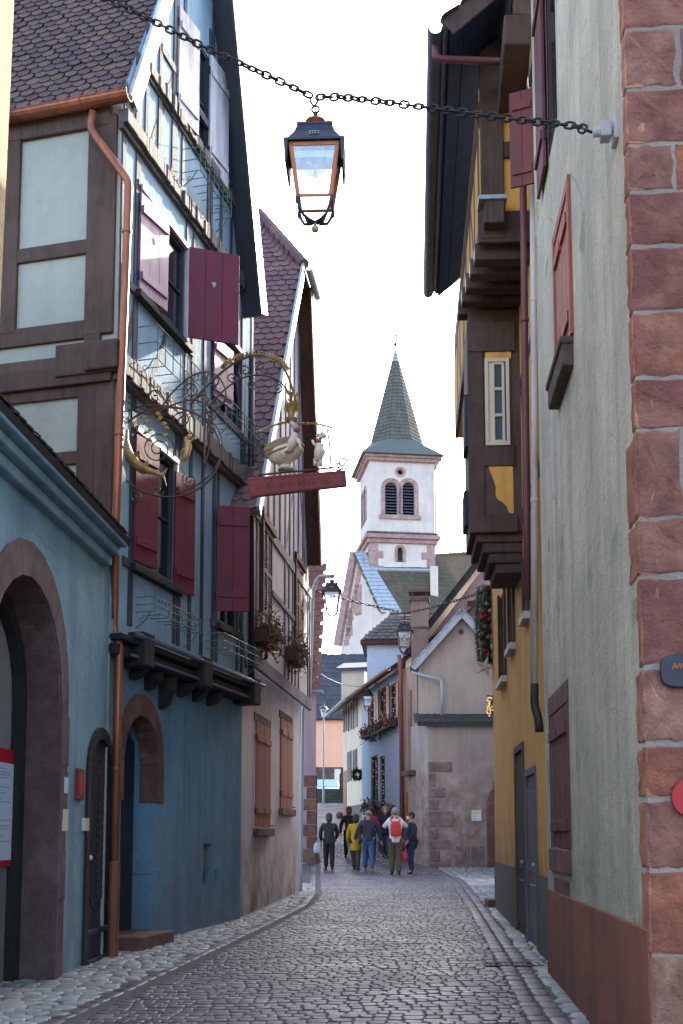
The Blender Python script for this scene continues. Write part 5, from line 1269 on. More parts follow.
# ================================================================ cream house at the bend
G=thing('cream_house','cream house with tall grey shuttered windows at the bend of the street','house',(1.5,48,gz(48)))
gx0,gy0=(363-341.5)/FPX*44.3,44.3; gx1,gy1=(344-341.5)/FPX*50,50.
pg=Pl(gx0,gy0,gx1-gx0,gy1-gy0,-1); LG=sqrt((gx1-gx0)**2+(gy1-gy0)**2); zG=pg.uv(362,690,.3)[1]
def grect(x0,x1,yt,yb): q=pg.rect(x0,x1,yt,yb); return (min(q[:2]),max(q[:2]))+q[2:]
gw=[grect(344.6,346.6,705,732),grect(349,351.4,703,731),grect(354,357,701,729),grect(348.5,351,752,782),grect(354,356.6,750,780)]
gdoor=grect(342.8-.0,346.5,772,812)
m_=MB(); m_.wall(pg,rectp(0,LG+.25,-.3,zG),[rectp(*q) for q in gw],0,.12); m_.wall(Pl(*pg.P(LG+.25,0)[:2],1,.2,-1),rectp(0,6,-.3,zG)); m_.wall(Pl(gx0,gy0,1,-.1,1),rectp(0,5,-.3,zG)); m_.wall(Pl(*pg.P(LG+.25,0)[:2],.004,1,-1),rectp(0,8,-.3,zG)); m_.build('street_wall',M['cream_render'],G)  # last wall is an unseen wing added to shade the road
for q in gw: window(G,pg,*q,0,frame='zinc',depth=.1,bars=1,rows=2)
m_=MB()
for q in gw: m_.box(pg,q[0]-.22,q[0]-.02,q[2],q[3],0,.03); m_.box(pg,q[1]+.02,q[1]+.22,q[2],q[3],0,.03)
m_.each('shutter',M['grey_timber'],G)
m_=MB(); m_.box(pg,min(gdoor[0],LG-.9),LG+.1,gz(49)-.1,gdoor[3],-.05,.03); m_.build('door',M['terracotta_paint'],G)
m_=MB(); m_.box(pg,-.02,LG-1.0,.5,at(352,805,46).z,-.05,.04); m_.build('stone_base',M['step_stone'],G)
rb=(-pg.n*.85+UP*.5).normalized(); rn=(pg.n*.5+UP*.85).normalized(); m_=MB(); O=pg.P(-.1,zG-.08,.6); slab(m_,O,pg.u,rb,rn,LG+.9,4,.1); roof_tiles(m_,O,pg.u,rb,rn,LG+.9,3.8,.3,.3); m_.build('roof',M['slate_tiles'],G)
gutter(G,pg.P(-.1,zG-.08,.66),pg.P(LG+.8,zG-.08,.66),.1,'zinc')
m_=MB(); dmx=at(353,670,47.); pdm=Pl(dmx.x-.5,47.,1,-.2,1); zz=at(353,690,47).z; m_.box(pdm,0,1.0,zz-.5,at(353,671,47).z,-1.5,0); dm=m_.build('dormer',M['cream_render'],G)
m_=MB(); zz=at(353,671,47).z; m_.hexa([pdm.P(-.2,zz,.25),pdm.P(1.2,zz,.25),pdm.P(1.2,zz+.5,-1.6),pdm.P(-.2,zz+.5,-1.6),pdm.P(-.2,zz+.1,.25),pdm.P(1.2,zz+.1,.25),pdm.P(1.2,zz+.6,-1.6),pdm.P(-.2,zz+.6,-1.6)]); m_.build('dormer_roof',M['slate_tiles'],dm)
wr=at(357.5,775,44.6); T=thing('wreath','evergreen wreath on the wall of the cream house','wreath',wr)
m_=MB()
for i in range(500):
    an=rg.uniform(0,2*pi); leaves(m_,wr+Vector((cos(an)*.17,-.05,sin(an)*.17)),UP,pg.n,.12,.12,.1,1,rl,.06,.06)
m_.build('evergreen',M['leaf_green'],T)
# ================================================================ far peach house, terrace, steps, car, post lamp
F=thing('peach_house','peach house with sunlight put into its wall colour and a dark slate roof closing the view','house',(-1,74,3.4))
yF=72.; f0=at(300,740,yF); pF=Pl(f0.x,yF,1,.10,1); wF=7
zf0=at(330,718,yF).z; zf1=at(330,654,yF+3).z; zfs=at(330,767,yF).z
m_=MB(); m_.wall(pF,rectp(-3,wF,zfs,zf0)); m_.build('wall',M['peach_sunlit_render'],F)
m_=MB(); m_.wall(pF,rectp(-3,wF,2,zfs),[],.04); m_.build('stone_base',M['rubble_stone'],F)
m_=MB(); rv=(-pF.n*3+UP*(zf1-zf0)).normalized(); rn=(pF.n*(zf1-zf0)+UP*3).normalized(); O=pF.P(-3.2,zf0-.1,.35); slab(m_,O,pF.u,rv,rn,wF+3.4,sqrt(9+(zf1-zf0)**2),.1); roof_tiles(m_,O,pF.u,rv,rn,wF+3.4,sqrt(9+(zf1-zf0)**2),.42,.4); m_.build('roof',M['slate_tiles'],F)
m_=MB(); a=at(334.5,780,70.); b=at(340.5,769,70.); pq=Pl(a.x,70.,1,0,1); m_.box(pq,0,b.x-a.x,3.2,b.z,0,.06); o_=m_.build('gate',M['white_paint']); tag(o_,'small white boarded gate in front of the peach house','gate')
T=thing('terrace','mossy stone terrace with steps at the head of the street','terrace',(-.5,57,gz(57)))
y0_=56.; xs0=at(312,800,y0_).x; xs1=at(345,800,y0_).x; zt=at(330,789,y0_+1.6).z; zb=gz(56)-.02
m_=MB(); n_=5
for i in range(n_):
    m_.box(Pl(xs0,y0_+i*.32,1,0,1),0,xs1-xs0,zb-.3,zb+(zt-zb)*(i+1)/n_,-.33,0)
m_.build('steps',M['mossy_step'],T,bevel=.02)
m_=MB(); m_.box(Pl(xs0-2,y0_+1.7,1,0,1),0,3.0,zb-.3,zt+.02,-.5,0); m_.build('parapet',M['rubble_stone'],T,bevel=.03)
m_=MB()
for x in (340,342,344): p=at(x,780,57.); m_.tube([(p.x,57.,zb),(p.x,57.,zt+.75)],.03,5)
p=at(340,780,57.);q=at(345,780,57.); m_.tube([(p.x,57.,zt+.75),(q.x,57.,zt+.75)],.03,5); m_.build('railing',M['black_iron'],T)
# parked car, windscreen towards the street
ca=at(327,786,66.); cz=at(327,779,66.).z-1.46
CAR=thing('parked_car','white car parked behind the mossy steps, windscreen facing down the street','car',(ca.x,66,cz))
def loft(mb,secs):
    b=len(mb.v); k=len(secs[0])
    for s_ in secs: mb.v+= [Vector(p) for p in s_]
    mb.cr=.5
    for i in range(len(secs)-1):
        for j in range(k): mb.face([b+i*k+j,b+i*k+(j+1)%k,b+(i+1)*k+(j+1)%k,b+(i+1)*k+j])
    mb.face([b+j for j in range(k)]); mb.face([b+(len(secs)-1)*k+j for j in range(k)]); mb.cr=None
def csec(y,w,z0,z1,r=.12): return [(ca.x+x,66+y,cz+z) for x,z in ((-w+r,z0),(w-r,z0),(w,z0+r),(w,z1-r),(w-r*1.6,z1),(-w+r*1.6,z1),(-w,z1-r),(-w,z0+r))]
m_=MB(); loft(m_,[csec(-2.05,.66,.30,.62),csec(-1.9,.80,.22,.74),csec(-1.0,.86,.2,.92),csec(0,.87,.2,.96),csec(1.4,.86,.2,.98),csec(1.95,.80,.25,.92)]); m_.build('body',M['car_white'],CAR,smooth=True)
m_=MB(); loft(m_,[csec(-1.0,.78,.88,.93,.02),csec(-.25,.66,.88,1.42,.08),csec(.9,.66,.88,1.46,.08),csec(1.7,.74,.88,1.0,.04)]); m_.build('cabin',M['car_white'],CAR,smooth=True)
m_=MB(); ws=[(-.70,-.99,.955),(.70,-.99,.955),(.58,-.33,1.40),(-.58,-.33,1.40)]; m_.add([(ca.x+x,66+y-.02,cz+z+.012) for x,y,z in ws],[(0,1,2,3)]); m_.build('windscreen',M['wind_screen'],CAR)
for sx in (-.62,.62):
    m_=MB(); m_.ball((ca.x+sx,66-1.93,cz+.60),.13,10,6,(1.2,.5,.7)); m_.build('headlight',M['lantern_glass'],CAR,smooth=True)
for sx in (-.80,.80):
    for sy in (-1.25,1.25):
        m_=MB(); m_.lathe((ca.x+sx-.09,66+sy,cz+.31),[(.31,0),(.31,.18)],16,(1,0,0)); w_=m_.build('wheel',M['rubber'],CAR)
        m_=MB(); m_.lathe((ca.x+sx-.10,66+sy,cz+.31),[(.19,0),(.19,.20)],12,(1,0,0)); m_.build('rim',M['zinc'],w_)
# boulder by the steps
bo=at(339.5,815,48.5); m_=MB(); m_.ball((bo.x,48.5,gz(48.5)+.12),.20,12,8,(.8,.8,.75)); o_=m_.build('kerb_stone',M['brown_sandstone'],smooth=True); tag(o_,'rounded guard stone at the foot of the cream house','guard stone')
# ================================================================ church
CH=thing('church','white church with pink stone trim, louvred belfry and pointed slate spire','church',(4,95,4))
yN=90.; apx=at(357,553,yN); pgb=Pl(apx.x,apx.y,.68,-.73,1)
if pgb.n.y>0: pgb.n=-pgb.n
lft=pgb.uv(341,641); rgt=pgb.uv(384,613); apu=pgb.uv(357,553)
A3=pgb.P(*apu,.3); R3_=pgb.P(*rgt,.3)
nvn=(R3_-A3).cross(Vector((9.5,1.1,0))).normalized(); nvn=nvn if nvn.z>0 else -nvn
def on_nave(px,py):
    d=ray(px,py); c=Vector((0,0,CAMZ)); return c+d*((A3-c).dot(nvn)/d.dot(nvn))
yT=on_nave(402,576).y; yaw=radians(7.5); tu=Vector((cos(yaw),sin(yaw),0)); 
tx=at(369.5,500,yT).x; pt=Pl(tx,yT,tu.x,tu.y,1)             # front face
wT=pt.uv(434.5,500)[0]
ptl=Pl(tx,yT,-tu.y,tu.x,-1)                               # left face
zc=pt.uv(400,461)[1]; zs_=pt.uv(400,536)[1]; zg0=4.0
def TRc(x0,x1,yt,yb,n=0): ym=(yt+yb)/2; return pt.uv(x0,ym,n)[0],pt.uv(x1,ym,n)[0],pt.uv((x0+x1)/2,yb,n)[1],pt.uv((x0+x1)/2,yt,n)[1]
bw1=TRc(385,397.3,482,515); bw2=TRc(402.5,414.5,482,515)
wh=[arch(q[0],q[1],q[2],q[3]-(q[1]-q[0])/2,(q[1]-q[0])/2,10) for q in (bw1,bw2)]
lw=TRc(397.5,403,547,562); wl=arch(lw[0],lw[1],lw[2],lw[3]-.3,.3,8)
ob=pt.uv(400.3,472)
rd=[(ob[0]+.26*cos(2*pi*i/16),ob[1]+.26*sin(2*pi*i/16)) for i in range(16)]
m_=MB(); m_.wall(pt,rectp(0,wT,zg0,zc+.3),wh+[wl,rd],0,.45)
lwin=arch(1.9,2.9,bw1[2],bw1[3]-.5,.5,8); lwin2=arch(3.2,4.2,bw1[2],bw1[3]-.5,.5,8)
m_.wall(ptl,rectp(0,wT,zg0,zc+.3),[lwin,lwin2],0,.4)
m_.wall(Pl(*pt.P(wT,0)[:2],-tu.y,tu.x,1),rectp(0,wT,zg0,zc+.3)); m_.wall(Pl(*pt.P(0,0,-wT)[:2],tu.x,tu.y,-1),rectp(0,wT,zg0,zc+.3)); m_.build('tower_wall',M['church_render'],CH)
m_=MB()
for h in wh+[wl]:
    c=((h[0][0]+h[1][0])/2,h[0][1]); w_=.42 if h is not wl else .3
    u0,u1=h[0][0],h[1][0]; zs2=h[2][1]; o2=arch(u0-w_*.8,u1+w_*.8,h[0][1],zs2,(u1-u0)/2+w_*.8,len(h)-3); ring(m_,pt,h,o2,-.05,.06)
m_.box(pt,bw1[0]-.5,bw2[1]+.5,bw1[2]-.35,bw1[2],-.05,.14)
for h in (lwin,lwin2):
    u0,u1=h[0][0],h[1][0]; o2=arch(u0-.35,u1+.35,h[0][1],h[2][1],(u1-u0)/2+.35,len(h)-3); ring(m_,ptl,h,o2,-.05,.06)
orr=[(ob[0]+.44*cos(2*pi*i/16),ob[1]+.44*sin(2*pi*i/16)) for i in range(16)]
for i in range(16): j=(i+1)%16; q=[rd[i],rd[j],orr[j],orr[i]]; m_.hexa([pt.P(*p,-.05) for p in q]+[pt.P(*p,.06) for p in q])
m_.build('window_surround',M['pale_pink_stone'],CH)
m_=MB()
for q in (bw1,bw2):
    z=q[2]+.1
    while z<q[3]-.1: m_.hexa([pt.P(q[0],z,-.35),pt.P(q[1],z,-.35),pt.P(q[1],z-.12,-.12),pt.P(q[0],z-.12,-.12),pt.P(q[0],z+.05,-.35),pt.P(q[1],z+.05,-.35),pt.P(q[1],z-.07,-.12),pt.P(q[0],z-.07,-.12)]); z+=.26
for pl_,a,b,c,d in ((ptl,1.9,2.9,bw1[2],bw1[3]),(ptl,3.2,4.2,bw1[2],bw1[3]),(pt,lw[0],lw[1],lw[2],lw[3])):
    z=c+.1
    while z<d-.1: m_.box(pl_,a,b,z,z+.05,-.32,-.15); z+=.22
m_.build('louvres',M['blue_grey_paint'],CH)
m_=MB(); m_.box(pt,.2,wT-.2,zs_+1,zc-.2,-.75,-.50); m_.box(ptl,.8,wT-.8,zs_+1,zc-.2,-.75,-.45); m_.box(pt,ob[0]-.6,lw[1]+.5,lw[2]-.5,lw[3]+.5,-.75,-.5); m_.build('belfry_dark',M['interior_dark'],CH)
def collar(z0,z1,e,mat,name):
    m=MB(); c0=[pt.P(-e,z0,e),pt.P(wT+e,z0,e),pt.P(wT+e,z0,-wT-e),pt.P(-e,z0,-wT-e)]; m.hexa(c0+[p+UP*(z1-z0) for p in c0]); return m.build(name,M[mat],CH,bevel=.05)
collar(zs_-.30,zs_+.05,.42,'pale_pink_stone','string_course'); collar(zs_-.65,zs_-.30,.22,'pale_pink_stone','string_course'); collar(zs_+.05,zs_+.30,.25,'rubble_stone','string_course')
collar(zc-.1,zc+.2,.28,'pale_pink_stone','cornice'); collar(zc+.2,zc+.42,.44,'pale_pink_stone','cornice')
m_=MB(); z=zg0; i=0
while z<zs_-1.0:
    h_=.62; L_=1.15 if i%2 else .7
    for a,b in ((-.03,L_),(wT-L_,wT+.03)): m_.box(pt,a,b,z,z+h_-.03,-.2,.05)
    m_.box(ptl,-.03,L_,z,z+h_-.03,-.2,.05); z+=h_; i+=1
m_.build('quoins',M['pale_pink_stone'],CH,bevel=.02)
# spire: low square skirt and tall octagon
cT=pt.P(wT/2,0,-wT/2); zk0=zc+.42; zk1=at(395,443,yT+2).z; ztop=at(395,347,yT+wT/2).z
e=.72; base=[pt.P(-e,zk0,e),pt.P(wT+e,zk0,e),pt.P(wT+e,zk0,-wT-e),pt.P(-e,zk0,-wT-e)]
rO=(at(422,443,yT+2).x-at(369,443,yT+2).x)/2/.95
oc=[Vector((cT.x,cT.y,zk1))+tu*rO*cos(pi/8+pi/4*i-3*pi/4+0)+pt.n*-rO*sin(pi/8+pi/4*i-3*pi/4) for i in range(8)]
m_=MB(); m_.add(base+oc,[(0,1,5+0,4),(1,2,5,6) if False else (1,2,7,6),(2,3,9,8),(3,0,11,10),(0,4,11),(1,6,5),(2,8,7),(3,10,9),(3,2,1,0)])
m_.build('spire_skirt',M['spire_skirt'],CH)
m_=MB(); tip=Vector((cT.x,cT.y,ztop)); nr=26
prev=None
for i in range(8):
    a,b=oc[i],oc[(i+1)%8]
    for r in range(nr):
        t0,t1=r/nr,(r+1.15)/nr; t1=min(t1,1)
        k=max(1,int((1-t0)*5))
        for c in range(k):
            P=lambda s_,t:(a+(b-a)*s_)*(1-t)+tip*t
            out=((a+b)/2-cT); out.z=0; out=out.normalized()*.05
            m_.add([P(c/k,t0)+out,P((c+1)/k-.02,t0)+out,P((c+1)/k-.02,t1),P(c/k,t1)],[(0,1,2,3)])
m_.add([o*1.0 for o in oc]+[tip],[(i,(i+1)%8,8) for i in range(8)]); m_.build('spire',M['spire_slate'],CH)
m_=MB(); m_.add([tip*.12+o*.0+ (o*.0) for o in oc][:0],[]) if False else None
ring_=[ (o*.14+tip*.86)+((o-cT)-Vector((0,0,(o-cT).z)))*.02 for o in oc]; m_.add(ring_+[tip+UP*.05],[(i,(i+1)%8,8) for i in range(8)]); m_.build('spire_cap',M['zinc_blue'],CH)
zx=at(395,325,yT+wT/2).z; m_=MB(); m_.tube([tip-UP*.2,Vector((tip.x,tip.y,zx))],.06,6); m_.tube([Vector((tip.x,tip.y,zx-.8))-tu*.42,Vector((tip.x,tip.y,zx-.8))+tu*.42],.05,6); m_.ball(tip+UP*.4,.16,8,6); m_.build('cross',M['black_iron'],CH)
pipe(CH,[pt.P(wT+.5,zc+.3,.5),pt.P(wT+.5,zc-.3,.5),pt.P(wT+.06,zc-.6,.1),pt.P(wT+.06,zs_,.1)],.07,'zinc')
# nave with the big roof in front of the tower
m_=MB(); m_.wall(pgb,[(lft[0],2),(rgt[0]+.6,2),(rgt[0]+.6,rgt[1]),(rgt[0],rgt[1]),apu,lft]); m_.build('nave_gable',M['church_render'],CH)
m_=MB()
wv=.45
for a,b in ((apu,lft),): 
    m_.bar(pgb,(a[0]-.2,a[1]+.1),(b[0]-.3,b[1]-.4),.75,-.2,.30)
    d=Vector((b[0]-a[0],b[1]-a[1])); 
    for i in range(14):
        t0=(i+.5)/14; p=(a[0]+d.x*t0+.45,a[1]+d.y*t0-.35); m_.box(pgb,p[0]-.1,p[0]+.45,p[1]-.35,p[1]+.1,-.1,.06)
for x,yt,yb in ((349.5,608,636),(358.5,585,615),(357,660,690)):
    u,zt_=pgb.uv(x,yt); _,zb_=pgb.uv(x,yb); m_.box(pgb,u-.35,u+.35,zb_,zt_,-.05,.06)
m_.build('stone_trim',M['pale_pink_stone'],CH)
m_=MB(); q=[A3,R3_,R3_+Vector((7.2,.83,0)),A3+Vector((7.2,.83,0))]
qn=(q[1]-q[0]).cross(q[3]-q[0]).normalized(); qn=qn if qn.z>0 else -qn
m_.hexa([p-qn*.15 for p in q]+q)
ax=(q[2]-q[1]).normalized(); bx=(q[0]-q[1]); S_=bx.length; W_=(q[2]-q[1]).length; bx.normalize(); roof_tiles(m_,q[1],ax,bx,qn,W_,S_*.99,.42,.42); m_.build('nave_roof',M['moss_tiles'],CH)
m_=MB(); s1=.6*1
q2=[A3+qn*.06,R3_+qn*.06,R3_+ax*1.7+qn*.10,A3+ax*.9+qn*.10]; m_.hexa([p-qn*.2 for p in q2]+q2)
for i in range(16):
    t0=i/16; a=q2[0]*(1-t0)+q2[1]*t0; b=q2[3]*(1-t0)+q2[2]*t0; m_.tube([a+qn*.02,b+qn*.02],.05,4)
m_.tube([on_nave(371,570)+UP*.05,on_nave(431,571)+UP*.05],.14,6)
m_.build('roof_flashing',M['zinc_blue'],CH)
m_=MB(); r0=at(432,556,101); r1=at(475,553,101); e0=at(432,600,97); e1=at(475,600,97); q=[e0,e1,r1,r0]; qn=(e1-e0).cross(r0-e0).normalized(); qn=qn if qn.z>0 else -qn; m_.hexa([p-qn*.2 for p in q]+q)
ax=(e1-e0).normalized(); bx=(r0-e0).normalized(); roof_tiles(m_,e0,ax,bx,qn,(e1-e0).length,(r0-e0).length,.42,.42); 
rr0=[r0+(r1-r0)*i/10 for i in range(11)]
for a,b in zip(rr0,rr0[1:]): m_.tube([a,b],[.22,.18],6)
m_.build('choir_roof',M['moss_tiles'],CH)
m_=MB(); yb_=on_nave(434,592).y-.2; pm=Pl(at(430.5,570,yb_).x,yb_,1,0,1); m_.box(pm,0,at(438,570,yb_).x-at(430.5,570,yb_).x,at(434,612,yb_).z,at(434,566,yb_).z,-1,0); m_.build('buttress',M['church_render'],CH)
# ================================================================ lanterns
def make_lantern(loc, label, rz=0.0):
    """square hanging street lantern, loc = the ring it hangs from"""
    root=thing('street_lantern',label,'lantern',loc); x,y,z=loc
    ca_,sa_=cos(rz),sin(rz)
    def W3(a,b,c): return Vector((x+a*ca_-b*sa_, y+a*sa_+b*ca_, z+c))
    def sq(h,c,hy=None):
        hy=h if hy is None else hy; return [W3(-h,-hy,c),W3(h,-hy,c),W3(h,hy,c),W3(-h,hy,c)]
    D_=.80                                             # a little shallower than wide
    def sqd(h,c): return sq(h,c,h*D_)
    zt=-.185
    m=MB(); m.tube([W3(.0+.028*cos(t*pi/6),0,-.02+.028*sin(t*pi/6)) for t in range(12)],.008,6,closed=True); m.lathe(W3(0,0,-.095),[(.018,0),(.016,.05),(.008,.06)],10); m.build('hook',M['black_iron'],root,smooth=True)
    m=MB(); m.lathe(W3(0,0,-.150),[(.050,-.06),(.046,-.01),(.055,.012),(.074,.022),(.076,.030),(.050,.046),(.022,.058)],20); m.build('vent_cap',M['lantern_copper'],root,smooth=True)
    m=MB()
    prof=[(.132,zt+.0),(.132,zt-.018),(.128,zt-.022),(.150,zt-.085),(.192,zt-.150),(.222,zt-.168),(.222,zt-.186)]
    rows=[sqd(h,c) for h,c in prof]; vs=[p for r in rows for p in r]
    m.add(vs,[(i*4+j,i*4+(j+1)%4,(i+1)*4+(j+1)%4,(i+1)*4+j) for i in range(len(rows)-1) for j in range(4)]+[(0,1,2,3)])
    m.add(sqd(.222,zt-.186)+sqd(.16,zt-.175),[(0,1,5,4),(1,2,6,5),(2,3,7,6),(3,0,4,7)])
    m.add(sqd(.16,zt-.175)+sqd(.10,zt-.09),[(0,1,5,4),(1,2,6,5),(2,3,7,6),(3,0,4,7),(4,5,6,7)])
    for sx in (-1,1):
        a=[W3(sx*.222,-.175,zt-.18),W3(sx*.222,.175,zt-.18),W3(sx*.214,.165,zt-.335),W3(sx*.214,-.165,zt-.335)]; off=Vector((ca_,sa_,0))*(-.030*sx)
        m.hexa(a+[p+off*(1 if k_<2 else .5) for k_,p in enumerate(a)])
        for sy in (-1,1): m.lathe(W3(sx*.10,sy*.08,zt-.01),[(.009,0),(.011,.012),(.004,.03)],8)
    m.build('lantern_roof',M['lantern_blue_black'],root)
    m=MB()
    yr_=lambda c: -D_*(.150+(zt-.085-c)*.65)-.004 if c<zt-.085 else -D_*(.150-(c-(zt-.085))*.35)-.004
    for (u0,u1,c0,c1) in ((-.036,.036,zt-.094,zt-.090),(-.036,.036,zt-.122,zt-.118),(-.036,-.032,zt-.118,zt-.094),(.032,.036,zt-.118,zt-.094),(-.011,-.007,zt-.118,zt-.094),(.007,.011,zt-.118,zt-.094)):
        p=[W3(u0,yr_(c0),c0),W3(u1,yr_(c0),c0),W3(u1,yr_(c1),c1),W3(u0,yr_(c1),c1)]; off=Vector((sa_,-ca_,0))*.004; m.hexa(p+[q+off for q in p])
    m.build('maker_mark',M['white_pipe'],root)
    # tapering copper frame
    h0,h1,c0,c1=.184,.128,zt-.186,zt-.585
    A_,B_=sqd(h0,c0),sqd(h1,c1)
    m=MB()
    def flat(a,b,w,into):                                # flat copper strip between two corners, w wide
        a,b=Vector(a),Vector(b); d=(b-a).normalized(); o=(into-(a+b)/2); o=(o-d*o.dot(d)).normalized(); nn_=d.cross(o)
        q=[a,b,b+o*w,a+o*w]; m.hexa([p-nn_*.006 for p in q]+[p+nn_*.006 for p in q])
    for i in range(4):
        j=(i+1)%4; cen=(A_[i]+A_[j]+B_[i]+B_[j])/4
        flat(A_[i],B_[i],.026,cen); flat(A_[j],B_[j],.026,cen); flat(A_[i],A_[j],.030,cen); flat(B_[i],B_[j],.020,cen)
    m.build('frame',M['lantern_copper'],root,bevel=.002)
    for i in range(4):
        j=(i+1)%4; m=MB(); m.add([A_[i],A_[j],B_[j],B_[i]],[(0,1,2,3)]); m.build('glass_pane',M['lantern_glass'],root)
    m=MB(); m.add([p+UP*.012 for p in B_],[(0,1,2,3)]); m.build('floor_pane',M['frosted_glass'],root)
    m=MB(); m.add(sqd(.165,zt-.30)+sqd(.15,zt-.20),[(0,1,5,4),(1,2,6,5),(2,3,7,6),(3,0,4,7),(4,5,6,7)]); m.lathe(W3(0,0,zt-.32),[(.085,0),(.075,.03),(.035,.055),(.03,.10)],16); o=m.build('lamp_reflector',M['frosted_glass'],root)
    m=MB(); m.lathe(W3(0,0,zt-.43),[(.004,0),(.014,.02),(.016,.06),(.012,.11)],10); m.build('bulb',M['frosted_glass'],o,smooth=True)
    m=MB()
    for i in range(4):
        p=B_[i]; c=W3(0,0,c1); d=(p-c)
        m.lathe(p-UP*.050,[(.004,0),(.010,.010),(.012,.022),(.013,.055)],8)
        m.tube([p+UP*.0,c+d*.86-UP*.065,c+d*.66-UP*.115,c+d*.34-UP*.135,c-UP*.14],.0115,6)
    m.tube([W3(-.055,0,c1-.138),W3(.055,0,c1-.138)],.013,6); m.tube([W3(-.055,0,c1-.138),W3(-.075,0,c1-.085)],.012,6); m.tube([W3(.055,0,c1-.138),W3(.075,0,c1-.085)],.012,6); m.build('cradle',M['lantern_blue_black'],root)
    m=MB(); m.ball(W3(0,0,c1-.192),.028,12,8); m.lathe(W3(0,0,c1-.17),[(.010,0),(.010,.04)],8); m.build('ball_finial',M['gilt'],root,smooth=True)
    return root
YL=7.7
ringp=at(315.5,107,YL)
LA=make_lantern(tuple(ringp),'large hanging street lantern with copper frame on the heavy chain, nearest of all', -.04)
l2=at(404.5,617,27); LB2=dup(LA,tuple(l2),'small street lantern hanging on a thin chain across the street before the chimney')
l3=at(332,575.5,24.0); LC2=dup(LA,tuple(l3),'street lantern on the pipe bracket at the corner of the lilac house')
l4=at(367.7,686,40.6); LD2=dup(LA,tuple(l4),'street lantern on an arm between the cream and the light blue house')
bo=Vector(l4); m_=MB(); m_.tube(smooth_pts([bo+UP*.0,bo+UP*.12,bo+Vector((.5,.5,.14)),bo+Vector((.62,.6,-.25))]),.03,6); o_=m_.build('wall_hook',M['black_iron']); tag(o_,'dark curved iron hook holding the lantern beside the cream house','iron hook')
# far post lantern
pp=at(323.5,716,55.); PL=thing('lamp_post','thin grey lamp post with a white glass lantern by the mossy steps','lamp post',(pp.x,55.4,gz(55)))
m_=MB(); m_.lathe((pp.x,55.4,gz(55)-.05),[(.08,0),(.07,.8),(.04,1.0),(.035,pp.z-gz(55)+.02)],10); m_.build('post',M['zinc'],PL)
m_=MB(); m_.lathe((pp.x,55.4,pp.z),[(.09,0),(.17,.36),(.17,.38)],6); m_.build('glass',M['frosted_glass'],PL); m_=MB(); m_.lathe((pp.x,55.4,pp.z+.38),[(.24,0),(.15,.12),(.05,.18),(.04,.3)],8); m_.build('cap',M['navy_paint'],PL)
# ================================================================ chains and cables
def chain_links(mb, pts, pitch, w, r, seg=5, k=12):
    d=[0]; pts=[Vector(p) for p in pts]
    for a,b in zip(pts,pts[1:]): d.append(d[-1]+(b-a).length)
    n=int(d[-1]/pitch); i=0
    def pos(s_):
        for j in range(len(pts)-1):
            if s_<=d[j+1]: t=(s_-d[j])/(d[j+1]-d[j]); return pts[j]+(pts[j+1]-pts[j])*t
        return pts[-1]
    for q in range(n):
        s_=(q+.5)*pitch; c=pos(s_); t=(pos(min(s_+pitch/2,d[-1]))-pos(max(0,s_-pitch/2))).normalized()
        a=t.cross(UP).normalized(); b=t.cross(a).normalized(); tw=(.35 if q%2 else pi/2-.2)+random.uniform(-.25,.25)
        wv=a*cos(tw)+b*sin(tw); L=pitch*.66
        ring_=[]
        for j in range(k):
            an=2*pi*j/k; ring_.append(c+t*(L*cos(an)*1.0)+wv*(w*sin(an)*(1.0+.25*abs(cos(an)))))
        mb.tube(ring_,r,seg,closed=True)
def sag(a,b,s_,n=24): 
    a,b=Vector(a),Vector(b); return [a+(b-a)*(i/n)-UP*(s_*4*(i/n)*(1-i/n)) for i in range(n+1)]
hp=at(314,98,YL); la=at(-95,-150,YL)
m_=MB(); 
left=[at(x,y,YL) for x,y in ((-95,-150),(0,-52),(60,-22),(110,0),(155,22),(200,45),(255,70),(290,86),(313,97))]
yr=p1.uv(608,130); 
right=[at(317,97,YL)]+[at(x,y,YL+(anchor.y-YL)*t_) for x,y,t_ in ((340,97,.08),(385,102,.24),(430,108,.38),(480,115,.55),(530,121,.72),(575,126,.86))]+[anchor+p1.n*.05]
chain_links(m_,left,.058,.026,.0085); chain_links(m_,right,.058,.026,.0085)
for dx in (-.012,.012): m_.tube([hp+Vector((dx*2.5,0,.01)),hp+Vector((dx*2.2,0,-.03)),hp+Vector((dx*.6,0,-.06)),Vector(ringp)+Vector((0,0,.005))],.008,6)
o_=m_.build('lantern_chain',M['black_iron'],smooth=True); tag(o_,'heavy black iron chain strung across the top of the street','chain')
m_=MB(); a=at(312,590,24.3); c=at(404.5,613,27); b=at(493,588,22.)
chain_links(m_,sag(a,c,.02,10),.16,.03,.011,4,8); chain_links(m_,sag(c,b,.05,10),.16,.03,.011,4,8)
m_.tube([c,c-UP*.09],.014,5); o_=m_.build('lantern_chain',M['black_iron'],smooth=True); tag(o_,'thin dark chain across the middle of the street carrying the small lantern','chain')
m_=MB(); a=at(318,672,35.2); b=at(372,684,43.2); m_.tube(sag(a,b,.25,16),.010,5); o_=m_.build('cable',M['black_iron']); tag(o_,'thin sagging cable from the mauve house to the cream house','cable')
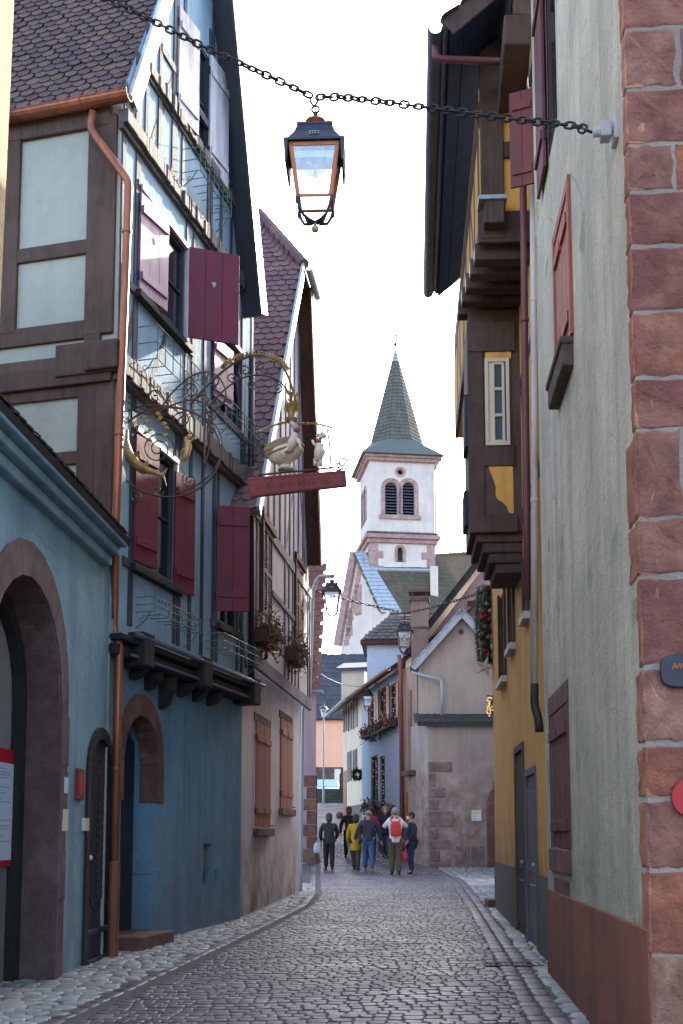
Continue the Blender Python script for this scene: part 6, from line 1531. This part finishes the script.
# ================================================================ wrought-iron inn sign
S=Pl(cX+pc.n.x*NU,cY+pc.n.y*NU,pc.n.x,pc.n.y,1)
def SP(x,y,n=0.0): u,z=S.uv(x,y); return S.P(u,z,n)
SG=thing('inn_sign','wrought iron inn sign with gilded fish, dish and two cooks above a red board','inn sign',SP(115,470))
m_=MB(); rI=.011
def curve(pts,r=rI,n=8,seg=6,nn_=0.0):
    P=[SP(x,y,nn_) for x,y in pts]; out=[]
    for i in range(len(P)-1):
        p0=P[max(i-1,0)];p1_=P[i];p2_=P[i+1];p3_=P[min(i+2,len(P)-1)]
        for t in range(n):
            t=t/n; out.append(.5*((2*p1_)+(p2_-p0)*t+(2*p0-5*p1_+4*p2_-p3_)*t*t+(3*p1_-p0-3*p2_+p3_)*t**3))
    out.append(P[-1]); m_.tube(out,r,seg)
def spiral(cx,cy,r,a0,turns,sgn=1,rr=rI*.85,rmin=.12):
    n=int(22*turns); m_.tube([SP(cx+r*(1-(1-rmin)*i/n)*cos(a0+sgn*2*pi*turns*i/n),cy+r*(1-(1-rmin)*i/n)*sin(a0+sgn*2*pi*turns*i/n)) for i in range(n+1)],rr,5)
curve([(114,384),(113.5,440),(113,515)],.016); curve([(119,392),(118,440),(117,508)],.010)
# outer hoop, arms and crest
big=[(168+53*cos(t),452+45*sin(t)) for t in [radians(a) for a in range(-80,281,20)]]; curve(big,.013,4)
curve([(113,385),(122,398),(145,410),(160,408),(172,393),(190,377),(208,372),(221,380),(226,396),(218,408),(206,413)])
curve([(113,415),(130,410),(150,414),(175,404),(195,400),(207,410),(210,440),(205,466)])
curve([(205,372),(206,400),(205,430),(204,466)],.011)
curve([(190,405),(203,390),(222,372),(240,360),(258,355),(276,360),(287,374),(293,391)],.014)
curve([(208,408),(222,392),(240,379),(258,375),(276,379),(287,390)],.011)
curve([(125,412),(150,405),(185,410),(215,425),(222,448),(214,470),(195,486),(170,495)],.010)
for a in ((128,392,9,3.5,1.6,1),(155,397,8,0,1.4,-1),(191,391,10,1.5,1.7,1),(214,380,8,4,1.3,-1),(211,417,7,2,1.5,1),(212,429,6,5,1.4,-1),(122,417,7,0,1.4,1),(120,487,9,2,1.7,1),(137,497,7,5,1.6,-1),(118,508,6,1,1.5,1),(158,491,6,0,1.4,1),(190,480,8,4,1.5,-1),(245,371,7,2,1.4,1),(262,370,7,5,1.4,-1),(232,377,6,0,1.3,1),(252,384,5,1,1.3,1),(158,449,17,.5,2.2,-1),(182,420,9,3,1.5,1),(204,400,7,2,1.4,1),(278,388,5,2,1.4,-1),(343,463,7,2.5,1.6,-1),(338,466,5,0,1.4,1)): spiral(*a)
# frame over the red board
curve([(260,433),(260,452),(260.5,474)],.010); curve([(327,428),(329.5,445),(331,467)],.010)
curve([(258,475),(295,471.5),(333,467.5)],.012)
curve([(292,392),(291,405),(291.5,421)],.015)
m_.build('iron_scrolls',M['sunlit_iron'],SG,smooth=True)
rq=random.Random(9); m_=MB()
def gold_leaf(x,y,L,a,th=.02):
    p=SP(x,y); ux=S.u; d=ux*cos(a)+UP*sin(a); s_=ux*-sin(a)+UP*cos(a)
    vs=[p-d*L*.5,p+s_*L*.28+S.n*.02,p+d*L*.5,p-s_*L*.28+S.n*.02,p+S.n*.035]
    m_.add(vs+[p-S.n*.01],[(0,1,4),(1,2,4),(2,3,4),(3,0,4),(1,0,5),(2,1,5),(3,2,5),(0,3,5)])
for i in range(24):                                      # gilded crest of leaves along the upper arc
    t=i/23; a=radians(200+145*t); x=256+34*cos(a)-1; y=376+19.5*sin(a)
    if y>379: continue
    gold_leaf(x,y-1.5,.085,pi/2-(a-1.5*pi)*.8+rq.uniform(-.3,.3)); gold_leaf(x,y-3.8,.05,pi/2+rq.uniform(-.6,.6))
for x,y in ((138,427),(143,418),(147,422),(151,430),(146,433),(160,419),(164,424),(167,428),(158,414),(150,440),(134,424),(165,436)): gold_leaf(x,y,.10,rq.uniform(0,6.3))
for i in range(16):                                      # leafy arms of the canopy over the board
    t=i/15; x=260+32*t; y=432-8*sin(t*1.6)-2*t; gold_leaf(x,y,.06,.5+rq.uniform(-.5,.5)); x=293+38*t; y=422+ (2 if t<.6 else 2+9*(t-.6)); gold_leaf(x,y,.06,-.2+rq.uniform(-.5,.5))
m_.build('gilded_leaves',M['gilt'],SG)
m_=MB(); cp=SP(291.5,408)
m_.lathe(SP(291.5,420),[(.02,-.05),(.07,-.02),(.085,.01),(.04,.04),(.045,.09),(.06,.14),(.085,.18),(.03,.21)],12)
for i in range(26):
    an=rq.uniform(0,6.3); p=SP(291.5,420)+UP*rq.uniform(.08,.34)+Vector((cos(an),sin(an),0))*rq.uniform(.04,.09); d=Vector((cos(an)*.5,sin(an)*.5,1)).normalized(); s_=d.orthogonal()*.02
    m_.add([p-d*.03,p+s_,p+d*.05,p-s_],[(0,1,2,3)])
m_.build('gilded_crown',M['gilt'],SG)
# fish
m_=MB(); fp=[(128,430),(126,441),(128,453),(136,464),(147,470),(158,474),(164,476)]; fr_=[.012,.040,.062,.062,.045,.026,.018]
P=[SP(x,y,.01) for x,y in fp]; m_.tube(P,fr_,10); t_=P[-1]
m_.hexa([SP(162,474,0),SP(168,468,0),SP(165,476,0),SP(167,486,0),SP(162,474,.025),SP(168,468,.02),SP(165,476,.02),SP(167,486,.02)])
m_.add([SP(130,456,.01),SP(141,458,.01),SP(138,452,.03)],[(0,1,2)]); m_.add([SP(140,468,.01),SP(150,465,.01),SP(148,460,.02)],[(0,1,2)])
m_.build('gilded_fish',M['gilt'],SG,smooth=False)
m_=MB(); 
for pts,r in (([(186,438),(189,446),(187,456),(183,462)],[.03,.045,.035,.02]),([(189,444),(193,440),(196,436)],[.015,.013,.01]),([(187,448),(183,450),(181,455)],[.014,.012,.01])): m_.tube([SP(x,y,.01) for x,y in pts],r,8)
m_.ball(SP(190,437,.01),.035,10,7); m_.build('gilded_figure',M['gilt'],SG,smooth=True)
# big dish, like a deep oval tureen, with a foot
m_=MB(); c=SP(285,451); ax=(S.u*.93+UP*.22).normalized(); 
k=18; rows=[]
per=S.n; side=ax.cross(per).normalized(); side=side if side.z>0 else -side
for s_ in [i/14*2-1 for i in range(15)]:
    r=sqrt(max(0,1-s_*s_)); rows.append([c+ax*(s_*.235)+side*(sin(2*pi*j/k)*r*.155)+per*(cos(2*pi*j/k)*r*.13) for j in range(k)])
vs=[p for r in rows for p in r]; m_.add(vs,[(i*k+j,i*k+(j+1)%k,(i+1)*k+(j+1)%k,(i+1)*k+j) for i in range(14) for j in range(k)])
m_.lathe(SP(286,470),[(.10,0),(.085,.03),(.06,.06)],14)
o_=m_.build('oval_dish',M['gilt_pale'],SG,smooth=True)
m_=MB(); mouth=[c+ax*(-.02+.205*cos(t))+side*(.045+.095*sin(t))+per*(.112-.05*abs(sin(t))*.6) for t in [2*pi*i/20 for i in range(20)]]
m_.add(mouth+[c+per*.128+side*.04],[(i,(i+1)%20,20) for i in range(20)]); m_.build('dish_mouth',M['buff_timber'],o_)
m_=MB(); m_.tube([c+ax*(.236*cos(t))+per*(.136*abs(sin(t))**.5)+side*(-.012) for t in [pi*i/16 for i in range(17)]],.010,6); m_.build('dish_rim',M['gilt'],o_)
def cook(root,segs,head,hat,mat,nm):
    m=MB()
    for pts,r in segs: m.tube([SP(x,y,n) for x,y,n in pts],r,9)
    o=m.build(nm,M[mat],root,smooth=True)
    h=MB(); h.ball(SP(*head),.035,10,8); h.build('head',M['terracotta_paint'],o,smooth=True)
    t=MB(); 
    for x,y,n,r in hat: t.ball(SP(x,y,n),r,9,6)
    t.build('hat',M['white_pipe'],o,smooth=True); return o
cook(SG,[([(292,455,.12),(296,446,.13),(299,437,.13)],[.04,.058,.035]),([(298,440,.14),(303,447,.15),(305,455,.15)],[.022,.020,.016]),([(293,452,.14),(287,456,.15),(289,462,.15)],[.026,.022,.02])],(300,434,.13),[(297,429,.13,.035),(295,427,.13,.028),(298,431,.13,.033)],'cook_cream','cook_on_dish')
cook(SG,[([(318,461,.0),(319,452,.0),(320,444,.0)],[.045,.062,.045]),([(315,466,.0),(316,459,.0)],[.022,.032]),([(321,466,.0),(320,459,.0)],[.022,.032]),([(317,447,.03),(314,444,.03),(313,441,.02)],[.022,.018,.016]),([(322,448,.02),(325,453,.03),(323,458,.04)],[.022,.018,.016])],(319,441,.0),[(321,437,.0,.03),(319,435.5,.0,.026),(324,436,.0,.03),(322,434,.0,.028)],'cook_cream','cook_standing')
# the red board with worn illegible lettering
bq=[(247.7,478.5),(345.5,470.8),(346.7,486.8),(250.4,498)]
m_=MB(); P0=[SP(x,y,-.02) for x,y in bq]; P1_=[SP(x,y,.03) for x,y in bq]; m_.hexa(P0+P1_); bd=m_.build('board',M['sign_red'],SG,bevel=.008)
m_=MB(); rq=random.Random(2)
def BP(s_,t): a=P1_[3]*(1-s_)+P1_[2]*s_; b=P1_[0]*(1-s_)+P1_[1]*s_; return a*(1-t)+b*t+S.n*.004
x=.07
while x<.90:
    h=rq.choice((.3,.34,.55)); wv=rq.uniform(.025,.05)
    pts=[BP(x,.34),BP(x+wv*.3,.34+h),BP(x+wv*.6,.36),BP(x+wv,.34+h*.6)]
    m_.tube(pts,.005,4); x+=wv+rq.choice((.012,.012,.05))
fr4=[BP(.02,.1),BP(.98,.1),BP(.98,.9),BP(.02,.9)]; m_.tube(fr4,.004,4,closed=True)
m_.build('worn_lettering',M['sign_faded_letter'],bd)
m_=MB()
for x in (262,330): m_.tube([SP(x,474 if x<300 else 468),SP(x,480 if x<300 else 474)],.01,5)
m_.build('board_hook',M['black_iron'],SG)
# ================================================================ people
def skin_mesh(nodes, edges, root, sub=1):
    names=list(nodes); me=bpy.data.meshes.new('tmp'); me.from_pydata([nodes[n][0] for n in names],[(names.index(a),names.index(b)) for a,b in edges],[])
    o=bpy.data.objects.new('tmp',me); COL.objects.link(o); md=o.modifiers.new('s','SKIN'); md.use_smooth_shade=True
    sv_=me.skin_vertices[0].data
    for i,n in enumerate(names):
        r=nodes[n][1]; sv_[i].radius=(r,r) if not isinstance(r,tuple) else r; sv_[i].use_root=(n==root)
    s_=o.modifiers.new('d','SUBSURF'); s_.levels=sub; s_.render_levels=sub
    dg=bpy.context.evaluated_depsgraph_get(); dg.update(); out=bpy.data.meshes.new_from_object(o.evaluated_get(dg))
    bpy.data.objects.remove(o); bpy.data.meshes.remove(me); return out
def place(me,name,mat,parent,rz):
    me.name=name; me.materials.clear(); me.materials.append(M[mat]); me.transform(Matrix.Rotation(rz,4,'Z')); me.polygons.foreach_set('use_smooth',[True]*len(me.polygons))
    o=bpy.data.objects.new(name,me); COL.objects.link(o); o.parent=parent; return o
def gpt(px,py):
    d=ray(px,py); t=5
    while t<120:
        if CAMZ+d.z*t<=gz(d.y*t): break
        t+=.02
    return Vector((d.x*t,d.y*t,gz(d.y*t)))
paint('skin_tone',(.46,.24,.17,1),rough=.6,wear=.15); paint('hair_dark',(.022,.016,.014,1),rough=.6,wear=.3); paint('hair_auburn',(.10,.030,.018,1),rough=.6,wear=.3); paint('hair_grey',(.22,.20,.19,1),rough=.7,wear=.3); paint('hair_brown',(.06,.035,.022,1),rough=.6,wear=.3)
for nm,c in (('cloth_charcoal',(.022,.025,.032,1)),('cloth_black',(.012,.012,.015,1)),('cloth_mustard',(.44,.27,.012,1)),('leather_navy',(.022,.030,.055,1)),('denim_blue',(.045,.085,.20,1)),('denim_dark',(.018,.026,.060,1)),('cloth_red',(.30,.025,.045,1)),('cloth_navy',(.018,.026,.060,1)),('cloth_white',(.60,.55,.57,1)),('cloth_olive',(.075,.060,.035,1)),('cloth_brown',(.050,.035,.028,1)),('pack_red',(.50,.035,.03,1)),('cloth_pink',(.42,.04,.11,1)),('bag_white',(.5,.52,.58,1)),('mask_white',(.62,.68,.75,1)),('fur_trim',(.32,.22,.14,1)),('shoe_dark',(.015,.013,.013,1)),('shoe_tan',(.35,.24,.16,1))):
    paint(nm,c,rough=.85,wear=.3,bump=.4,stretch=(9,9,5))
def person(px,py,head_y,heading,label,coat,legs,hair,shoes='shoe_dark',stride=.06,armL=None,armR=None,hem=.47,lean=0.0,wide=1.0,mask=False,hood=None,bald=False,bare=False,skirt=None,longh=False):
    g=gpt(px,py); top=at(px,head_y,g.y).z; Hh=(top-g.z)/1.0
    root=thing('person',label,'person',g); s_=Hh
    armL=armL or ((-.150,.0,.635),(-.155,.05,.485)); armR=armR or ((.150,-.02,.635),(.155,.0,.485))
    V3=lambda x,y,z: Vector((x*s_,(y+lean*max(0,z-.5))*s_,z*s_))
    N={}; Ed=[]
    def nd(k,p,r): N[k]=(V3(*p),r*s_)
    nd('pel',(0,0,.53),.062*wide); nd('waist',(0,0,.61),.058*wide); nd('chest',(0,.005,.72),.068*wide); nd('neckb',(0,0,.815),.036); nd('neck',(0,.004,.855),.031); nd('headl',(0,.016,.895),.040); nd('headm',(0,.014,.935),.050); nd('headt',(0,.006,.975),.034)
    Ed+=[('pel','waist'),('waist','chest'),('chest','neckb'),('neckb','neck'),('neck','headl'),('headl','headm'),('headm','headt')]
    nd('nose',(0,.068,.918),.009); Ed.append(('headl','nose'))
    for sd,arm,yo in ((-1,armL,stride),(1,armR,-stride)):
        c='l' if sd<0 else 'r'
        nd(c+'sh',(sd*.098*(.45+.55*wide),0,.783),.038); el,ha=arm; nd(c+'el',el,.027); 
        e_=Vector(el); h_=Vector(ha); d=(h_-e_).normalized(); wr=h_
        nd(c+'wr',tuple(wr),.018); pm=wr+d*.035; nd(c+'pm',tuple(pm),.019)
        Ed+=[('chest',c+'sh'),(c+'sh',c+'el'),(c+'el',c+'wr'),(c+'wr',c+'pm')]
        pv_=Vector((0,1,0)) if abs(d.y)<.8 else Vector((0,0,1)); pv_=(pv_-d*pv_.dot(d)).normalized(); inn=d.cross(pv_)
        for i,(o_,L_) in enumerate(((-.016,.034),(-.005,.042),(.006,.040),(.016,.030))):
            a=pm+pv_*o_+d*.012; b=a+d*L_*.5; cc=b+(d*.8+inn*.5*sd).normalized()*L_*.5
            nd(f'{c}f{i}a',tuple(a),.0062); nd(f'{c}f{i}b',tuple(b),.0058); nd(f'{c}f{i}c',tuple(cc),.0048); Ed+=[(c+'pm',f'{c}f{i}a'),(f'{c}f{i}a',f'{c}f{i}b'),(f'{c}f{i}b',f'{c}f{i}c')]
        a=wr+d*.018+pv_*.020; b=a+(d*.7+pv_*.6).normalized()*.022; nd(c+'ta',tuple(a),.007); nd(c+'tb',tuple(b),.0055); Ed+=[(c+'wr',c+'ta'),(c+'ta',c+'tb')]
        nd(c+'hip',(sd*.045,0,.50),.056); nd(c+'kn',(sd*.050,yo*.55+.012,.28),.036); nd(c+'an',(sd*.052,yo-.012,.055),.023); nd(c+'to',(sd*.060,yo+.075,.018),.017)
        Ed+=[('pel',c+'hip'),(c+'hip',c+'kn'),(c+'kn',c+'an'),(c+'an',c+'to')]
    place(skin_mesh(N,Ed,'pel'),'body','skin_tone',root,heading)
    J={}
    def jn(k,src,r,dz=0): J[k]=(N[src][0]+Vector((0,0,dz*s_)),r*s_)
    J['hem']=(V3(0,0,hem),.094*wide*s_); J['hem2']=(V3(0,0,hem-.025),.094*wide*s_); J['hip']=(V3(0,0,max(.54,hem+.03)),.090*wide*s_); J['waist']=(V3(0,0,.62),.078*wide*s_); J['chest']=(V3(0,0,.725),.086*wide*s_); J['col']=(V3(0,0,.812),.056*s_); J['collar']=(V3(0,-.002,.842),.044*s_)
    je=[('hem2','hem'),('hem','hip'),('hip','waist'),('waist','chest'),('chest','col'),('col','collar')]
    if skirt: J['sk']=(V3(0,0,skirt),.10*wide*s_); je.append(('sk','hem'))
    for c in 'lr':
        J[c+'sh']=(N[c+'sh'][0],.049*s_); J[c+'el']=(N[c+'el'][0],.040*s_); J[c+'wr']=(N[c+'wr'][0],.029*s_); je+=[('chest',c+'sh'),(c+'sh',c+'el'),(c+'el',c+'wr')]
    place(skin_mesh(J,je,'chest',2),'jacket',coat,root,heading)
    T={'pel':(V3(0,0,.53),.072*wide*s_)}; te=[]
    for c in 'lr':
        T[c+'hip']=(N[c+'hip'][0],.070*s_); T[c+'kn']=(N[c+'kn'][0],.052*s_); T[c+'cf']=(N[c+'kn'][0]*.45+N[c+'an'][0]*.55,.045*s_); T[c+'an']=(N[c+'an'][0]+Vector((0,0,-.016*s_)),.036*s_); te+=[('pel',c+'hip'),(c+'hip',c+'kn'),(c+'kn',c+'cf'),(c+'cf',c+'an')]
    place(skin_mesh(T,te,'pel',2),'trousers',legs,root,heading)
    for c in 'lr':
        A0=N[c+'an'][0]; q={'a':(Vector((A0.x,A0.y-.018*s_,.030*s_)),.029*s_),'b':(Vector((A0.x,A0.y+.03*s_,.026*s_)),.027*s_),'c':(Vector((A0.x*1.08,A0.y+.085*s_,.020*s_)),.021*s_)}
        place(skin_mesh(q,[('a','b'),('b','c')],'a',2),'shoe',shoes,root,heading)
    def child_ball(nm,mat,p,r,sc,hi=(14,10)):
        mb=MB(); mb.ball((0,0,0),r*s_,*hi,sc); me=bpy.data.meshes.new(nm); me.from_pydata([tuple(v) for v in mb.v],[],mb.f); me.transform(Matrix.Translation(V3(*p))); return place(me,nm,mat,root,heading)
    if hood: child_ball('hood',hood,(0,-.006,.935),.074,(1.0,1.0,1.05)); child_ball('fur_trim','fur_trim',(0,.018,.935),.076,(1.0,.55,1.05))
    if hood: child_ball('face','skin_tone',(0,.046,.93),.048,(.9,.6,1.1))
    if longh: child_ball('hair',hair,(0,-.030,.900),.056,(1.05,.8,1.25))
    child_ball('hair',hair,(0,-.010,.950 if not bald else .942),.062 if not bald else .056,(.95,1.05,.98 if not bald else .8))
    for sx in (-.018,.018): child_ball('eye','hair_dark',(sx,.060,.936),.007,(1,.6,.8),(8,6))
    for sx in (-.052,.052): child_ball('ear','skin_tone',(sx,.008,.925),.014,(.5,.8,1.2),(8,6))
    if mask: child_ball('face_mask','mask_white',(0,.050,.905),.036,(.95,.75,.85),(12,8))
    else: child_ball('mouth','cloth_red',(0,.058,.895),.010,(1.4,.4,.4),(8,6))
    return root,g,s_
away=0.0
relaxed=None
P1p,g1,s1=person(329,870,813,.05,'person in dark jacket and black trousers walking away at the left of the group','cloth_charcoal','cloth_black','hair_brown',longh=True,stride=.08,armL=((-.155,.02,.64),(-.135,.10,.52)),armR=((.155,.02,.64),(.12,.10,.54)),wide=1.2)
P2p,g2,s2=person(349,858,806.5,.1,'person with auburn hair in a long dark coat, second from the left','cloth_black','cloth_black','hair_auburn',longh=True,stride=.10,armL=((-.16,-.03,.64),(-.17,-.02,.48)),hem=.42)
P3p,g3,s3=person(356,870,814,-.2,'person in a mustard yellow coat and brown trousers, partly behind the man in jeans','cloth_mustard','cloth_brown','hair_dark',longh=True,stride=.10,hem=.36,wide=1.25,lean=.05,armR=((.15,.06,.62),(.13,.14,.52)))
P4p,g4,s4=person(368.5,871,809.5,.0,'balding man in a navy leather jacket and blue jeans walking away in the middle','leather_navy','denim_blue','hair_grey',shoes='shoe_tan',stride=.11,wide=1.18,bald=True,armL=((-.175,-.01,.65),(-.225,.0,.50)),armR=((.175,.02,.65),(.21,.03,.48)),hem=.50)
P5p,g5,s5=person(371,859,807,.1,'person in a red jacket mostly hidden behind the man in jeans','cloth_red','denim_dark','hair_brown',stride=.05)
P6p,g6,s6=person(385.5,857,806.5,pi,'person in a fur-hooded navy parka and face mask coming towards the viewer','cloth_navy','denim_blue','hair_brown',stride=.05,mask=True,hood='cloth_navy',hem=.45,wide=1.15)
P7p,g7,s7=person(395.5,875,808,.0,'person in a white jumper with both arms raised to take a photograph','cloth_white','cloth_olive','hair_grey',stride=.03,armL=((-.17,.04,.71),(-.055,.12,.86)),armR=((.17,.04,.71),(.055,.12,.86)),hem=.50,wide=1.12)
P8p,g8,s8=person(411,874,812,pi/2+.35,'person in dark navy jacket and jeans with face mask, standing at the right in profile','cloth_navy','denim_dark','hair_dark',stride=.02,mask=True,wide=1.25,armL=((-.14,.02,.63),(-.10,.09,.53)),armR=((.14,.02,.63),(.11,.09,.53)))
def bag(name,label,cat,c,w,h,d,mat,straps):
    r=thing(name,label,cat,c); m=MB(); k=14
    for i,(q,s_) in enumerate(((0,.86),(.25,1.0),(.7,.98),(1,.8))): pass
    prof=[(0,.80),(.08,.97),(.4,1.02),(.75,.96),(.95,.75),(1.0,.5)]
    vs=[]
    for q,s_ in prof:
        for j in range(k):
            an=2*pi*j/k; cx_,sy_=cos(an),sin(an); f=1/(abs(cx_)**3+abs(sy_)**3)**(1/3)
            vs.append(c+Vector((cx_*f*w/2*s_,sy_*f*d/2*s_,q*h)))
    m.add(vs,[(i*k+j,i*k+(j+1)%k,(i+1)*k+(j+1)%k,(i+1)*k+j) for i in range(len(prof)-1) for j in range(k)]+[tuple(range(k))[::-1],tuple(range((len(prof)-1)*k,len(prof)*k))])
    m.build('bag_body',M[mat],r,smooth=True); m=MB()
    for st in straps: m.tube([c+Vector(p) for p in st],.018,6)
    m.build('strap',M[mat],r); return r
H7=s7; b7=g7+Vector((.0,-.13*H7,.575*H7)); bag('backpack','red backpack on the back of the person in the white jumper','backpack',b7,.30,.42,.18,'pack_red',[[(-.10,.02,.40),(-.12,.12,.46),(-.13,.26,.38)],[(.10,.02,.40),(.12,.12,.46),(.13,.26,.38)]])
b=g7+Vector((.23,.05,.40)); bag('handbag','raspberry pink bag hanging between the two people at the right','bag',b,.22,.26,.12,'cloth_pink',[[(-.06,0,.25),(-.03,0,.42),(.03,0,.42),(.06,0,.25)]])
b=g1+Vector((-.34,.08,.50)); bag('carrier_bag','pale carrier bag in the left hand of the person in the dark jacket','bag',b,.24,.30,.12,'bag_white',[[(-.06,0,.28),(.04,0,.46),(.07,0,.28)]])
